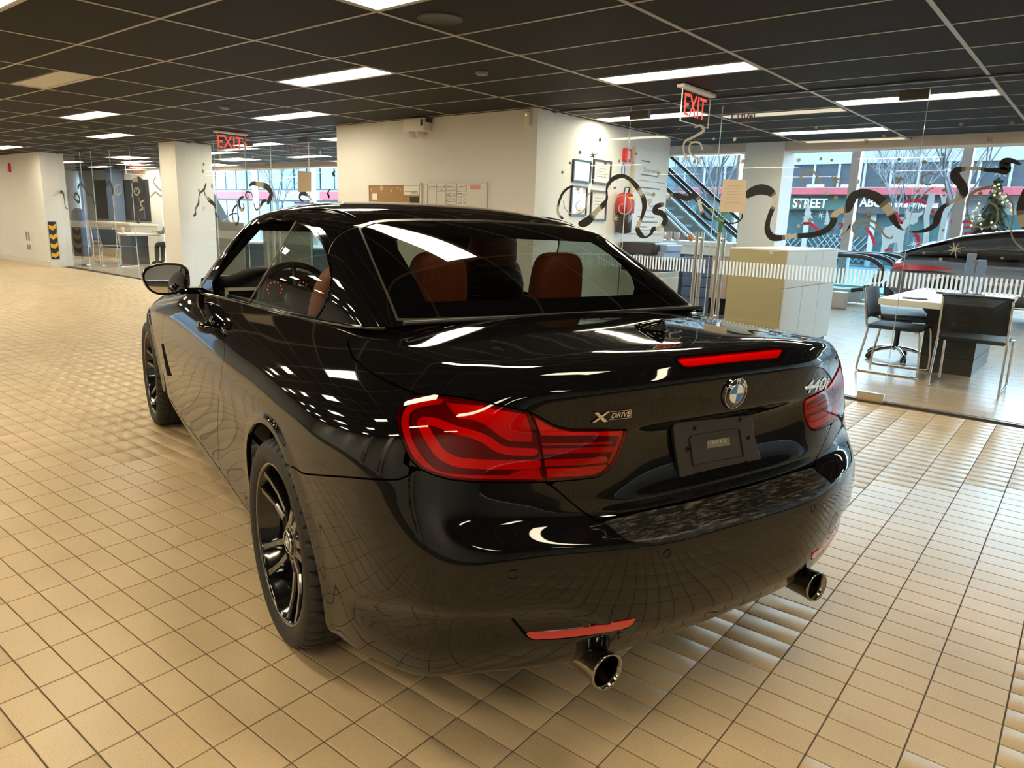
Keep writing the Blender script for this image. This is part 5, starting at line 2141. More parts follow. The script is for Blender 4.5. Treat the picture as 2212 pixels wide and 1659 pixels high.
def loft(name, secs, mat, par, cx=.10, n=18):
    V_, F_ = [], []
    for (z, rx, ry) in secs:
        for k in range(n):
            u = 2*PI*k/n
            V_.append((cx+rx*math.copysign(abs(math.cos(u))**.7, math.cos(u)), ry*math.copysign(abs(math.sin(u))**.7, math.sin(u)), z))
    for i in range(len(secs)-1):
        for k in range(n):
            F_.append((i*n+k, i*n+(k+1) % n, (i+1)*n+(k+1) % n, (i+1)*n+k))
    F_.append(tuple(range(n-1, -1, -1)))
    F_.append(tuple(range((len(secs)-1)*n, len(secs)*n)))
    return mesh_obj(name, V_, F_, mat, par, smooth=True)
loft('bottle', [(zb, .03, .03), (zb+.02, .085, .085), (zb+.30, .088, .09)], pmat('bottle_black', (.02, .008, .008), rough=.3), t)
loft('red_cover', [(zb+.24, .085, .12), (zb+.25, .09, .13), (zt-.14, .09, .125), (zt-.05, .075, .09), (zt-.03, .03, .04)], pmat('cover_red', (.42, .012, .014), rough=.55), t)
MB().span((.165, -.06, zb+.40), (.192, .09, zb+.425)).build('yellow_strip', pmat('yellow_strip', (.75, .60, .05), rough=.5), t)
MB().tube([(.10, -.05, zt-.05), (.12, -.05, zt+.03), (.12, .05, zt+.03), (.10, .05, zt-.05)], .009, 8).build('carry_handle', black_ink, t)
text_curve('cover_lettering', 'ABC', .05, pmat('cover_yellow', (.75, .6, .1), rough=.5), t, extrude=.001, M=frame_M((.193, .02, zb+.50), (0, 1, 0), (0, 0, 1)))

# directory board on the side wall
a, c = W3(1374, 318, x=XS+.02), W3(1433, 505, x=XS+.02)
t = empty('directory_board', (XS, (a[1]+c[1])/2, (a[2]+c[2])/2), 0, 'tall white directory board with blue-grey lines of text', 'sign')
w, h = abs(c[1]-a[1]), abs(a[2]-c[2])
MB().span((0, -w/2, -h/2), (.02, w/2, h/2)).build('board_panel', pmat('directory_white', (.72, .72, .70), rough=.4), t)
MB().span((0, -w/2-.05, -h/2), (.03, -w/2-.012, h/2)).build('edge_strip', pmat('edge_tan', (.55, .48, .36), rough=.4), t)
blue_ink = pmat('blue_grey_ink', (.22, .28, .45), rough=.6)
dark_ink = pmat('dark_grey_ink', (.16, .16, .20), rough=.6)
def wtxt(s_, y, z, size, mat):
    text_curve('sign_lettering', s_, size, mat, t, extrude=.0004, align='LEFT', M=frame_M((.0206, y, z), (0, 1, 0), (0, 0, 1)))
wtxt('Showroom', -w*.25, h*.26, .075, blue_ink)
wtxt('Delivery', -w*.15, -h*.02, .062, dark_ink)
wtxt('Lounge', -w*.15, -h*.09, .062, dark_ink)
wtxt('Lounge', 0, -h*.16, .062, dark_ink)
for z, L in ((.36, .25), (.20, .5), (.05, .6), (-.30, .5), (-.36, .6), (-.42, .3)):
    MB().span((.02, -w*.32, z*h-.008), (.0206, -w*.32+w*L, z*h+.008)).build('text_line', dark_ink, t)
for z in (.13, -.22, -.46):
    MB().span((.02, -w*.42, z*h-.003), (.0208, w*.42, z*h+.003)).build('rule_line', dark_ink, t)

# EXIT signs: clear panels hung from the ceiling, square to the glass
def exit_sign(x, y0, y1, label, face=1, arrow=True, group=None):
    t = empty('exit_sign', (x, (y0+y1)/2, CZ), 0, label, 'exit sign')
    w = abs(y1-y0)
    MB().span((-.035, -w*.52, -.032), (.035, w*.52, -.002), bev=.008).build('mounting', white_plastic, t)
    zt, zb = -.03, -.03-.25
    mesh_obj('panel', [(0, -w*.44, zb), (0, w*.44, zb), (0, w*.44, zt), (0, -w*.44, zt)], [(0, 1, 2, 3)], acryl, t)
    for (p, q) in (((-w*.44-.004, zb-.004), (-w*.44+.003, zt)), ((w*.44-.003, zb-.004), (w*.44+.004, zt)), ((-w*.44, zb-.004), (w*.44, zb+.003))):
        MB().span((-.004, p[0], p[1]), (.004, q[0], q[1])).build('panel_edge', pmat('acrylic_edge', (.55, .50, .48), rough=.15), t)
    text_curve('sign_lettering', 'EXIT', .245, exit_red, t, extrude=.0015, bold=.0, sx=.80, M=frame_M((.0005*face, -.02*face, (zt+zb)/2), (0, face, 0), (0, 0, 1)))
    if arrow:
        text_curve('arrow', '>', .12, exit_red, t, extrude=.0015, bold=.002, M=frame_M((.0005*face, .21*face, (zt+zb)/2), (0, face, 0), (0, 0, 1)))
    return t
exit_sign(-2.89, 5.52, 6.10, 'red EXIT sign on a clear hanging panel in front of the glass doors', arrow=False)
exit_sign(-10.08, 5.53, 6.02, 'red EXIT sign with an arrow hung near the square column')
exit_sign(-19.4, 8.20, 8.75, 'red EXIT sign behind the glass partition, seen from its back', face=-1, arrow=False)

# ceiling speaker and smoke detectors
a = at_z(951, 40, CZ)
t = empty('ceiling_speaker', (a[0], a[1], CZ), 0, 'round dark flush speaker in the mesh ceiling', 'speaker')
MB().lathe([(.13, .004), (.13, -.004), (.122, -.007), (.118, -.004), (.0, -.004)], 40).build('grille', pmat('speaker_grey', (.045, .045, .052), rough=.6), t)
for k, (px, py) in enumerate(((1041, 156), (485, 231), (183, 272))):
    a = at_z(px, py, CZ)
    o = MB().lathe([(.05, .002), (.05, -.012), (.035, -.022), (.0, -.024)], 24, Matrix.Translation((a[0], a[1], CZ))).build('smoke_detector', pmat('detector_grey', (.20, .19, .18), rough=.5))
    tag(o, ['small grey ceiling sensor nearest the white wall block', 'small dark ceiling sensor in front of the lamp by the exit sign', 'small dark ceiling sensor between two far lamps'][k], 'sensor')

# hazard stripe boards, outlets, red alarm on the left wall
hz_y = pmat('hazard_yellow', (.85, .42, .02), rough=.4)
hz_b = pmat('hazard_black', (.015, .015, .015), rough=.4)
def hazard(loc, ux, label, w=.12, h=.82):
    t = empty('hazard_board', loc, 0, label, 'hazard board')
    M = frame_M((0, 0, 0), ux, (0, 0, 1))
    MB().prism([(-w/2, 0), (w/2, 0), (w/2, h), (-w/2, h)], .0, .010, M).build('board', hz_b, t)
    n_ = 4
    for k in range(n_):
        z0 = .03+k*(h-.02)/n_
        MB().prism([(-w/2+.008, z0+.035), (0, z0), (w/2-.008, z0+.06), (w/2-.008, z0+.15), (0, z0+.09), (-w/2+.008, z0+.125)], .010, .012, M).build('chevron', hz_y, t)
    return t
hazard((-18.199, 6.06, .17), (0, 1, 0), 'yellow and black hazard chevron board on the white wall end', w=.16)
a = at_y(22, 362, 5.95)
t = empty('fire_alarm', (a[0], 5.95, a[2]), 0, 'small red fire alarm box high on the left white wall', 'alarm')
MB().span((-.05, -.05, -.10), (.05, 0, .09), bev=.01).build('housing', pmat('alarm_red', (.60, .02, .02), rough=.3), t)
MB().span((-.02, -.058, -.03), (.02, -.05, .03)).build('strobe_lens', pmat('strobe_lens', (.75, .45, .4), rough=.2), t)
a = at_y(62, 515, 5.95)
t = empty('socket_panel', (a[0], 5.95, a[2]), 0, 'white wall panel with dark outlets beside the hazard board', 'wall panel')
MB().span((-.22, -.015, -.32), (.22, 0, .32), bev=.006).build('plate', white_plastic, t)
for (x, z) in ((-.07, .05), (.08, .05), (-.07, -.2), (.08, -.2)):
    MB().span((x-.05, -.017, z-(.10 if z > 0 else .06)), (x+.05, -.014, z+(.10 if z > 0 else .06))).build('outlet', pmat('outlet_grey', (.25, .23, .22), rough=.5), t)
# hazard boards on the bay wall behind the camera (seen mirrored in the paintwork)
for k, x in enumerate((-9.0, -5.6, -2.4)):
    tag(MB().span((x-.3, -4.4, 0), (x+.3, -3.9, CZ+.03)).build('wall_pier', wall_paint), 'white pier on the far side of the bay', None, kind='structure')
    hazard((x+.31, -4.1, .3), (0, 1, 0), ['yellow and black hazard board on the bay pier, first of three', 'yellow and black hazard board on the bay pier, middle of three', 'yellow and black hazard board on the bay pier, last of three'][k], w=.2)
    hazard((x, -3.89, .3), (-1, 0, 0), ['hazard board on the outer face of the first bay pier', 'hazard board on the outer face of the middle bay pier', 'hazard board on the outer face of the last bay pier'][k], w=.2)
# ================================================================== PAINTED DECORATION ON THE GLASS
paint_black = pmat('window_paint_black', (.010, .010, .010), rough=.35)
paint_grey = pmat('window_paint_grey', (.18, .175, .155), rough=.5)
paint_cream = pmat('window_paint_cream', (.60, .58, .50), rough=.6)
paint_tan = pmat('window_paint_tan', (.34, .31, .235), rough=.6)


def c3(pts):
    return [(1400+p[0]*.36709, 200+p[1]*.36709, p[2]*.36709)+tuple(p[3:]) for p in pts]


def cA(pts):
    return [(1180+p[0]*.229, 220+p[1]*.229, p[2]*.229)+tuple(p[3:]) for p in pts]


def cB(pts):
    return [(1400+p[0]*.2532, 280+p[1]*.2532, p[2]*.2532)+tuple(p[3:]) for p in pts]


def cL(pts):
    return [(p[0]*.19286, 300+p[1]*.19286, p[2]*.19286)+tuple(p[3:]) for p in pts]


def cM(pts):
    return [(400+p[0]*.16275, 260+p[1]*.16275, p[2]*.16275)+tuple(p[3:]) for p in pts]


def ribbon(name, pts, label, cat='painted ribbon', yp=YG-.008, mats=None, group=None, n=7):
    """pts: (px, py, width_px, tone) tone 0 black .. 1 cream"""
    P, Wd, T = [], [], []
    for p in pts:
        q = at_y(p[0], p[1], yp)
        P.append(q)
        Wd.append(max(p[2], 1.2)*float((q-CAMP) @ _f)/FPX)
        T.append(p[3] if len(p) > 3 else 0)
    C = catmull(P, n)
    ww = [c[0] for c in catmull([(w,) for w in Wd], n)]
    tt = [c[0] for c in catmull([(w,) for w in T], n)]
    V, F, mi = [], [], []
    m = len(C)
    for i in range(m):
        d = C[min(i+1, m-1)]-C[max(i-1, 0)]
        d = np.array([d[0], 0, d[2]])
        d /= np.linalg.norm(d)+1e-9
        nrm = np.array([-d[2], 0, d[0]])
        w = max(ww[i]*1.18, .002)/2
        if i in (0, m-1):
            w *= .25
        V += [C[i]-nrm*w, C[i]+nrm*w, C[i]-nrm*w+np.array([0, .002, 0]), C[i]+nrm*w+np.array([0, .002, 0])]
    for i in range(m-1):
        a, b = 4*i, 4*(i+1)
        k = 0 if tt[i] < .38 else 1 if tt[i] < .62 else 2
        for f in ((a, b, b+1, a+1), (a+2, a+3, b+3, b+2), (a, a+2, b+2, b), (a+1, b+1, b+3, a+3)):
            F.append(f)
            mi.append(k)
    o = mesh_obj(name, V, F, None, mats=mats or [paint_black, paint_grey, paint_cream], midx=mi)
    return tag(o, label, cat, group)


ribbon('painted_ribbon', c3([(572, 612, 30), (610, 585, 45), (660, 570, 50), (710, 580, 45), (742, 612, 28, .8), (745, 655, 24, 1), (725, 700, 24), (705, 760, 24), (703, 810, 30), (730, 850, 34), (780, 855, 28, .3),
                             (840, 845, 20, 1), (900, 842, 24), (980, 835, 28), (1050, 808, 30), (1088, 765, 32), (1098, 720, 34, .9), (1135, 695, 28, 1), (1175, 685, 34), (1192, 640, 44), (1215, 605, 42), (1270, 592, 40), (1335, 610, 44), (1385, 652, 44, .5),
                             (1415, 690, 40, 1), (1440, 735, 34), (1470, 785, 20), (1510, 812, 6, .9), (1570, 820, 10), (1640, 808, 20), (1690, 775, 28), (1705, 725, 32), (1735, 675, 22), (1785, 645, 18, 1), (1830, 620, 26, .8), (1858, 590, 38), (1845, 545, 42), (1808, 495, 44),
                             (1815, 460, 36), (1860, 450, 20, .6), (1930, 445, 16, 1), (1995, 455, 18), (2060, 458, 26), (2105, 455, 44), (2095, 412, 40), (2140, 402, 24), (2195, 425, 8)]),
       'long black and cream painted ribbon waving across the right-hand glass')
ribbon('painted_ribbon', c3([(2225, 560, 20), (2205, 640, 40), (2200, 700, 46, .5), (2210, 760, 40, 1), (2225, 800, 30)]), 'black and cream painted ribbon end at the far right glass')
ribbon('painted_ribbon', cA([(300, 1150, 30), (350, 1145, 64), (400, 1115, 66), (445, 1065, 50, .8), (490, 1015, 40, 1), (535, 975, 44), (572, 910, 20), (568, 840, 16), (585, 775, 26), (640, 720, 38), (715, 700, 34), (785, 728, 30), (845, 790, 40), (885, 850, 40, .9), (918, 920, 44), (925, 1000, 40), (900, 1090, 26, .3),
                             (872, 1150, 34, 1), (862, 1205, 40), (890, 1255, 44), (935, 1278, 16), (985, 1245, 22), (1010, 1200, 36), (1060, 1192, 28, 1), (1110, 1150, 46), (1122, 1095, 44), (1080, 1048, 46), (1025, 1032, 46), (1045, 985, 40), (1120, 965, 30, .8)]),
       'black and cream painted ribbon looping over the red extinguisher on the glass')
ribbon('painted_ribbon', cB([(150, 590, 14, 1), (185, 560, 24, .6), (250, 560, 34), (330, 588, 38), (395, 560, 38), (432, 600, 28, .7), (448, 670, 26, 1), (470, 730, 30), (510, 765, 16), (550, 776, 4)]), 'short painted ribbon on the left door leaf before the escalator')
ribbon('painted_ribbon', cB([(615, 790, 6), (690, 800, 10), (760, 790, 10), (800, 750, 10), (800, 715, 8)]), 'thin black painted hook under the paper notice on the door')
ribbon('painted_ribbon', cA([(290, 800, 10, 1), (220, 805, 18), (160, 855, 22), (125, 930, 22), (108, 1010, 22, 1), (118, 1065, 24, .7), (160, 1105, 18)]), 'half-round black and cream painted stroke beside the framed certificates')
for k, (pts, lb) in enumerate(((cA([(160, 930, 6, 1), (180, 1010, 8, 1), (240, 1055, 8, 1), (320, 1050, 9, 1), (375, 990, 9, 1), (385, 900, 8, 1), (430, 840, 8, 1), (460, 870, 6, 1)]), 'thin cream painted curl over the lower left certificate'),
                               (cA([(320, 930, 5, 1), (280, 970, 6, 1), (290, 1015, 6, 1), (325, 1030, 5, 1)]), 'small cream painted comma on the certificates glass'),
                               (cA([(670, 900, 7, 1), (720, 880, 8, 1), (790, 920, 8, 1), (805, 1000, 8, 1), (760, 1055, 8, 1), (700, 1045, 8, 1), (685, 990, 7, 1), (720, 960, 6, 1), (755, 985, 5, 1)]), 'cream painted spiral in front of the extinguisher'),
                               (c3([(270, 205, 10, 1), (310, 195, 14, 1), (325, 225, 16, 1), (270, 260, 12, 1), (215, 290, 10, 1), (210, 350, 9, 1), (235, 400, 8, 1)]), 'pale painted scroll high on the door below the exit sign'),
                               (c3([(320, 340, 7, 1), (300, 295, 9, 1), (250, 300, 9, 1), (245, 355, 9, 1), (290, 390, 8, 1), (315, 430, 5, 1)]), 'smaller pale painted scroll below the exit sign'))):
    ribbon('painted_scroll', pts, lb, 'painted scroll')
c5 = lambda pts: [(1700+p[0]*.2315, 300+p[1]*.2315, p[2]*.2315) for p in pts]
for pts, lb in ((c5([(150, 410, 10), (130, 350, 16), (180, 305, 22), (250, 310, 20), (290, 370, 12), (320, 420, 8)]), 'tan painted comma on the glass before the office windows'),
                (c5([(720, 905, 10), (650, 900, 14), (615, 840, 18), (640, 780, 20), (720, 755, 22), (810, 775, 20), (870, 840, 16), (920, 910, 14), (975, 925, 12), (985, 900, 8)]), 'tan painted double scroll before the street'),
                (c5([(640, 880, 8), (660, 830, 12), (720, 800, 12), (790, 820, 12), (830, 870, 8)]), 'tan painted inner curl of the double scroll'),
                (c5([(1390, 340, 8), (1340, 320, 10), (1270, 350, 10), (1260, 400, 10), (1310, 430, 10), (1380, 410, 8)]), 'thin tan painted ring on the right glass'),
                (c5([(1240, 560, 6), (1320, 480, 8), (1390, 440, 8)]), 'thin tan painted stroke on the right glass'),
                (c5([(2010, 490, 14), (1900, 455, 26), (1770, 480, 24), (1690, 560, 16), (1680, 670, 12), (1720, 780, 10), (1820, 830, 10), (1930, 800, 12), (1970, 720, 14), (1950, 630, 14), (1880, 585, 10)]), 'large tan painted spiral left of the Christmas tree'),
                (c5([(2040, 500, 10), (2100, 600, 12), (2110, 720, 12), (2090, 850, 10), (2120, 950, 12), (2212, 1040, 14)]), 'long thin tan painted curve over the Christmas tree'),
                (c5([(560, 870, 8), (590, 800, 14), (560, 850, 10), (480, 925, 10)]), 'small tan painted leaf stroke by the concrete post')):
    ribbon('painted_scroll', [p+(0,) for p in pts], lb, 'painted scroll', mats=[paint_tan, paint_tan, paint_tan])

# left glass
for pts, lb in ((cM([(105, 1268, 18), (135, 1245, 34), (135, 1180, 26, .6), (175, 1100, 30), (180, 1020, 20, .6), (200, 960, 20), (250, 915, 30), (275, 830, 18)]), 'wavy black and cream painted stroke beside the square column'),
                (cM([(250, 940, 14), (275, 1010, 30, .8), (330, 1070, 50), (385, 1120, 40), (405, 1190, 28, .7), (405, 1240, 30), (445, 1300, 12)]), 'broad wavy painted stroke over the pink panel'),
                (cM([(845, 870, 24), (900, 835, 46), (980, 850, 56, 1), (1080, 880, 70), (1140, 960, 66), (1120, 1050, 60), (1085, 1110, 40, .7)]), 'big black painted hook before the left street windows'),
                (cM([(1085, 1060, 20), (1030, 1080, 40), (985, 1160, 30, .8), (940, 1185, 20), (905, 1090, 10)]), 'small painted tail of the big hook'),
                (cM([(905, 1060, 6), (880, 970, 12), (820, 950, 16), (800, 1000, 18), (830, 1040, 14), (835, 990, 10)]), 'small painted spiral on the left glass'),
                (cM([(780, 1010, 20), (730, 1040, 34), (715, 1110, 40), (745, 1190, 44, .9), (780, 1160, 24), (765, 1100, 10)]), 'thick painted comma on the left glass'),
                (cM([(690, 1120, 20), (650, 1160, 26), (625, 1240, 24), (640, 1330, 34, .9), (680, 1380, 34), (710, 1310, 18), (690, 1240, 14), (600, 1250, 14), (560, 1300, 10, 1), (490, 1335, 14, 1)]), 'painted loop above the windscreen pillar'),
                (cM([(1690, 1080, 8, 1), (1640, 1010, 30, .8), (1580, 970, 50), (1530, 980, 40), (1520, 1040, 26), (1570, 1080, 20)]), 'black painted swirl beside the white wall block'),
                (cM([(1990, 740, 30), (1960, 710, 30), (1990, 670, 24)]), 'black painted blot against the white wall edge'),
                (cM([(1930, 905, 10), (1895, 960, 20), (1910, 1020, 30), (1880, 960, 10)]), 'black painted leaf against the white wall edge'),
                (cL([(650, 600, 30), (700, 600, 30), (720, 680, 16), (730, 760, 14), (760, 790, 10)]), 'thin dark painted arch behind the wall end'),
                (cL([(870, 560, 30), (900, 500, 20), (950, 560, 20), (985, 630, 16), (1020, 620, 14), (1060, 740, 18)]), 'painted double arch over the stair'),
                (cL([(1190, 530, 26), (1220, 480, 40), (1260, 560, 34), (1255, 640, 26, .6)]), 'broad painted arch over the blue reflection block'),
                (cL([(1455, 490, 18), (1510, 460, 40, 1), (1560, 460, 60), (1600, 520, 60), (1600, 620, 50), (1550, 690, 40, .7)]), 'large black painted sweep before the dark panel'),
                (cL([(820, 660, 14), (850, 610, 24), (890, 660, 20), (880, 710, 26), (830, 670, 14)]), 'small painted ring over the stair')):
    ribbon('painted_ribbon', pts, lb)
for pts, lb in ((cL([(1330, 640, 12, 1), (1285, 600, 14, 1), (1290, 540, 14, 1), (1340, 510, 14, 1), (1360, 570, 14, 1), (1330, 620, 12, 1), (1310, 570, 10, 1)]), 'cream painted spiral on the dark panel by the blue reflection block'),
                (cL([(1520, 590, 10, 1), (1540, 550, 12, 1), (1560, 590, 14, 1), (1530, 630, 14, 1), (1500, 590, 14, 1), (1520, 540, 12, 1)]), 'cream painted spiral on the middle of the dark panel'),
                (cL([(1680, 660, 16, 1), (1740, 600, 22, 1), (1800, 640, 20, 1), (1820, 600, 18, 1), (1760, 540, 20, 1), (1720, 480, 18, 1), (1750, 420, 14, 1)]), 'cream painted wave beside the square column'),
                (cL([(1560, 800, 14, 1), (1600, 780, 14, 1), (1570, 720, 18, 1), (1610, 690, 14, 1)]), 'cream painted hook on the dark panel')):
    ribbon('painted_scroll', pts, lb, 'painted scroll')


def star(px, py, r_px, mat, label, n=8, thin=.22, yp=YG-.009, group=None):
    c = at_y(px, py, yp)
    k = float((c-CAMP) @ _f)/FPX
    pts = []
    for i in range(2*n):
        a = PI*i/n+.3
        r = r_px*k*(1.0 if i % 2 == 0 else thin)*(1.0 if (i//2) % 2 == 0 else .72)
        pts.append((r*math.cos(a), r*math.sin(a)))
    o = MB().prism(pts, 0, .0015, frame_M((c[0], yp, c[2]), (1, 0, 0), (0, 0, 1))).build('painted_star', mat)
    return tag(o, label, 'painted star', group)


star(1700+455*.2315, 300+385*.2315, 15, paint_tan, 'tan painted star before the office windows, left one', 6, .3)
star(1700+1045*.2315, 300+385*.2315, 14, paint_tan, 'tan painted star before the office windows, right one', 6, .3)
star(1700+760*.2315, 300+690*.2315, 12, paint_tan, 'tan painted star under the black ribbon crest', 6, .35)
star(1700+1565*.2315, 300+1030*.2315, 21, paint_cream, 'large white painted star over the dark parked car', 8, .2)
star(1700+740*.2315, 300+30*.2315, 9, paint_tan, 'tan painted star on the beam line', 7, .4)
star(1700+1890*.2315, 302, 11, paint_tan, 'tan painted star under the ceiling at the right', 7, .35)
star(1281, 336, 14, paint_tan, 'tan painted star at the top of the certificates', 8, .25)
star(1248, 408, 12, paint_cream, 'cream painted star on the lower left certificate', 8, .25)
star(1330, 472, 13, paint_cream, 'cream painted star left of the extinguisher', 8, .22)
star(1422, 374, 11, paint_tan, 'tan painted star on the directory board glass', 8, .25)
star(1606, 348, 12, paint_tan, 'tan painted star on the broad column', 8, .3)
star(1402, 440, 9, paint_cream, 'small cream painted star before the escalator', 6, .25)
star(440, 450, 9, paint_cream, 'cream painted star right of the square column', 8, .25)
star(458, 402, 8, paint_tan, 'tan painted star on the pink panel', 8, .3)
star(248, 442, 8, paint_cream, 'cream painted star on the dark panel', 6, .25)
star(285, 422, 7, paint_cream, 'small cream painted star on the dark panel', 6, .25)
dots = [(1253, 329), (1231, 352), (1215, 372), (1338, 348), (1328, 406), (1308, 352), (1296, 302), (1374, 332), (1412, 420), (1466, 282), (1466, 281), (1542, 300), (1587, 301), (1763, 275), (1909, 294), (1944, 292), (2076, 269), (2185, 266), (1725, 346), (1773, 343), (1797, 346),
        (1886, 358), (1942, 344), (1997, 350), (1785, 417), (1806, 427), (1728, 438), (1853, 392), (1860, 452), (1906, 394), (1982, 413), (2040, 411), (2118, 418), (2123, 475), (2038, 497), (2156, 425), (1725, 488), (1750, 476), (1996, 546), (2032, 560), (2107, 565), (2165, 558), (1666, 545), (1500, 350), (1452, 318),
        (476, 338), (520, 335), (573, 328), (546, 339), (440, 355), (438, 370), (692, 330), (430, 412), (452, 430)]
dots = list(dict.fromkeys(dots))
for k, (px, py) in enumerate(dots):
    c = at_y(px, py, YG-.009)
    kk = float((c-CAMP) @ _f)/FPX
    r = rnd.uniform(3.0, 5.0)*kk
    pts = [(r*rnd.uniform(.8, 1.15)*math.cos(2*PI*i/9), r*rnd.uniform(.8, 1.15)*math.sin(2*PI*i/9)) for i in range(9)]
    o = MB().prism(pts, 0, .0012, frame_M((c[0], YG-.009, c[2]), (1, 0, 0), (0, 0, 1))).build('painted_dot', paint_tan if k % 3 else paint_cream)
    tag(o, 'small pale painted snow dot on the glass partition', 'painted dot', 'snow dots on the glass')
# paper notices on the door glass
def notice(tl, tr, br, bl_, label, lines=True):
    Q = [at_y(*p, YG-.010) for p in (bl_, br, tr, tl)]
    c = np.mean(np.array(Q), 0)
    t = empty('paper_notice', tuple(c), 0, label, 'notice')
    V = [tuple(q-c) for q in Q]+[tuple(q-c+np.array([0, .001, 0])) for q in Q]
    pm_ = pmat('parchment', (.62, .52, .40), rough=.85)
    mesh_obj('sheet', V, [(0, 1, 2, 3), (7, 6, 5, 4), (0, 4, 5, 1), (1, 5, 6, 2), (2, 6, 7, 3), (3, 7, 4, 0)], pm_, t)
    if lines:
        w = V[1][0]-V[0][0]
        h = V[3][2]-V[0][2]
        for k in range(7):
            z = h*.30-k*h*.085
            MB().span((-w*.27, -.0012, z-.0018), (w*(.30-.04*(k % 3)), -.0004, z+.0018)).build('text_line', pmat('faded_ink', (.42, .33, .24), rough=.8), t)
    return t
notice((1562, 387), (1613, 388), (1609, 460), (1554, 457), 'parchment-coloured paper notice taped to the glass door')
notice((643, 369), (672, 371), (672, 414), (644, 415), 'blank beige paper sheet taped to the far glass door', False)
# ================================================================== SHOWROOM FURNITURE (behind the glass)
white_lam = pmat('white_laminate', (.74, .72, .68), rough=.35)
black_lam = pmat('black_laminate', (.022, .022, .024), rough=.4)
blue_lam = pmat('slate_laminate', (.10, .13, .20), rough=.4)
chrome2 = pmat('chair_chrome', (.68, .67, .65), rough=.15, metal=1)
mesh_fab = pmat('black_mesh_fabric', (.012, .012, .013), rough=.7, alpha=.86)

# --- sales table
t = empty('sales_table', (-1.22, 8.48, 0), 0, 'white-topped sales table on a black box base', 'table')
MB().span((-.46, -1.0, .685), (.46, 1.0, .745), bev=.004).build('table_top', white_lam, t)
MB().span((-.16, -.28, 0), (.30, .85, .685)).build('base', black_lam, t)
for k in range(3):
    MB().span((-.162, -.285, .16+k*.17), (.302, .852, .164+k*.17)).build('base_groove', dark_void_c, t)
def flat_thing(name, x, y, w, d, h, mat, label, cat, rz=0, z=.7455):
    o = empty(name, (x, y, z), rz, label, cat)
    MB().box((0, 0, h/2), (w, d, h), bev=min(.003, h*.3)).build('body', mat, o)
    return o
o = flat_thing('tablet_computer', -1.42, 7.72, .22, .14, .008, black_lam, 'flat black tablet lying at the near table edge', 'tablet', .2)
MB().box((0, 0, .0085), (.20, .12, .001)).build('screen', pmat('dark_screen', (.02, .02, .03), rough=.1), o)
o = flat_thing('key_tray', -1.05, 8.3, .30, .20, .012, pmat('tan_board', (.45, .38, .28), rough=.6), 'shallow tan tray holding cables on the table', 'tray', .1)
for k in range(4):
    MB().tube([(-.1+.05*k, -.06, .018), (-.06+.05*k, 0, .035), (-.1+.05*k, .07, .018)], .006, 6).build('cable', black_lam, o)
o = flat_thing('notebook', -1.25, 8.75, .28, .21, .02, black_lam, 'closed dark notebook at the middle of the table', 'notebook', -.2)
MB().box((-.11, 0, .0205), (.02, .2, .002)).build('spine', pmat('tan_board', (.45, .38, .28), rough=.6), o)
o = flat_thing('paper_sheet', -.95, 7.78, .30, .21, .0015, paper, 'white paper sheets at the near right of the table', 'paper', .05)
MB().box((-.02, 0, .0018), (.22, .012, .0006)).build('printed_line', pmat('grey_ink', (.35, .33, .32), rough=.7), o)
# upright document stand
t = empty('document_stand', (-1.12, 8.95, .7455), .25, 'upright blue-grey document stand on the sales table', 'stand')
MB().span((-.11, -.06, 0), (.11, .06, .012), bev=.003).build('foot', blue_lam, t)
for (x0, x1, h_) in ((-.10, -.02, .42), (.0, .08, .36)):
    MB().span((x0, -.02, .012), (x1, .02, h_), bev=.004).build('slot', pmat('stand_blue', (.16, .22, .36), rough=.3), t)

# --- sled-base chairs
def sled_chair(loc, rz, label, fab=mesh_fab, group=None):
    t = empty('visitor_chair', loc, rz, label, 'chair', group)     # faces local +y
    for s in (-1, 1):
        x = s*.27
        pts = [(x, .20, .43), (x, .24, .40), (x, .27, .06), (x, .24, .012), (x, .18, .010), (x, -.20, .010), (x, -.25, .012), (x, -.27, .06), (x*.98, -.22, .40), (x*.96, -.235, .48), (x*.95, -.30, .82)]
        MB().tube([tuple(q) for q in catmull(pts, 4)], .0105, 10).build('sled_leg', chrome2, t)
    MB().tube([(-.27, .20, .43), (.27, .20, .43)], .010, 8).build('cross_tube', chrome2, t)
    s_ = MB()
    s_.box((0, 0, .450), (.50, .48, .035), bev=.015)
    s_.build('seat', fab, t)
    V, F = [], []
    for i in range(9):
        z = .52+.31*i/8
        for j in range(9):
            x = -.255+.51*j/8
            V.append((x, -.235-(z-.48)*.19-.03*(1-(x/.255)**2), z))
    for i in range(8):
        for j in range(8):
            F.append((i*9+j, i*9+j+1, (i+1)*9+j+1, (i+1)*9+j))
    o = mesh_obj('backrest', V, F, fab, t, smooth=True)
    md = o.modifiers.new('s', 'SOLIDIFY')
    md.thickness = .012
    MB().tube([(-.262, -.30, .83), (-.2, -.315, .838), (.2, -.315, .838), (.262, -.30, .83)], .012, 8).build('top_rail', black_lam, t)
    return t
sled_chair((-.87, 7.62, 0), 0, 'black mesh-back chair on chrome sled legs at the near end of the sales table')
sled_chair((-1.56, 7.92, 0), -PI/2, 'black chair on chrome sled legs along the left side of the sales table')

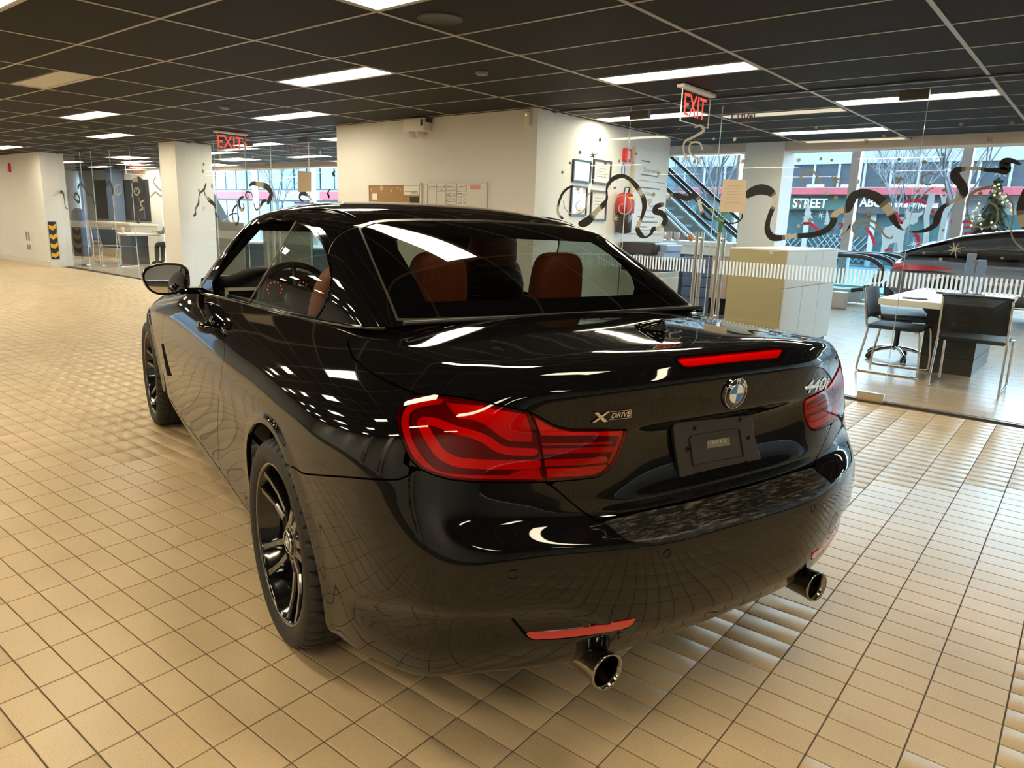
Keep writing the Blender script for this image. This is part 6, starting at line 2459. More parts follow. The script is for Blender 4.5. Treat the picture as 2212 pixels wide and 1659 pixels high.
# --- office chair
t = empty('office_chair', (-1.72, 8.72, 0), -PI/2+.3, 'black swivel office chair on a chrome five-star base', 'chair')
for k in range(5):
    a = 2*PI*k/5+.2
    MB().tube([(0, 0, .13), (.16*math.cos(a), .16*math.sin(a), .115), (.30*math.cos(a), .30*math.sin(a), .075)], [.024, .020, .016], 8).build('base_arm', chrome2, t)
    c_ = MB()
    for s in (-1, 1):
        M = Matrix.Translation((.30*math.cos(a)-s*.016*math.sin(a), .30*math.sin(a)+s*.016*math.cos(a), .031)) @ Matrix.Rotation(a, 4, 'Z') @ Matrix.Rotation(PI/2, 4, 'X')
        c_.lathe([(.0, -.009), (.026, -.009), (.030, -.004), (.030, .004), (.026, .009), (.0, .009)], 18, M)
    c_.box((.30*math.cos(a), .30*math.sin(a), .055), (.03, .03, .04))
    c_.build('castor', black_lam, t)
MB().tube([(0, 0, .10), (0, 0, .42)], .026, 14).build('gas_column', black_lam, t)
superb_s = MB().box((0, .02, .47), (.50, .50, .07), bev=.03).build('seat', mesh_fab, t)
MB().box((0, -.02, .425), (.22, .26, .04), bev=.01).build('mechanism', black_lam, t)
V, F = [], []
for i in range(9):
    z = .55+.42*i/8
    for j in range(9):
        x = -.23+.46*j/8
        V.append((x*(1-.12*i/8), -.25-.05*math.sin(i/8*PI)-.03*(1-(x/.23)**2), z))
for i in range(8):
    for j in range(8):
        F.append((i*9+j, i*9+j+1, (i+1)*9+j+1, (i+1)*9+j))
o = mesh_obj('backrest', V, F, mesh_fab, t, smooth=True)
md = o.modifiers.new('s', 'SOLIDIFY')
md.thickness = .02
MB().tube([(0, -.1, .43), (0, -.27, .46), (0, -.29, .62)], .02, 8).build('back_arm', black_lam, t)

# --- cabinet block
t = empty('cabinet', (-3.0, 8.75, 0), 0, 'waist-high cabinet block with a beige side and grey-white doors', 'cabinet')
MB().span((-.34, -.90, .04), (.28, .90, 1.12)).build('body', pmat('beige_laminate', (.40, .35, .21), rough=.45), t)
MB().span((-.34, -.90, 1.12), (.30, .90, 1.135)).build('top', white_lam, t)
MB().span((-.32, -.88, 0), (.26, .88, .04)).build('plinth', black_lam, t)
for k in range(3):
    y0 = -.895+k*.598
    MB().span((.28, y0, .05), (.298, y0+.588, .72), bev=.002).build('door', pmat('grey_white_door', (.55, .53, .49), rough=.35), t)
    MB().span((.28, y0, .728), (.298, y0+.588, 1.115), bev=.002).build('upper_door', pmat('grey_white_door', (.55, .53, .49), rough=.35), t)

# --- reception desk, cups, orange, flowers
t = empty('reception_desk', (-5.22, 10.3, 0), 0, 'white-topped reception desk with dark slatted front', 'desk')
MB().span((-1.0, -.42, 1.08), (1.0, .42, 1.135)).build('desk_top', white_lam, t)
MB().span((-1.0, -.40, .95), (1.0, -.36, 1.08)).build('white_fascia', white_lam, t)
MB().span((-.98, -.36, 0), (.72, .38, 1.08)).build('body', black_lam, t)
for k in range(6):
    MB().span((.30, -.385, .04+k*.15), (.74, -.36, .18+k*.15)).build('front_board', blue_lam, t)
MB().span((.74, -.38, .35), (.98, .38, .95)).build('pink_side', pmat('pink_laminate', (.55, .38, .30), rough=.5), t)
MB().span((.74, -.37, .12), (.97, .37, .35)).build('dark_recess', dark_void_c, t)
cup_m = pmat('paper_cup', (.72, .55, .45), rough=.6)
for k in range(4):
    o = empty('paper_cup', (-5.55+.125*k, 10.10+.01*k, 1.135), 0, 'pale paper cup standing in a row on the reception desk', 'cup', 'paper cups on the reception desk')
    MB().lathe([(.0, .0), (.034, .0), (.045, .12), (.047, .125), (.043, .125), (.040, .115)], 20).build('cup_body', cup_m, o)
    MB().lathe([(.041, .035), (.0445, .085)], 20, Matrix.Diagonal((1.02, 1.02, 1, 1))).build('sleeve', pmat('cup_sleeve', (.62, .42, .33), rough=.7), o)
o = empty('orange_ball', (-4.90, 10.05, 1.135), 0, 'small orange fruit on the reception desk beside the door pulls', 'fruit')
MB().lathe([(.0, 0), (.03, .006), (.05, .035), (.052, .05), (.04, .085), (.0, .098)], 20).build('flesh', pmat('orange_peel', (.70, .22, .06), rough=.5), o)
MB().lathe([(.006, .096), (.004, .104), (0, .105)], 8).build('stalk', pmat('stalk', (.12, .14, .04), rough=.7), o)
t = empty('flower_vase', (-4.44, 10.0, 1.135), 0, 'glass vase of yellow-green flowers on the desk behind the notice', 'vase')
MB().lathe([(.0, .004), (.06, .004), (.075, .02), (.07, .15), (.062, .24), (.07, .27)], 28).build('vase_glass', thin_glass('vase_glass', (.75, .85, .82)), t)
leaf = pmat('leaf_green', (.18, .30, .03), rough=.5)
leaf2 = pmat('petal_yellow', (.60, .50, .05), rough=.5)
for k in range(14):
    a = k*2.4
    r = .05+.16*((k*7) % 10)/10
    h_ = .50-.10*r/.2+.05*(k % 3)
    tip = (r*math.cos(a), r*math.sin(a), h_)
    MB().tube([(.02*math.cos(a), .02*math.sin(a), .02), (.02*math.cos(a), .02*math.sin(a), .26), tip], .004, 5).build('stem', leaf, t)
    V, F = [], []
    m_ = MB()
    for q in range(7):
        b_ = 2*PI*q/7
        d = Vector((math.cos(b_), math.sin(b_), .25))
        s = Vector((-math.sin(b_), math.cos(b_), 0))
        L = .055 if k % 2 else .07
        p0 = Vector(tip)
        m_.add([p0, p0+d*L*.5+s*L*.22, p0+d*L, p0+d*L*.5-s*L*.22], [(0, 1, 2, 3)])
    m_.build('bloom', leaf2 if k % 2 else leaf, t)
for k, (a, L) in enumerate(((.5, .75), (2.3, .55), (4.0, .6))):
    MB().add([(0, 0, .25), (.03*math.cos(a), .03*math.sin(a), .5), (.06*math.cos(a), .06*math.sin(a), L+.05), (-.02*math.cos(a+1.5), .03*math.sin(a), .5)], [(0, 1, 2, 3)]).build('tall_leaf', leaf, t)

# --- photocopier beside the side wall
t = empty('photocopier', (-4.40, 8.05, 0), 0, 'grey and black photocopier with blue-grey paper trays against the side wall', 'photocopier')
MB().span((-.30, -.28, .03), (.22, .28, .80), bev=.01).build('cabinet', pmat('copier_grey', (.52, .52, .50), rough=.4), t)
for k in range(3):
    MB().span((.22, -.25, .10+k*.22), (.232, .25, .29+k*.22), bev=.004).build('paper_drawer', pmat('copier_light', (.60, .60, .58), rough=.4), t)
MB().span((-.30, -.28, .80), (.22, .28, .95), bev=.01).build('engine', black_lam, t)
MB().span((-.31, -.29, 1.0), (.16, .29, 1.14), bev=.02).build('lid', black_lam, t)
MB().span((-.05, -.20, .95), (.24, .24, 1.04), bev=.006).build('output_tray', pmat('tray_blue', (.22, .30, .44), rough=.4), t)
MB().span((.10, -.16, 1.04), (.26, .22, 1.12), bev=.006).build('feeder', pmat('tray_blue', (.22, .30, .44), rough=.4), t)
V = [(.22, -.22, .93), (.46, -.2, .98), (.46, .26, .98), (.22, .26, .93)]
MB().add(V+[(a_, b_, c_+.012) for a_, b_, c_ in V], [(3, 2, 1, 0), (4, 5, 6, 7), (0, 1, 5, 4), (1, 2, 6, 5), (2, 3, 7, 6), (3, 0, 4, 7)]).build('control_flap', pmat('tray_blue', (.22, .30, .44), rough=.4), t)

# --- small table with bags before the white wall (seen through the car's rear window)
t = empty('side_table', (-5.35, 5.72, 0), 0, 'small slate-topped table against the white wall behind the car', 'table')
MB().span((-.45, -.28, .70), (.45, .28, .735)).build('table_top', pmat('slate_top', (.18, .22, .28), rough=.4), t)
for sx in (-1, 1):
    for sy in (-1, 1):
        MB().span((sx*.42-.02, sy*.25-.02, 0), (sx*.42+.02, sy*.25+.02, .70)).build('leg', pmat('slate_leg', (.10, .12, .15), rough=.4), t)
o = empty('cardboard_box', (-5.10, 5.72, .735), .1, 'brown cardboard box on the small slate table', 'box')
MB().span((-.13, -.10, 0), (.13, .10, .16)).build('carton', pmat('cardboard', (.42, .26, .13), rough=.8), o)
for s in (-1, 1):
    MB().add([(s*.13, -.10, .16), (s*.13, .10, .16), (s*.20, .10, .20), (s*.20, -.10, .20)], [(0, 1, 2, 3)]).build('flap', pmat('cardboard', (.42, .26, .13), rough=.8), o)
for k, (x, c_, lb) in enumerate(((-5.70, (.40, .46, .60), 'pale blue carrier bag with black handles beside the box'), (-5.43, (.62, .62, .62), 'grey-white carrier bag with black handles beside the box'))):
    o = empty('carrier_bag', (x, 5.74, .735), .0, lb, 'bag')
    V = [(-.11, -.05, 0), (.11, -.05, 0), (.11, .05, 0), (-.11, .05, 0), (-.12, -.04, .30), (.12, -.04, .30), (.12, .04, .30), (-.12, .04, .30)]
    MB().add(V, [(0, 3, 2, 1), (0, 1, 5, 4), (1, 2, 6, 5), (2, 3, 7, 6), (3, 0, 4, 7)]).build('bag_body', pmat('bag_%d' % k, c_, rough=.4), o)
    for yy in (-.04, .04):
        MB().tube([tuple(q) for q in catmull([(-.06, yy, .29), (-.05, yy, .40), (0, yy, .45), (.05, yy, .40), (.06, yy, .29)], 5)], .004, 6).build('handle', black_lam, o)

# --- dark coupe-roofed car parked in the atrium
suv = empty('parked_car', (-.6, 14.38, 0), 0, 'dark grey car with a red tail lamp parked by the street windows', 'car')
spaint = pmat('parked_car_paint', (.17, .155, .15), rough=.2, metal=.5, coat=1.0)
def car_loft(name, st, mat, par, n=20):
    V, F = [], []
    for (x, z0, z1, w0, w1) in st:
        for k in range(n):
            u = 2*PI*k/n
            c_, s_ = math.cos(u), math.sin(u)
            t_ = .5+.5*math.copysign(abs(s_)**.55, s_)
            w = w0+(w1-w0)*t_
            V.append((x, math.copysign(abs(c_)**.55, c_)*w, z0+(z1-z0)*t_))
    for i in range(len(st)-1):
        for k in range(n):
            F.append((i*n+k, i*n+(k+1) % n, (i+1)*n+(k+1) % n, (i+1)*n+k))
    F.append(tuple(range(n-1, -1, -1)))
    F.append(tuple(range((len(st)-1)*n, len(st)*n)))
    o = mesh_obj(name, V, F, mat, par, smooth=True)
    return o
car_loft('body', [(-2.36, .45, .78, .70, .66), (-2.32, .32, .92, .84, .74), (-2.15, .26, 1.02, .92, .78), (-1.7, .24, 1.04, .93, .82), (-.8, .24, 1.0, .93, .84), (.6, .24, .98, .93, .84), (1.5, .24, .95, .92, .80), (2.1, .26, .86, .88, .72), (2.4, .34, .74, .74, .6)], spaint, suv)
car_loft('glasshouse', [(-2.25, .98, 1.03, .70, .62), (-1.9, .98, 1.17, .74, .62), (-1.4, .98, 1.33, .76, .62), (-.8, .98, 1.43, .77, .62), (-.2, .97, 1.47, .77, .62), (.4, .96, 1.46, .77, .60), (.9, .95, 1.30, .76, .58), (1.4, .94, .98, .74, .60)], pmat('parked_car_glass', (.015, .014, .013), rough=.05), suv)
car_loft('roof', [(-2.28, 1.025, 1.045, .66, .58), (-1.9, 1.15, 1.19, .66, .56), (-1.4, 1.31, 1.36, .66, .56), (-.8, 1.41, 1.46, .66, .56), (-.2, 1.45, 1.50, .66, .56), (.4, 1.44, 1.48, .64, .55), (.8, 1.33, 1.37, .6, .52)], spaint, suv)
for s in (-1, 1):
    MB().add([(-2.30, s*.80, .77), (-2.05, s*.905, .76), (-1.45, s*.945, .80), (-1.40, s*.945, .83), (-2.05, s*.90, .87), (-2.32, s*.77, .86)], [(0, 1, 4, 5), (1, 2, 3, 4)] if s < 0 else [(5, 4, 1, 0), (4, 3, 2, 1)]).build('tail_lamp', pmat('parked_lamp_red', (.55, .01, .015), rough=.1, coat=1), suv)
    for x in (-1.45, 1.45):
        w = MB().lathe([(.20, -.10), (.33, -.11), (.345, -.08), (.345, .08), (.33, .11), (.22, .115), (.20, .09), (.0, .09)], 32, Matrix.Translation((x, s*.84, .345)) @ Matrix.Rotation(-PI/2*s, 4, 'X')).build('wheel', rubber if 'rubber' in globals() else black_lam, suv)
MB().span((-2.42, -.70, .30), (-2.28, .70, .52), bev=.03).build('bumper_insert', black_lam, suv)
MB().span((-2.36, -.60, 1.01), (-2.20, .60, 1.04), bev=.008).build('spoiler', spaint, suv)
MB().add([(-1.9, -.60, 1.17), (-1.75, -.05, 1.24), (-1.9, .0, 1.24), (-2.0, -.5, 1.18)], [(0, 1, 2, 3)]).build('roof_ornament', spaint, suv)

# --- escalators in the atrium
rail_m = pmat('handrail_rubber', (.010, .010, .012), rough=.3)
bal_glass = thin_glass('balustrade_glass', (.80, .93, .97), 1.4)
clad = pmat('escalator_cladding', (.45, .33, .28), rough=.4)
for k, y in enumerate((13.9, 14.85)):
    pass
def hpath(y):
    P = [(-3.55, .34), (-3.25, .42), (-3.08, .62), (-3.16, .82), (-3.42, .925), (-3.9, .94), (-5.2, .95), (-5.75, 1.02), (-6.3, 1.30), (-9.6, 3.85), (-11.2, 5.1)]
    return [(p[0], y, p[1]) for p in catmull(P, 5)]
for k, (y0, y1) in enumerate(((13.75, 14.65), (14.95, 15.85))):
    es = empty('escalator', (0, 0, 0), 0, ['nearer escalator with black handrails behind the broad column', 'farther escalator with black handrails close to the street windows'][k], 'escalator')
    for y in (y0, y1):
        H = hpath(y)
        MB().tube(H, .038, 10).build('handrail', rail_m, es)
        V, F = [], []
        for p in H[12:]:
            V += [(p[0], y, p[2]-.04), (p[0], y, max(.12, p[2]-.86))]
        for i in range(len(V)//2-1):
            F.append((2*i, 2*i+1, 2*i+3, 2*i+2))
        mesh_obj('balustrade_glass', V, F, bal_glass, es)
        MB().tube([(p[0], y, max(.10, p[2]-.88)) for p in H[12:]], .03, 6).build('deck_rail', chrome2, es)
    # truss cladding
    V, F = [], []
    pts = [(-4.2, .10), (-5.7, .14), (-6.3, .42), (-11.2, 4.2), (-11.2, 3.2), (-6.6, -.0), (-4.2, 0)]
    Mx = frame_M((0, y0-.05, 0), (1, 0, 0), (0, 0, 1))
    MB().prism(pts, -.02, .02, Mx).build('side_cladding', clad, es)
    MB().prism(pts, -.02, .02, frame_M((0, y1+.05, 0), (1, 0, 0), (0, 0, 1))).build('side_cladding', clad, es)
    for y in (y0, y1):
        MB().span((-4.5, y-.09, 0), (-3.6, y+.09, .30), bev=.02).build('skirt_end', pmat('skirt_beige', (.55, .45, .38), rough=.4), es)
    for q in range(22):
        x = -6.0-q*.24
        z = .10+q*.185
        MB().span((x-.24, y0+.04, z-.06), (x, y1-.04, z)).build('step', pmat('step_grey', (.18, .18, .19), rough=.5), es)

# --- Christmas tree by the windows
xt, yt = -1.92, 16.2
t = empty('christmas_tree', (xt, yt, 0), 0, 'decorated Christmas tree standing by the street windows', 'tree')
fir = pmat('fir_green', (.022, .045, .022), rough=.8)
m_ = MB()
rr_ = random.Random(3)
for tier in range(26):
    z = .35+2.05*tier/26
    R = .78*(1-tier/27.5)
    n_ = 22
    for q in range(n_):
        a = 2*PI*q/n_+tier*.5+rr_.uniform(-.1, .1)
        L = R*rr_.uniform(.75, 1.08)
        d = Vector((math.cos(a), math.sin(a), 0))
        s = Vector((-math.sin(a), math.cos(a), 0))
        w = .05+.03*rr_.random()
        m_.add([Vector((0, 0, z+.10)), d*L*.6+s*w+Vector((0, 0, z+.02)), d*L+Vector((0, 0, z-.06)), d*L*.6-s*w+Vector((0, 0, z+.02)), d*L*.55+Vector((0, 0, z+.075))], [(0, 1, 4), (1, 2, 4), (2, 3, 4), (3, 0, 4)])
m_.build('fir_branches', fir, t)
tag(t.children[0], kind='stuff')
MB().tube([(0, 0, 0), (0, 0, .6)], .05, 8).build('trunk', pmat('bark', (.08, .05, .03), rough=.9), t)
star_pts = []
for i in range(16):
    a = PI*i/8+PI/2
    r = (.20 if i % 4 == 0 else .14) if i % 2 == 0 else .035
    star_pts.append((r*math.cos(a), r*math.sin(a)))
MB().prism(star_pts, -.01, .01, frame_M((0, 0, 2.52), (1, 0, 0), (0, 0, 1))).build('tree_star', pmat('star_white', (.85, .88, .9), rough=.4), t)
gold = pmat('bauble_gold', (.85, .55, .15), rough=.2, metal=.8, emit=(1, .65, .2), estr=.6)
pinkb = pmat('bauble_pink', (.70, .45, .42), rough=.3)
for k in range(44):
    tier = .22+.72*((k*.381966+.1) % 1)
    z = .4+2.0*tier
    R = .80*(1-tier*.95)+.03
    a = -PI*(.04+.92*((k*.7548) % 1))
    r_ = .022 if k % 5 else .045
    o = empty('bauble', (xt+R*math.cos(a), yt+R*math.sin(a), z), 0, 'small gold bauble hanging on the Christmas tree' if k % 5 else 'larger pink bauble hanging on the Christmas tree', 'bauble', 'gold baubles on the tree' if k % 5 else 'pink baubles on the tree')
    MB().lathe([(.0, -r_), (r_*.7, -r_*.7), (r_, 0), (r_*.7, r_*.7), (.0, r_)], 10).build('ball', gold if k % 5 else pinkb, o)
    MB().lathe([(.006, r_*.95), (.006, r_*1.25), (0, r_*1.25)], 6).build('cap', chrome2, o)
# ================================================================== LEFT OFFICE behind the far glass
navy = pmat('navy_seat', (.020, .030, .070), rough=.6)
wall('wall_office', (-26.9, YB-.1, 0), (-21.2, YB+.1, CZ+.03))
tag(MB().span((-25.6, YB-.14, .98), (-21.9, YB-.1, 2.16)).build('wall_dark_panel', pmat('dark_panel', (.018, .020, .026), rough=.5)), 'black panel behind the left service counter', None, kind='structure')
tag(MB().span((-23.9, 9.53, 0), (-23.45, 9.84, CZ+.02)).build('wall_blue_reflection', pmat('blue_reflection', (.16, .24, .42), rough=.5)), 'blue-grey upright block standing in for a reflection in the left glass', None, kind='structure')  # solid block put in for a blue reflection in the glass
# service counter
t = empty('service_counter', (-22.6, 9.1, 0), 0, 'pale wood service counter behind the left glass', 'counter')
MB().span((-1.5, -.35, 0), (2.0, .35, .88)).build('front', pmat('pale_wood', (.50, .38, .25), rough=.5), t)
MB().span((-1.55, -.40, .88), (2.05, .40, .93)).build('counter_top', pmat('pale_top', (.66, .58, .48), rough=.4), t)
for k in range(3):
    MB().span((-.9+k*.9, -.355, .10), (-.885+k*.9, -.35, .86)).build('panel_joint', dark_void_c, t)
o = empty('desk_monitor', (-20.9, 9.1, .93), .3, 'black computer monitor on the service counter', 'monitor')
MB().span((-.25, -.02, .12), (.25, .02, .45), bev=.005).build('screen', black_lam, o)
MB().span((-.03, -.02, 0), (.03, .02, .14)).build('stand', black_lam, o)
# stair of pale boards beyond
t = empty('wooden_stair', (-26.2, 8.7, 0), 0, 'pale wooden stair boards rising behind the left wall end', 'stair')
for k in range(5):
    MB().span((-.7, 0, 1.25+k*.22), (.75-.05*k, .3, 1.38+k*.22)).build('stair_board', pmat('stair_wood', (.60, .42, .22), rough=.5), t)
MB().prism([(-.9, .0), (.9, 0), (.9, .12), (-.9, .12)], 0, .05, frame_M((0, .35, 1.2), (.8, 0, .6), (-.6, 0, .8))).build('stringer', pmat('stringer_beige', (.62, .52, .38), rough=.5), t)
for s in (-.6, .6):
    MB().span((s-.03, .30, 0), (s+.03, .36, 1.4)).build('support_post', pmat('stringer_beige', (.62, .52, .38), rough=.5), t)
# meeting table
t = empty('meeting_table', (-18.75, 8.0, 0), 0, 'pale-topped table on a dark base in the left office', 'table')
MB().span((-.6, -.40, .69), (.6, .40, .735), bev=.004).build('table_top', pmat('pale_top', (.66, .58, .48), rough=.4), t)
MB().span((-.25, -.2, 0), (.35, .2, .69)).build('base', black_lam, t)
sled_chair((-19.62, 7.75, 0), -PI/2, 'navy sled-legged chair left of the meeting table', navy)
sled_chair((-18.0, 7.35, 0), .4, 'navy sled-legged chair in front of the meeting table by the column', navy)
o = empty('takeaway_cup', (-18.95, 7.85, .735), 0, 'small pinkish takeaway cup on the meeting table', 'cup')
MB().lathe([(.0, 0), (.03, 0), (.04, .11), (.042, .115), (.0, .118)], 16).build('cup_body', cup_m, o)
MB().lathe([(.043, .112), (.043, .125), (.0, .128)], 16).build('lid', white_lam, o)
# coat on a display stand
t = empty('coat_stand', (-18.6, 6.75, 0), 0, 'dark red and navy coat hanging on a chrome display stand', 'coat stand')
MB().lathe([(.0, .02), (.17, .02), (.18, .0)], 28).build('base_plate', chrome2, t)
MB().tube([(0, 0, .02), (0, 0, 1.35)], .014, 10).build('pole', chrome2, t)
def cloth(name, rows, mat, par, n=16):
    V, F = [], []
    for (z, cx, rx, ry) in rows:
        for k in range(n):
            u = 2*PI*k/n
            V.append((cx+rx*math.cos(u)*(1+.05*math.sin(5*u)), ry*math.sin(u)*(1+.08*math.cos(4*u)), z))
    for i in range(len(rows)-1):
        for k in range(n):
            F.append((i*n+k, i*n+(k+1) % n, (i+1)*n+(k+1) % n, (i+1)*n+k))
    return mesh_obj(name, V, F, mat, par, smooth=True)
cloth('coat_body', [(1.30, 0, .05, .05), (1.24, 0, .20, .10), (1.0, .02, .22, .13), (.6, .06, .26, .15), (.22, .08, .28, .16)], pmat('coat_navy', (.022, .026, .045), rough=.8), t)
cloth('red_lining', [(1.22, -.02, .10, .115), (.9, -.01, .13, .15), (.5, .02, .12, .165), (.35, .03, .11, .165)], pmat('coat_red', (.16, .015, .02), rough=.8), t)
MB().tube([(.15, 0, 1.2), (.34, -.02, .85), (.46, -.03, .55)], [.06, .065, .06], 10).build('sleeve', pmat('coat_sleeve', (.05, .065, .12), rough=.8), t)
# yellow caution sign by the column
t = empty('floor_sign', (-13.3, 6.75, 0), 0, 'yellow folding floor sign beside the square column', 'floor sign')
for s in (-1, 1):
    MB().add([(-.12, s*.14, 0), (.12, s*.14, 0), (.09, s*.02, .60), (-.09, s*.02, .60)], [(0, 1, 2, 3)]).build('sign_panel', pmat('sign_yellow', (.75, .55, .02), rough=.4), t)
# desks and screens right of the column, in front of the left windows
for k, (x, y) in enumerate(((-14.8, 8.6), (-12.3, 8.5))):
    t = empty('work_desk', (x, y, 0), 0, ['grey work desk with a partition screen, farther from the wall block', 'grey work desk with a partition screen, nearer the wall block'][k], 'desk')
    MB().span((-.8, -.4, .70), (.8, .4, .735)).build('desk_top', white_lam, t)
    MB().span((-.8, -.42, .0), (.8, -.39, 1.12)).build('screen_panel', pmat('desk_screen_grey', (.20, .21, .22), rough=.6), t)
    for s in (-1, 1):
        MB().span((s*.78-.02, -.38, 0), (s*.78+.02, .38, .70)).build('side_leg', black_lam, t)
o = empty('computer_screen', (-12.55, 8.0, .735), 0, 'computer screen with a lilac picture above the car roof', 'monitor')
MB().span((-.30, -.02, .46), (.30, .02, .82), bev=.006).build('bezel', black_lam, o)
mesh_obj('display', [(-.28, -.0215, .48), (.28, -.0215, .48), (.28, -.0215, .80), (-.28, -.0215, .80)], [(0, 1, 2, 3)], pmat('lilac_display', (.3, .3, .6), emit=(.42, .42, .85), estr=.7), o)
MB().tube([(0, 0, 0), (0, .02, .5)], .025, 8).build('stand', black_lam, o)
MB().span((-.12, -.1, 0), (.12, .1, .015)).build('foot', black_lam, o)
o.location = (-12.3, 8.5, .735)
# pink sloping balustrade with dark handrail (second stair, behind the left glass)
t = empty('sloping_stair', (-21.5, 12.6, 0), 0, 'pink sloping stair wall with a black edge seen through the left glass', 'stair')
pts = [(-3.4, 0), (-1.6, 0), (-1.2, .8), (-3.3, 2.9), (-5.2, 4.6), (-5.2, 1.6)]
MB().prism(pts[::1], -.1, .1, frame_M((0, 0, 0), (1, 0, 0), (0, 0, 1))).build('stair_wall', pmat('stair_pink', (.60, .47, .44), rough=.6), t)
MB().prism([(-1.25, .72), (-1.0, .95), (-3.2, 3.1), (-5.1, 4.8), (-5.3, 4.55), (-3.4, 2.85)], -.14, .14, frame_M((0, 0, 0), (1, 0, 0), (0, 0, 1))).build('stair_edge', pmat('stair_dark', (.05, .048, .045), rough=.4), t)

# person sitting at the meeting table
def person(loc, rz, label):
    t = empty('person', loc, rz, label, 'person')
    J = {'pelvis': (0, 0, .50), 'waist': (0, -.02, .68), 'chest': (0, .02, .92), 'neck': (0, .05, 1.08), 'head0': (0, .08, 1.15),
         'shl': (.17, .02, 1.0), 'shr': (-.17, .02, 1.0), 'ell': (.22, .16, .78), 'elr': (-.22, .16, .78), 'wrl': (.12, .38, .80), 'wrr': (-.12, .38, .80),
         'hipl': (.09, .03, .49), 'hipr': (-.09, .03, .49), 'knl': (.11, .42, .50), 'knr': (-.11, .42, .50), 'anl': (.11, .44, .08), 'anr': (-.11, .44, .08), 'tol': (.11, .60, .035), 'tor': (-.11, .60, .035)}
    E_ = [('pelvis', 'waist'), ('waist', 'chest'), ('chest', 'neck'), ('neck', 'head0'), ('chest', 'shl'), ('chest', 'shr'), ('shl', 'ell'), ('shr', 'elr'), ('ell', 'wrl'), ('elr', 'wrr'), ('pelvis', 'hipl'), ('pelvis', 'hipr'), ('hipl', 'knl'), ('hipr', 'knr'), ('knl', 'anl'), ('knr', 'anr'), ('anl', 'tol'), ('anr', 'tor')]
    Rr = {'pelvis': .13, 'waist': .12, 'chest': .145, 'neck': .055, 'head0': .05, 'shl': .07, 'shr': .07, 'ell': .045, 'elr': .045, 'wrl': .03, 'wrr': .03, 'hipl': .10, 'hipr': .10, 'knl': .065, 'knr': .065, 'anl': .045, 'anr': .045, 'tol': .03, 'tor': .03}
    names = list(J)
    me = bpy.data.meshes.new('body')
    me.from_pydata([J[q] for q in names], [(names.index(a), names.index(b)) for a, b in E_], [])
    o = bpy.data.objects.new('body', me)
    COL.objects.link(o)
    o.parent = t
    md = o.modifiers.new('skin', 'SKIN')
    sv = me.skin_vertices[0].data
    for i, q in enumerate(names):
        sv[i].radius = (Rr[q], Rr[q]*(.8 if q in ('chest', 'waist', 'pelvis') else 1))
        sv[i].use_root = (q == 'pelvis')
    o.modifiers.new('sub', 'SUBSURF').levels = 2
    me.materials.append(pmat('dark_clothing', (.014, .016, .026), rough=.85))
    skin = pmat('skin', (.48, .27, .19), rough=.55)
    V, F = [], []
    n, m = 18, 12
    for i in range(m+1):
        v = -PI/2+PI*i/m
        for k in range(n):
            u = 2*PI*k/n
            x, y, z = .078*math.cos(v)*math.cos(u), .095*math.cos(v)*math.sin(u), .118*math.sin(v)
            if y > 0 and z < -.03:
                y *= .92
            if abs(x) < .02 and y > .07 and -.03 < z < .02:
                y += .018
            V.append((x, .105+y, 1.27+z))
    for i in range(m):
        for k in range(n):
            F.append((i*n+k, i*n+(k+1) % n, (i+1)*n+(k+1) % n, (i+1)*n+k))
    mesh_obj('head', V, F, skin, t, smooth=True)
    V2 = [(x*1.12, .09+(y-.105)*1.10, 1.275+(z-1.27)*1.08) for x, y, z in V]
    keep = [f for f in F if sum(V2[q][1] for q in f)/4 < .125 or sum(V2[q][2] for q in f)/4 > 1.345]
    mesh_obj('hair', V2, keep, pmat('dark_hair', (.02, .012, .008), rough=.6), t, smooth=True)
    for s in (-1, 1):
        MB().lathe([(.0, .006), (.009, .004), (.011, 0)], 10, frame_M((s*.03, .197, 1.275), (1, 0, 0), (0, 0, 1)) @ Matrix.Rotation(PI, 4, 'X')).build('eye', pmat('eye_dark', (.02, .015, .01), rough=.2), t)
        hb = MB()
        hb.box((s*.115, .42, .80), (.07, .085, .028), bev=.01)
        hb.build('hand', skin, t)
        for q in range(4):
            x0 = s*.115-.026+.0175*q
            MB().tube([(x0, .455, .802), (x0, .488, .804-.004*q), (x0, .510-.004*abs(q-1.5), .790)], [.009, .0085, .007], 7).build('finger', skin, t)
        MB().tube([(s*.085, .41, .80), (s*.07, .44, .80), (s*.068, .462, .794)], [.011, .0095, .008], 7).build('thumb', skin, t)
    return t
person((-17.75, 8.55, 0), PI/2+.5, 'person in dark clothing sitting at the table behind the far glass')
o = empty('stool', (-17.75, 8.55, 0), 0, 'dark round stool under the seated person', 'stool')
MB().lathe([(.0, .36), (.17, .36), (.18, .38), (.16, .395), (.0, .395)], 24).build('seat', black_lam, o)
MB().lathe([(.20, 0), (.20, .02), (.03, .04), (.03, .36)], 20).build('pedestal', chrome2, o)
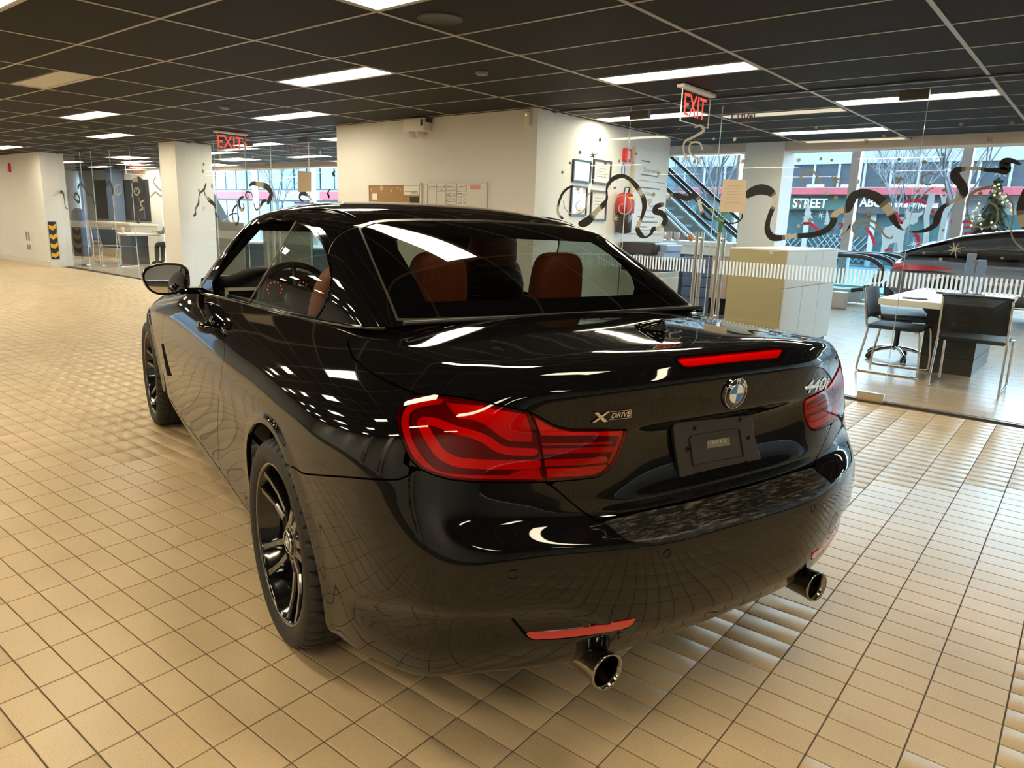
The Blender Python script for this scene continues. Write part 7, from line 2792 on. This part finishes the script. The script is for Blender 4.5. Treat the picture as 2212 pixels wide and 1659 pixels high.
# ================================================================== STREET
tag(MB().span((-90, YF+.3, -.12), (40, 60, -.02)).build('floor_street', pmat('street_asphalt', (.10, .105, .115), rough=.85)), 'grey winter street outside the windows', None, kind='structure')
YS = 32.0
def S(px, py):
    return at_y(px, py, YS)
conc = pmat('office_concrete', (0.136, 0.143, 0.143), rough=.8)
win_d = pmat('office_window', (0.024, 0.031, 0.038), rough=.1)
mul_w = pmat('office_mullion', (0.136, 0.143, 0.150), rough=.5)
red_band = pmat('red_awning', (0.171, 0.011, 0.020), rough=.6)
green_sign = pmat('green_sign', (0.004, 0.041, 0.031), rough=.5)
t = empty('office_building', (0, YS, 0), 0, 'pale office block with shop signs and a red awning across the street', 'building')
z_ = lambda py, px=1900: S(px, py)[2]
zr, zt, zb = z_(318), z_(352), z_(404)
xa, xb = -26.0, 12.0
MB().span((xa, .2, 0), (xb, 6, zr+1.2)).build('wall', conc, t)
MB().span((xa, 0, zt), (xb, .2, zr+1.2)).build('parapet_band', conc, t)
wx0 = xa
k = 0
while wx0 < xb-.1:
    MB().span((wx0+.04, .08, zb), (wx0+.93, .14, zt)).build('window', win_d, t)
    MB().span((wx0-.05, .02, zb), (wx0+.04, .2, zt)).build('mullion', mul_w, t)
    wx0 += .98
    k += 1
MB().span((xa, -.1, z_(406)), (xb, .2, zb)).build('ledge', pmat('ledge_brown', (0.136, 0.102, 0.092), rough=.6), t)
MB().span((xa, -.7, z_(422)), (xb, -.02, z_(408))).build('awning', red_band, t)
sgx = [S(1715, 440)[0], S(1842, 440)[0], S(1860, 440)[0], S(2075, 440)[0]]
MB().span((sgx[0]-1.6, -.25, z_(455)), (sgx[1], .1, z_(427))).build('green_fascia', green_sign, t)
MB().span((sgx[2], -.25, z_(462)), (sgx[3], .1, z_(427))).build('dark_fascia', pmat('dark_fascia', (0.011, 0.014, 0.020), rough=.5), t)
sw = pmat('sign_white', (0.527, 0.533, 0.527), rough=.5)
def stxt(s_, pxl, pxr, pyc, size):
    a, b_ = S(pxl, pyc), S(pxr, pyc)
    o = text_curve('sign_lettering', s_, size, sw, t, extrude=.02, bold=.012, M=frame_M(((a[0]+b_[0])/2, -.28, a[2]), (1, 0, 0), (0, 0, 1)))
    w = o.dimensions[0] if o.dimensions[0] > 0 else max(v.co.x for v in o.data.vertices)-min(v.co.x for v in o.data.vertices)
    f = (b_[0]-a[0])/max(w, .01)
    o.data.transform(Matrix.Diagonal((f, 1, 1, 1)))
    return o
stxt('STREET', 1718, 1791, 440, .52)
stxt('ABC', 1862, 1908, 438, .50)
stxt('PHYSIOTHERAPY | MASSAGE', 1920, 2030, 444, .20)
# shop fronts
shop = pmat('shop_glass', (0.017, 0.045, 0.051), rough=.15)
lat = pmat('lattice_white', (0.136, 0.154, 0.157), rough=.5)
x = xa
k = 0
while x < xb:
    MB().span((x+.1, .1, .15), (x+2.5, .16, 2.15)).build('shop_window', shop, t)
    MB().span((x-.1, -.02, 0), (x+.1, .25, 2.3)).build('shop_pier', pmat('pier_grey', (0.171, 0.171, 0.164), rough=.7), t)
    if k % 3 != 1:
        m_ = MB()
        for q in range(10):
            m_.tube([(x+.1+q*.24, .05, .15), (x+.1+q*.24+.9 if x+.1+q*.24+.9 < x+2.5 else x+2.5, .05, .15+min(.9, x+2.5-(x+.1+q*.24))*1.2)], .02, 4)
            m_.tube([(x+2.5-q*.24, .06, .15), (max(x+.1, x+2.5-q*.24-.9), .06, .15+min(.9, (x+2.5-q*.24)-(x+.1))*1.2)], .02, 4)
        tag(m_.build('lattice', lat, t), kind='stuff')
    x += 2.6
    k += 1
# upper floor lamps in the office windows
for k, px in enumerate((1835, 1760, 1940, 1975, 2010, 2050, 2085)):
    a = S(px, 402)
    MB().span((a[0]-.35, .05, a[2]-.08), (a[0]+.35, .075, a[2]+.06)).build('lit_ceiling_lamp', pmat('office_lamp', (.9, .85, .7), emit=(1, .9, .65), estr=1.5), t)

# glass tower farther left
t = empty('glass_building', (-52, YS, 0), 0, 'blue-green glass building across the street at the left', 'building')
MB().span((-34, .3, 0), (25.0, 8, 8.6)).build('core', pmat('tower_core', (0.055, 0.075, 0.092), rough=.5), t)
tw = [pmat('tower_glass_a', (0.034, 0.086, 0.113), rough=.1), pmat('tower_glass_b', (0.061, 0.109, 0.130), rough=.1), pmat('tower_glass_c', (0.017, 0.048, 0.068), rough=.1)]
q = 0
for zrow in ((.2, 2.2), (3.1, 5.4), (5.8, 8.4)):
    x = -34
    while x < 25.0:
        MB().span((x+.06, .1, zrow[0]), (x+1.5, .3, zrow[1])).build('window', tw[(q*7+int(x)) % 3], t)
        x += 1.6
        q += 1
MB().span((-34, -.1, 2.3), (25.0, .3, 3.0)).build('ledge', pmat('tower_ledge', (0.143, 0.123, 0.123), rough=.6), t)
MB().span((-8, -.3, 2.35), (2, -.08, 2.9)).build('red_fascia', red_band, t)
MB().span((8, -.3, 2.35), (20, -.08, 2.9)).build('red_fascia', red_band, t)

# bare street trees
bark = pmat('winter_bark', (.075, .070, .075), rough=.9)
def bare_tree(x, y, h, label, seed):
    rg = random.Random(seed)
    t = empty('bare_tree', (x, y, 0), 0, label, 'tree')
    m_ = MB()
    tr_ = MB().tube([(0, 0, -.02), (.02, 0, h*.22), (.0, .02, h*.34)], [.11, .09, .075], 8).build('trunk', bark, t)
    def grow(p, d, L, r, lv):
        q = p+d*L*.5+Vector((rg.uniform(-.06, .06), rg.uniform(-.06, .06), .03))*L
        e = p+d*L
        m_.tube([p, q, e], [r, r*.8, r*.6], 4, caps=False)
        if lv == 0:
            return
        for k in range(rg.choice((2, 3, 3))):
            nd = (d+Vector((rg.uniform(-.55, .55), rg.uniform(-.55, .55), rg.uniform(-.1, .35)))).normalized()
            grow(q.lerp(e, rg.uniform(.2, 1)), nd, L*rg.uniform(.62, .85), r*.62, lv-1)
    for k in range(6):
        a = 2*PI*k/6
        grow(Vector((0, 0, h*rg.uniform(.2, .34))), Vector((.45*math.cos(a), .45*math.sin(a), 1)).normalized(), h*.24, .035, 4)
    tag(m_.build('branches', bark, t), kind='stuff')
    return t
for k, (px, y, h, lb) in enumerate(((2055, 21.0, 6.5, 'bare winter tree before the right end of the office windows'), (1945, 26.0, 5.5, 'bare winter tree before the dark shop sign'), (1545, 22.0, 6.5, 'bare winter tree seen behind the escalator'), (1480, 26.0, 6.0, 'bare winter tree farther behind the escalator'), (600, 24.0, 6.0, 'bare winter tree seen through the left glass'))):
    a = at_y(px, 480, y)
    bare_tree(a[0], y, h, lb, 11+k)

# ---- painted scene on the street glass
YP = YF-.03
wp = bpy.data.materials.new('white_window_paint')
wp.use_nodes = True
b = wp.node_tree.nodes['Principled BSDF']
b.inputs['Base Color'].default_value = (.86, .93, .95, 1)
b.inputs['Roughness'].default_value = .8
b.inputs['Alpha'].default_value = .80
rp_m = pmat('red_window_paint', (.80, .02, .06), rough=.6)
def decal(name, pts, mat, label, cat):
    Q = [at_y(1700+p[0]*.2315, 300+p[1]*.2315, YP) for p in pts]
    c = Q[0]
    loc = [(q[0]-c[0], q[2]-c[2]) for q in Q]
    ar = sum(loc[i][0]*loc[(i+1) % len(loc)][1]-loc[(i+1) % len(loc)][0]*loc[i][1] for i in range(len(loc)))
    if ar < 0:
        loc = loc[::-1]
    o = MB().prism(loc, 0, .004, frame_M((c[0], YP, c[2]), (1, 0, 0), (0, 0, 1))).build(name, mat)
    return tag(o, label, cat)
decal('painted_deer', [(1115, 650), (1150, 690), (1235, 690), (1275, 665), (1262, 705), (1228, 728), (1215, 775), (1180, 800), (1150, 795), (1110, 835), (1095, 900), (1085, 960), (1075, 1060), (1040, 1060), (1030, 960), (960, 980), (905, 1060), (870, 1060), (890, 960), (880, 880), (915, 825), (1010, 800), (1085, 770), (1120, 745), (1105, 690)], wp, 'white painted deer on the street window', 'painted deer')
for k, tr in enumerate(([(1325, 505), (1385, 500), (1370, 600), (1330, 700), (1325, 850), (1315, 1060), (1255, 1060), (1280, 850), (1275, 720), (1300, 620)],
                        [(1430, 510), (1465, 540), (1495, 510), (1480, 590), (1500, 640), (1580, 500), (1560, 600), (1500, 700), (1480, 800), (1460, 960), (1400, 960), (1430, 800), (1455, 680)])):
    decal('painted_birch', tr, wp, ['white painted birch trunk right of the deer', 'white painted forked birch beside the black ribbon'][k], 'painted tree')
def pine(cx, top, bot, w, label):
    pts = [(cx, top)]
    n = 5
    for i in range(n):
        y1 = top+(bot-top)*(i+1)/n
        ww = w*(i+1)/n
        pts += [(cx+ww, y1), (cx+ww*.55, y1-4)]
    pts = pts[:-1]
    left = [(2*cx-x, y) for x, y in reversed(pts[1:])]
    return decal('painted_pine', pts+left, wp, label, 'painted tree')
pine(195, 560, 790, 60, 'white painted pine at the left of the street window')
pine(375, 650, 800, 35, 'small white painted pine near the left scroll')
pine(530, 730, 900, 45, 'white painted pine beside the concrete post')
pine(1890, 710, 860, 50, 'white painted pine left of the Christmas tree')
for cx, cy, r, lb in ((315, 710, 14, 'white painted snow star on the left street pane'), (1735, 720, 15, 'white painted snow star left of the Christmas tree'), (1185, 980, 14, 'white painted snow star below the deer')):
    star(1700+cx*.2315, 300+cy*.2315, r, wp, lb, 8, .2, yp=YP-.004)
for pts, w, lb in (([(145, 790), (220, 795), (265, 830), (295, 855)], 24, 'red painted ribbon arc at the left street pane'),
                   ([(480, 790), (515, 795), (505, 825), (485, 835)], 16, 'small red painted hook by the concrete post'),
                   ([(410, 865), (440, 850)], 14, 'short red painted dash on the left street pane'), ([(505, 890), (565, 878)], 18, 'short red painted dash by the concrete post'),
                   ([(725, 835), (770, 870), (800, 930), (818, 995)], 22, 'red painted ribbon below the double scroll'),
                   ([(1090, 595), (1160, 575), (1250, 580), (1300, 610)], 24, 'red painted ribbon bow above the deer'),
                   ([(1015, 675), (1030, 740), (1080, 790)], 28, 'red painted ribbon left of the deer'),
                   ([(1350, 660), (1370, 700)], 22, 'short red painted ribbon right of the deer'),
                   ([(1185, 885), (1220, 920), (1225, 1000)], 28, 'red painted ribbon hanging below the deer'),
                   ([(1520, 770), (1620, 775), (1700, 772), (1745, 795)], 26, 'red painted ribbon by the narrow post'),
                   ([(1645, 830), (1700, 825), (1750, 850), (1720, 880), (1650, 880)], 22, 'red painted ribbon loop by the narrow post'),
                   ([(910, 1040), (990, 1025)], 18, 'red painted ribbon end at the deer feet'), ([(1095, 1045), (1150, 1050)], 22, 'red painted ribbon end below the deer')):
    ribbon('painted_bow', [(1700+p[0]*.2315, 300+p[1]*.2315, w*.2315, 0) for p in pts], lb, 'painted ribbon', yp=YP-.004, mats=[rp_m]*3)
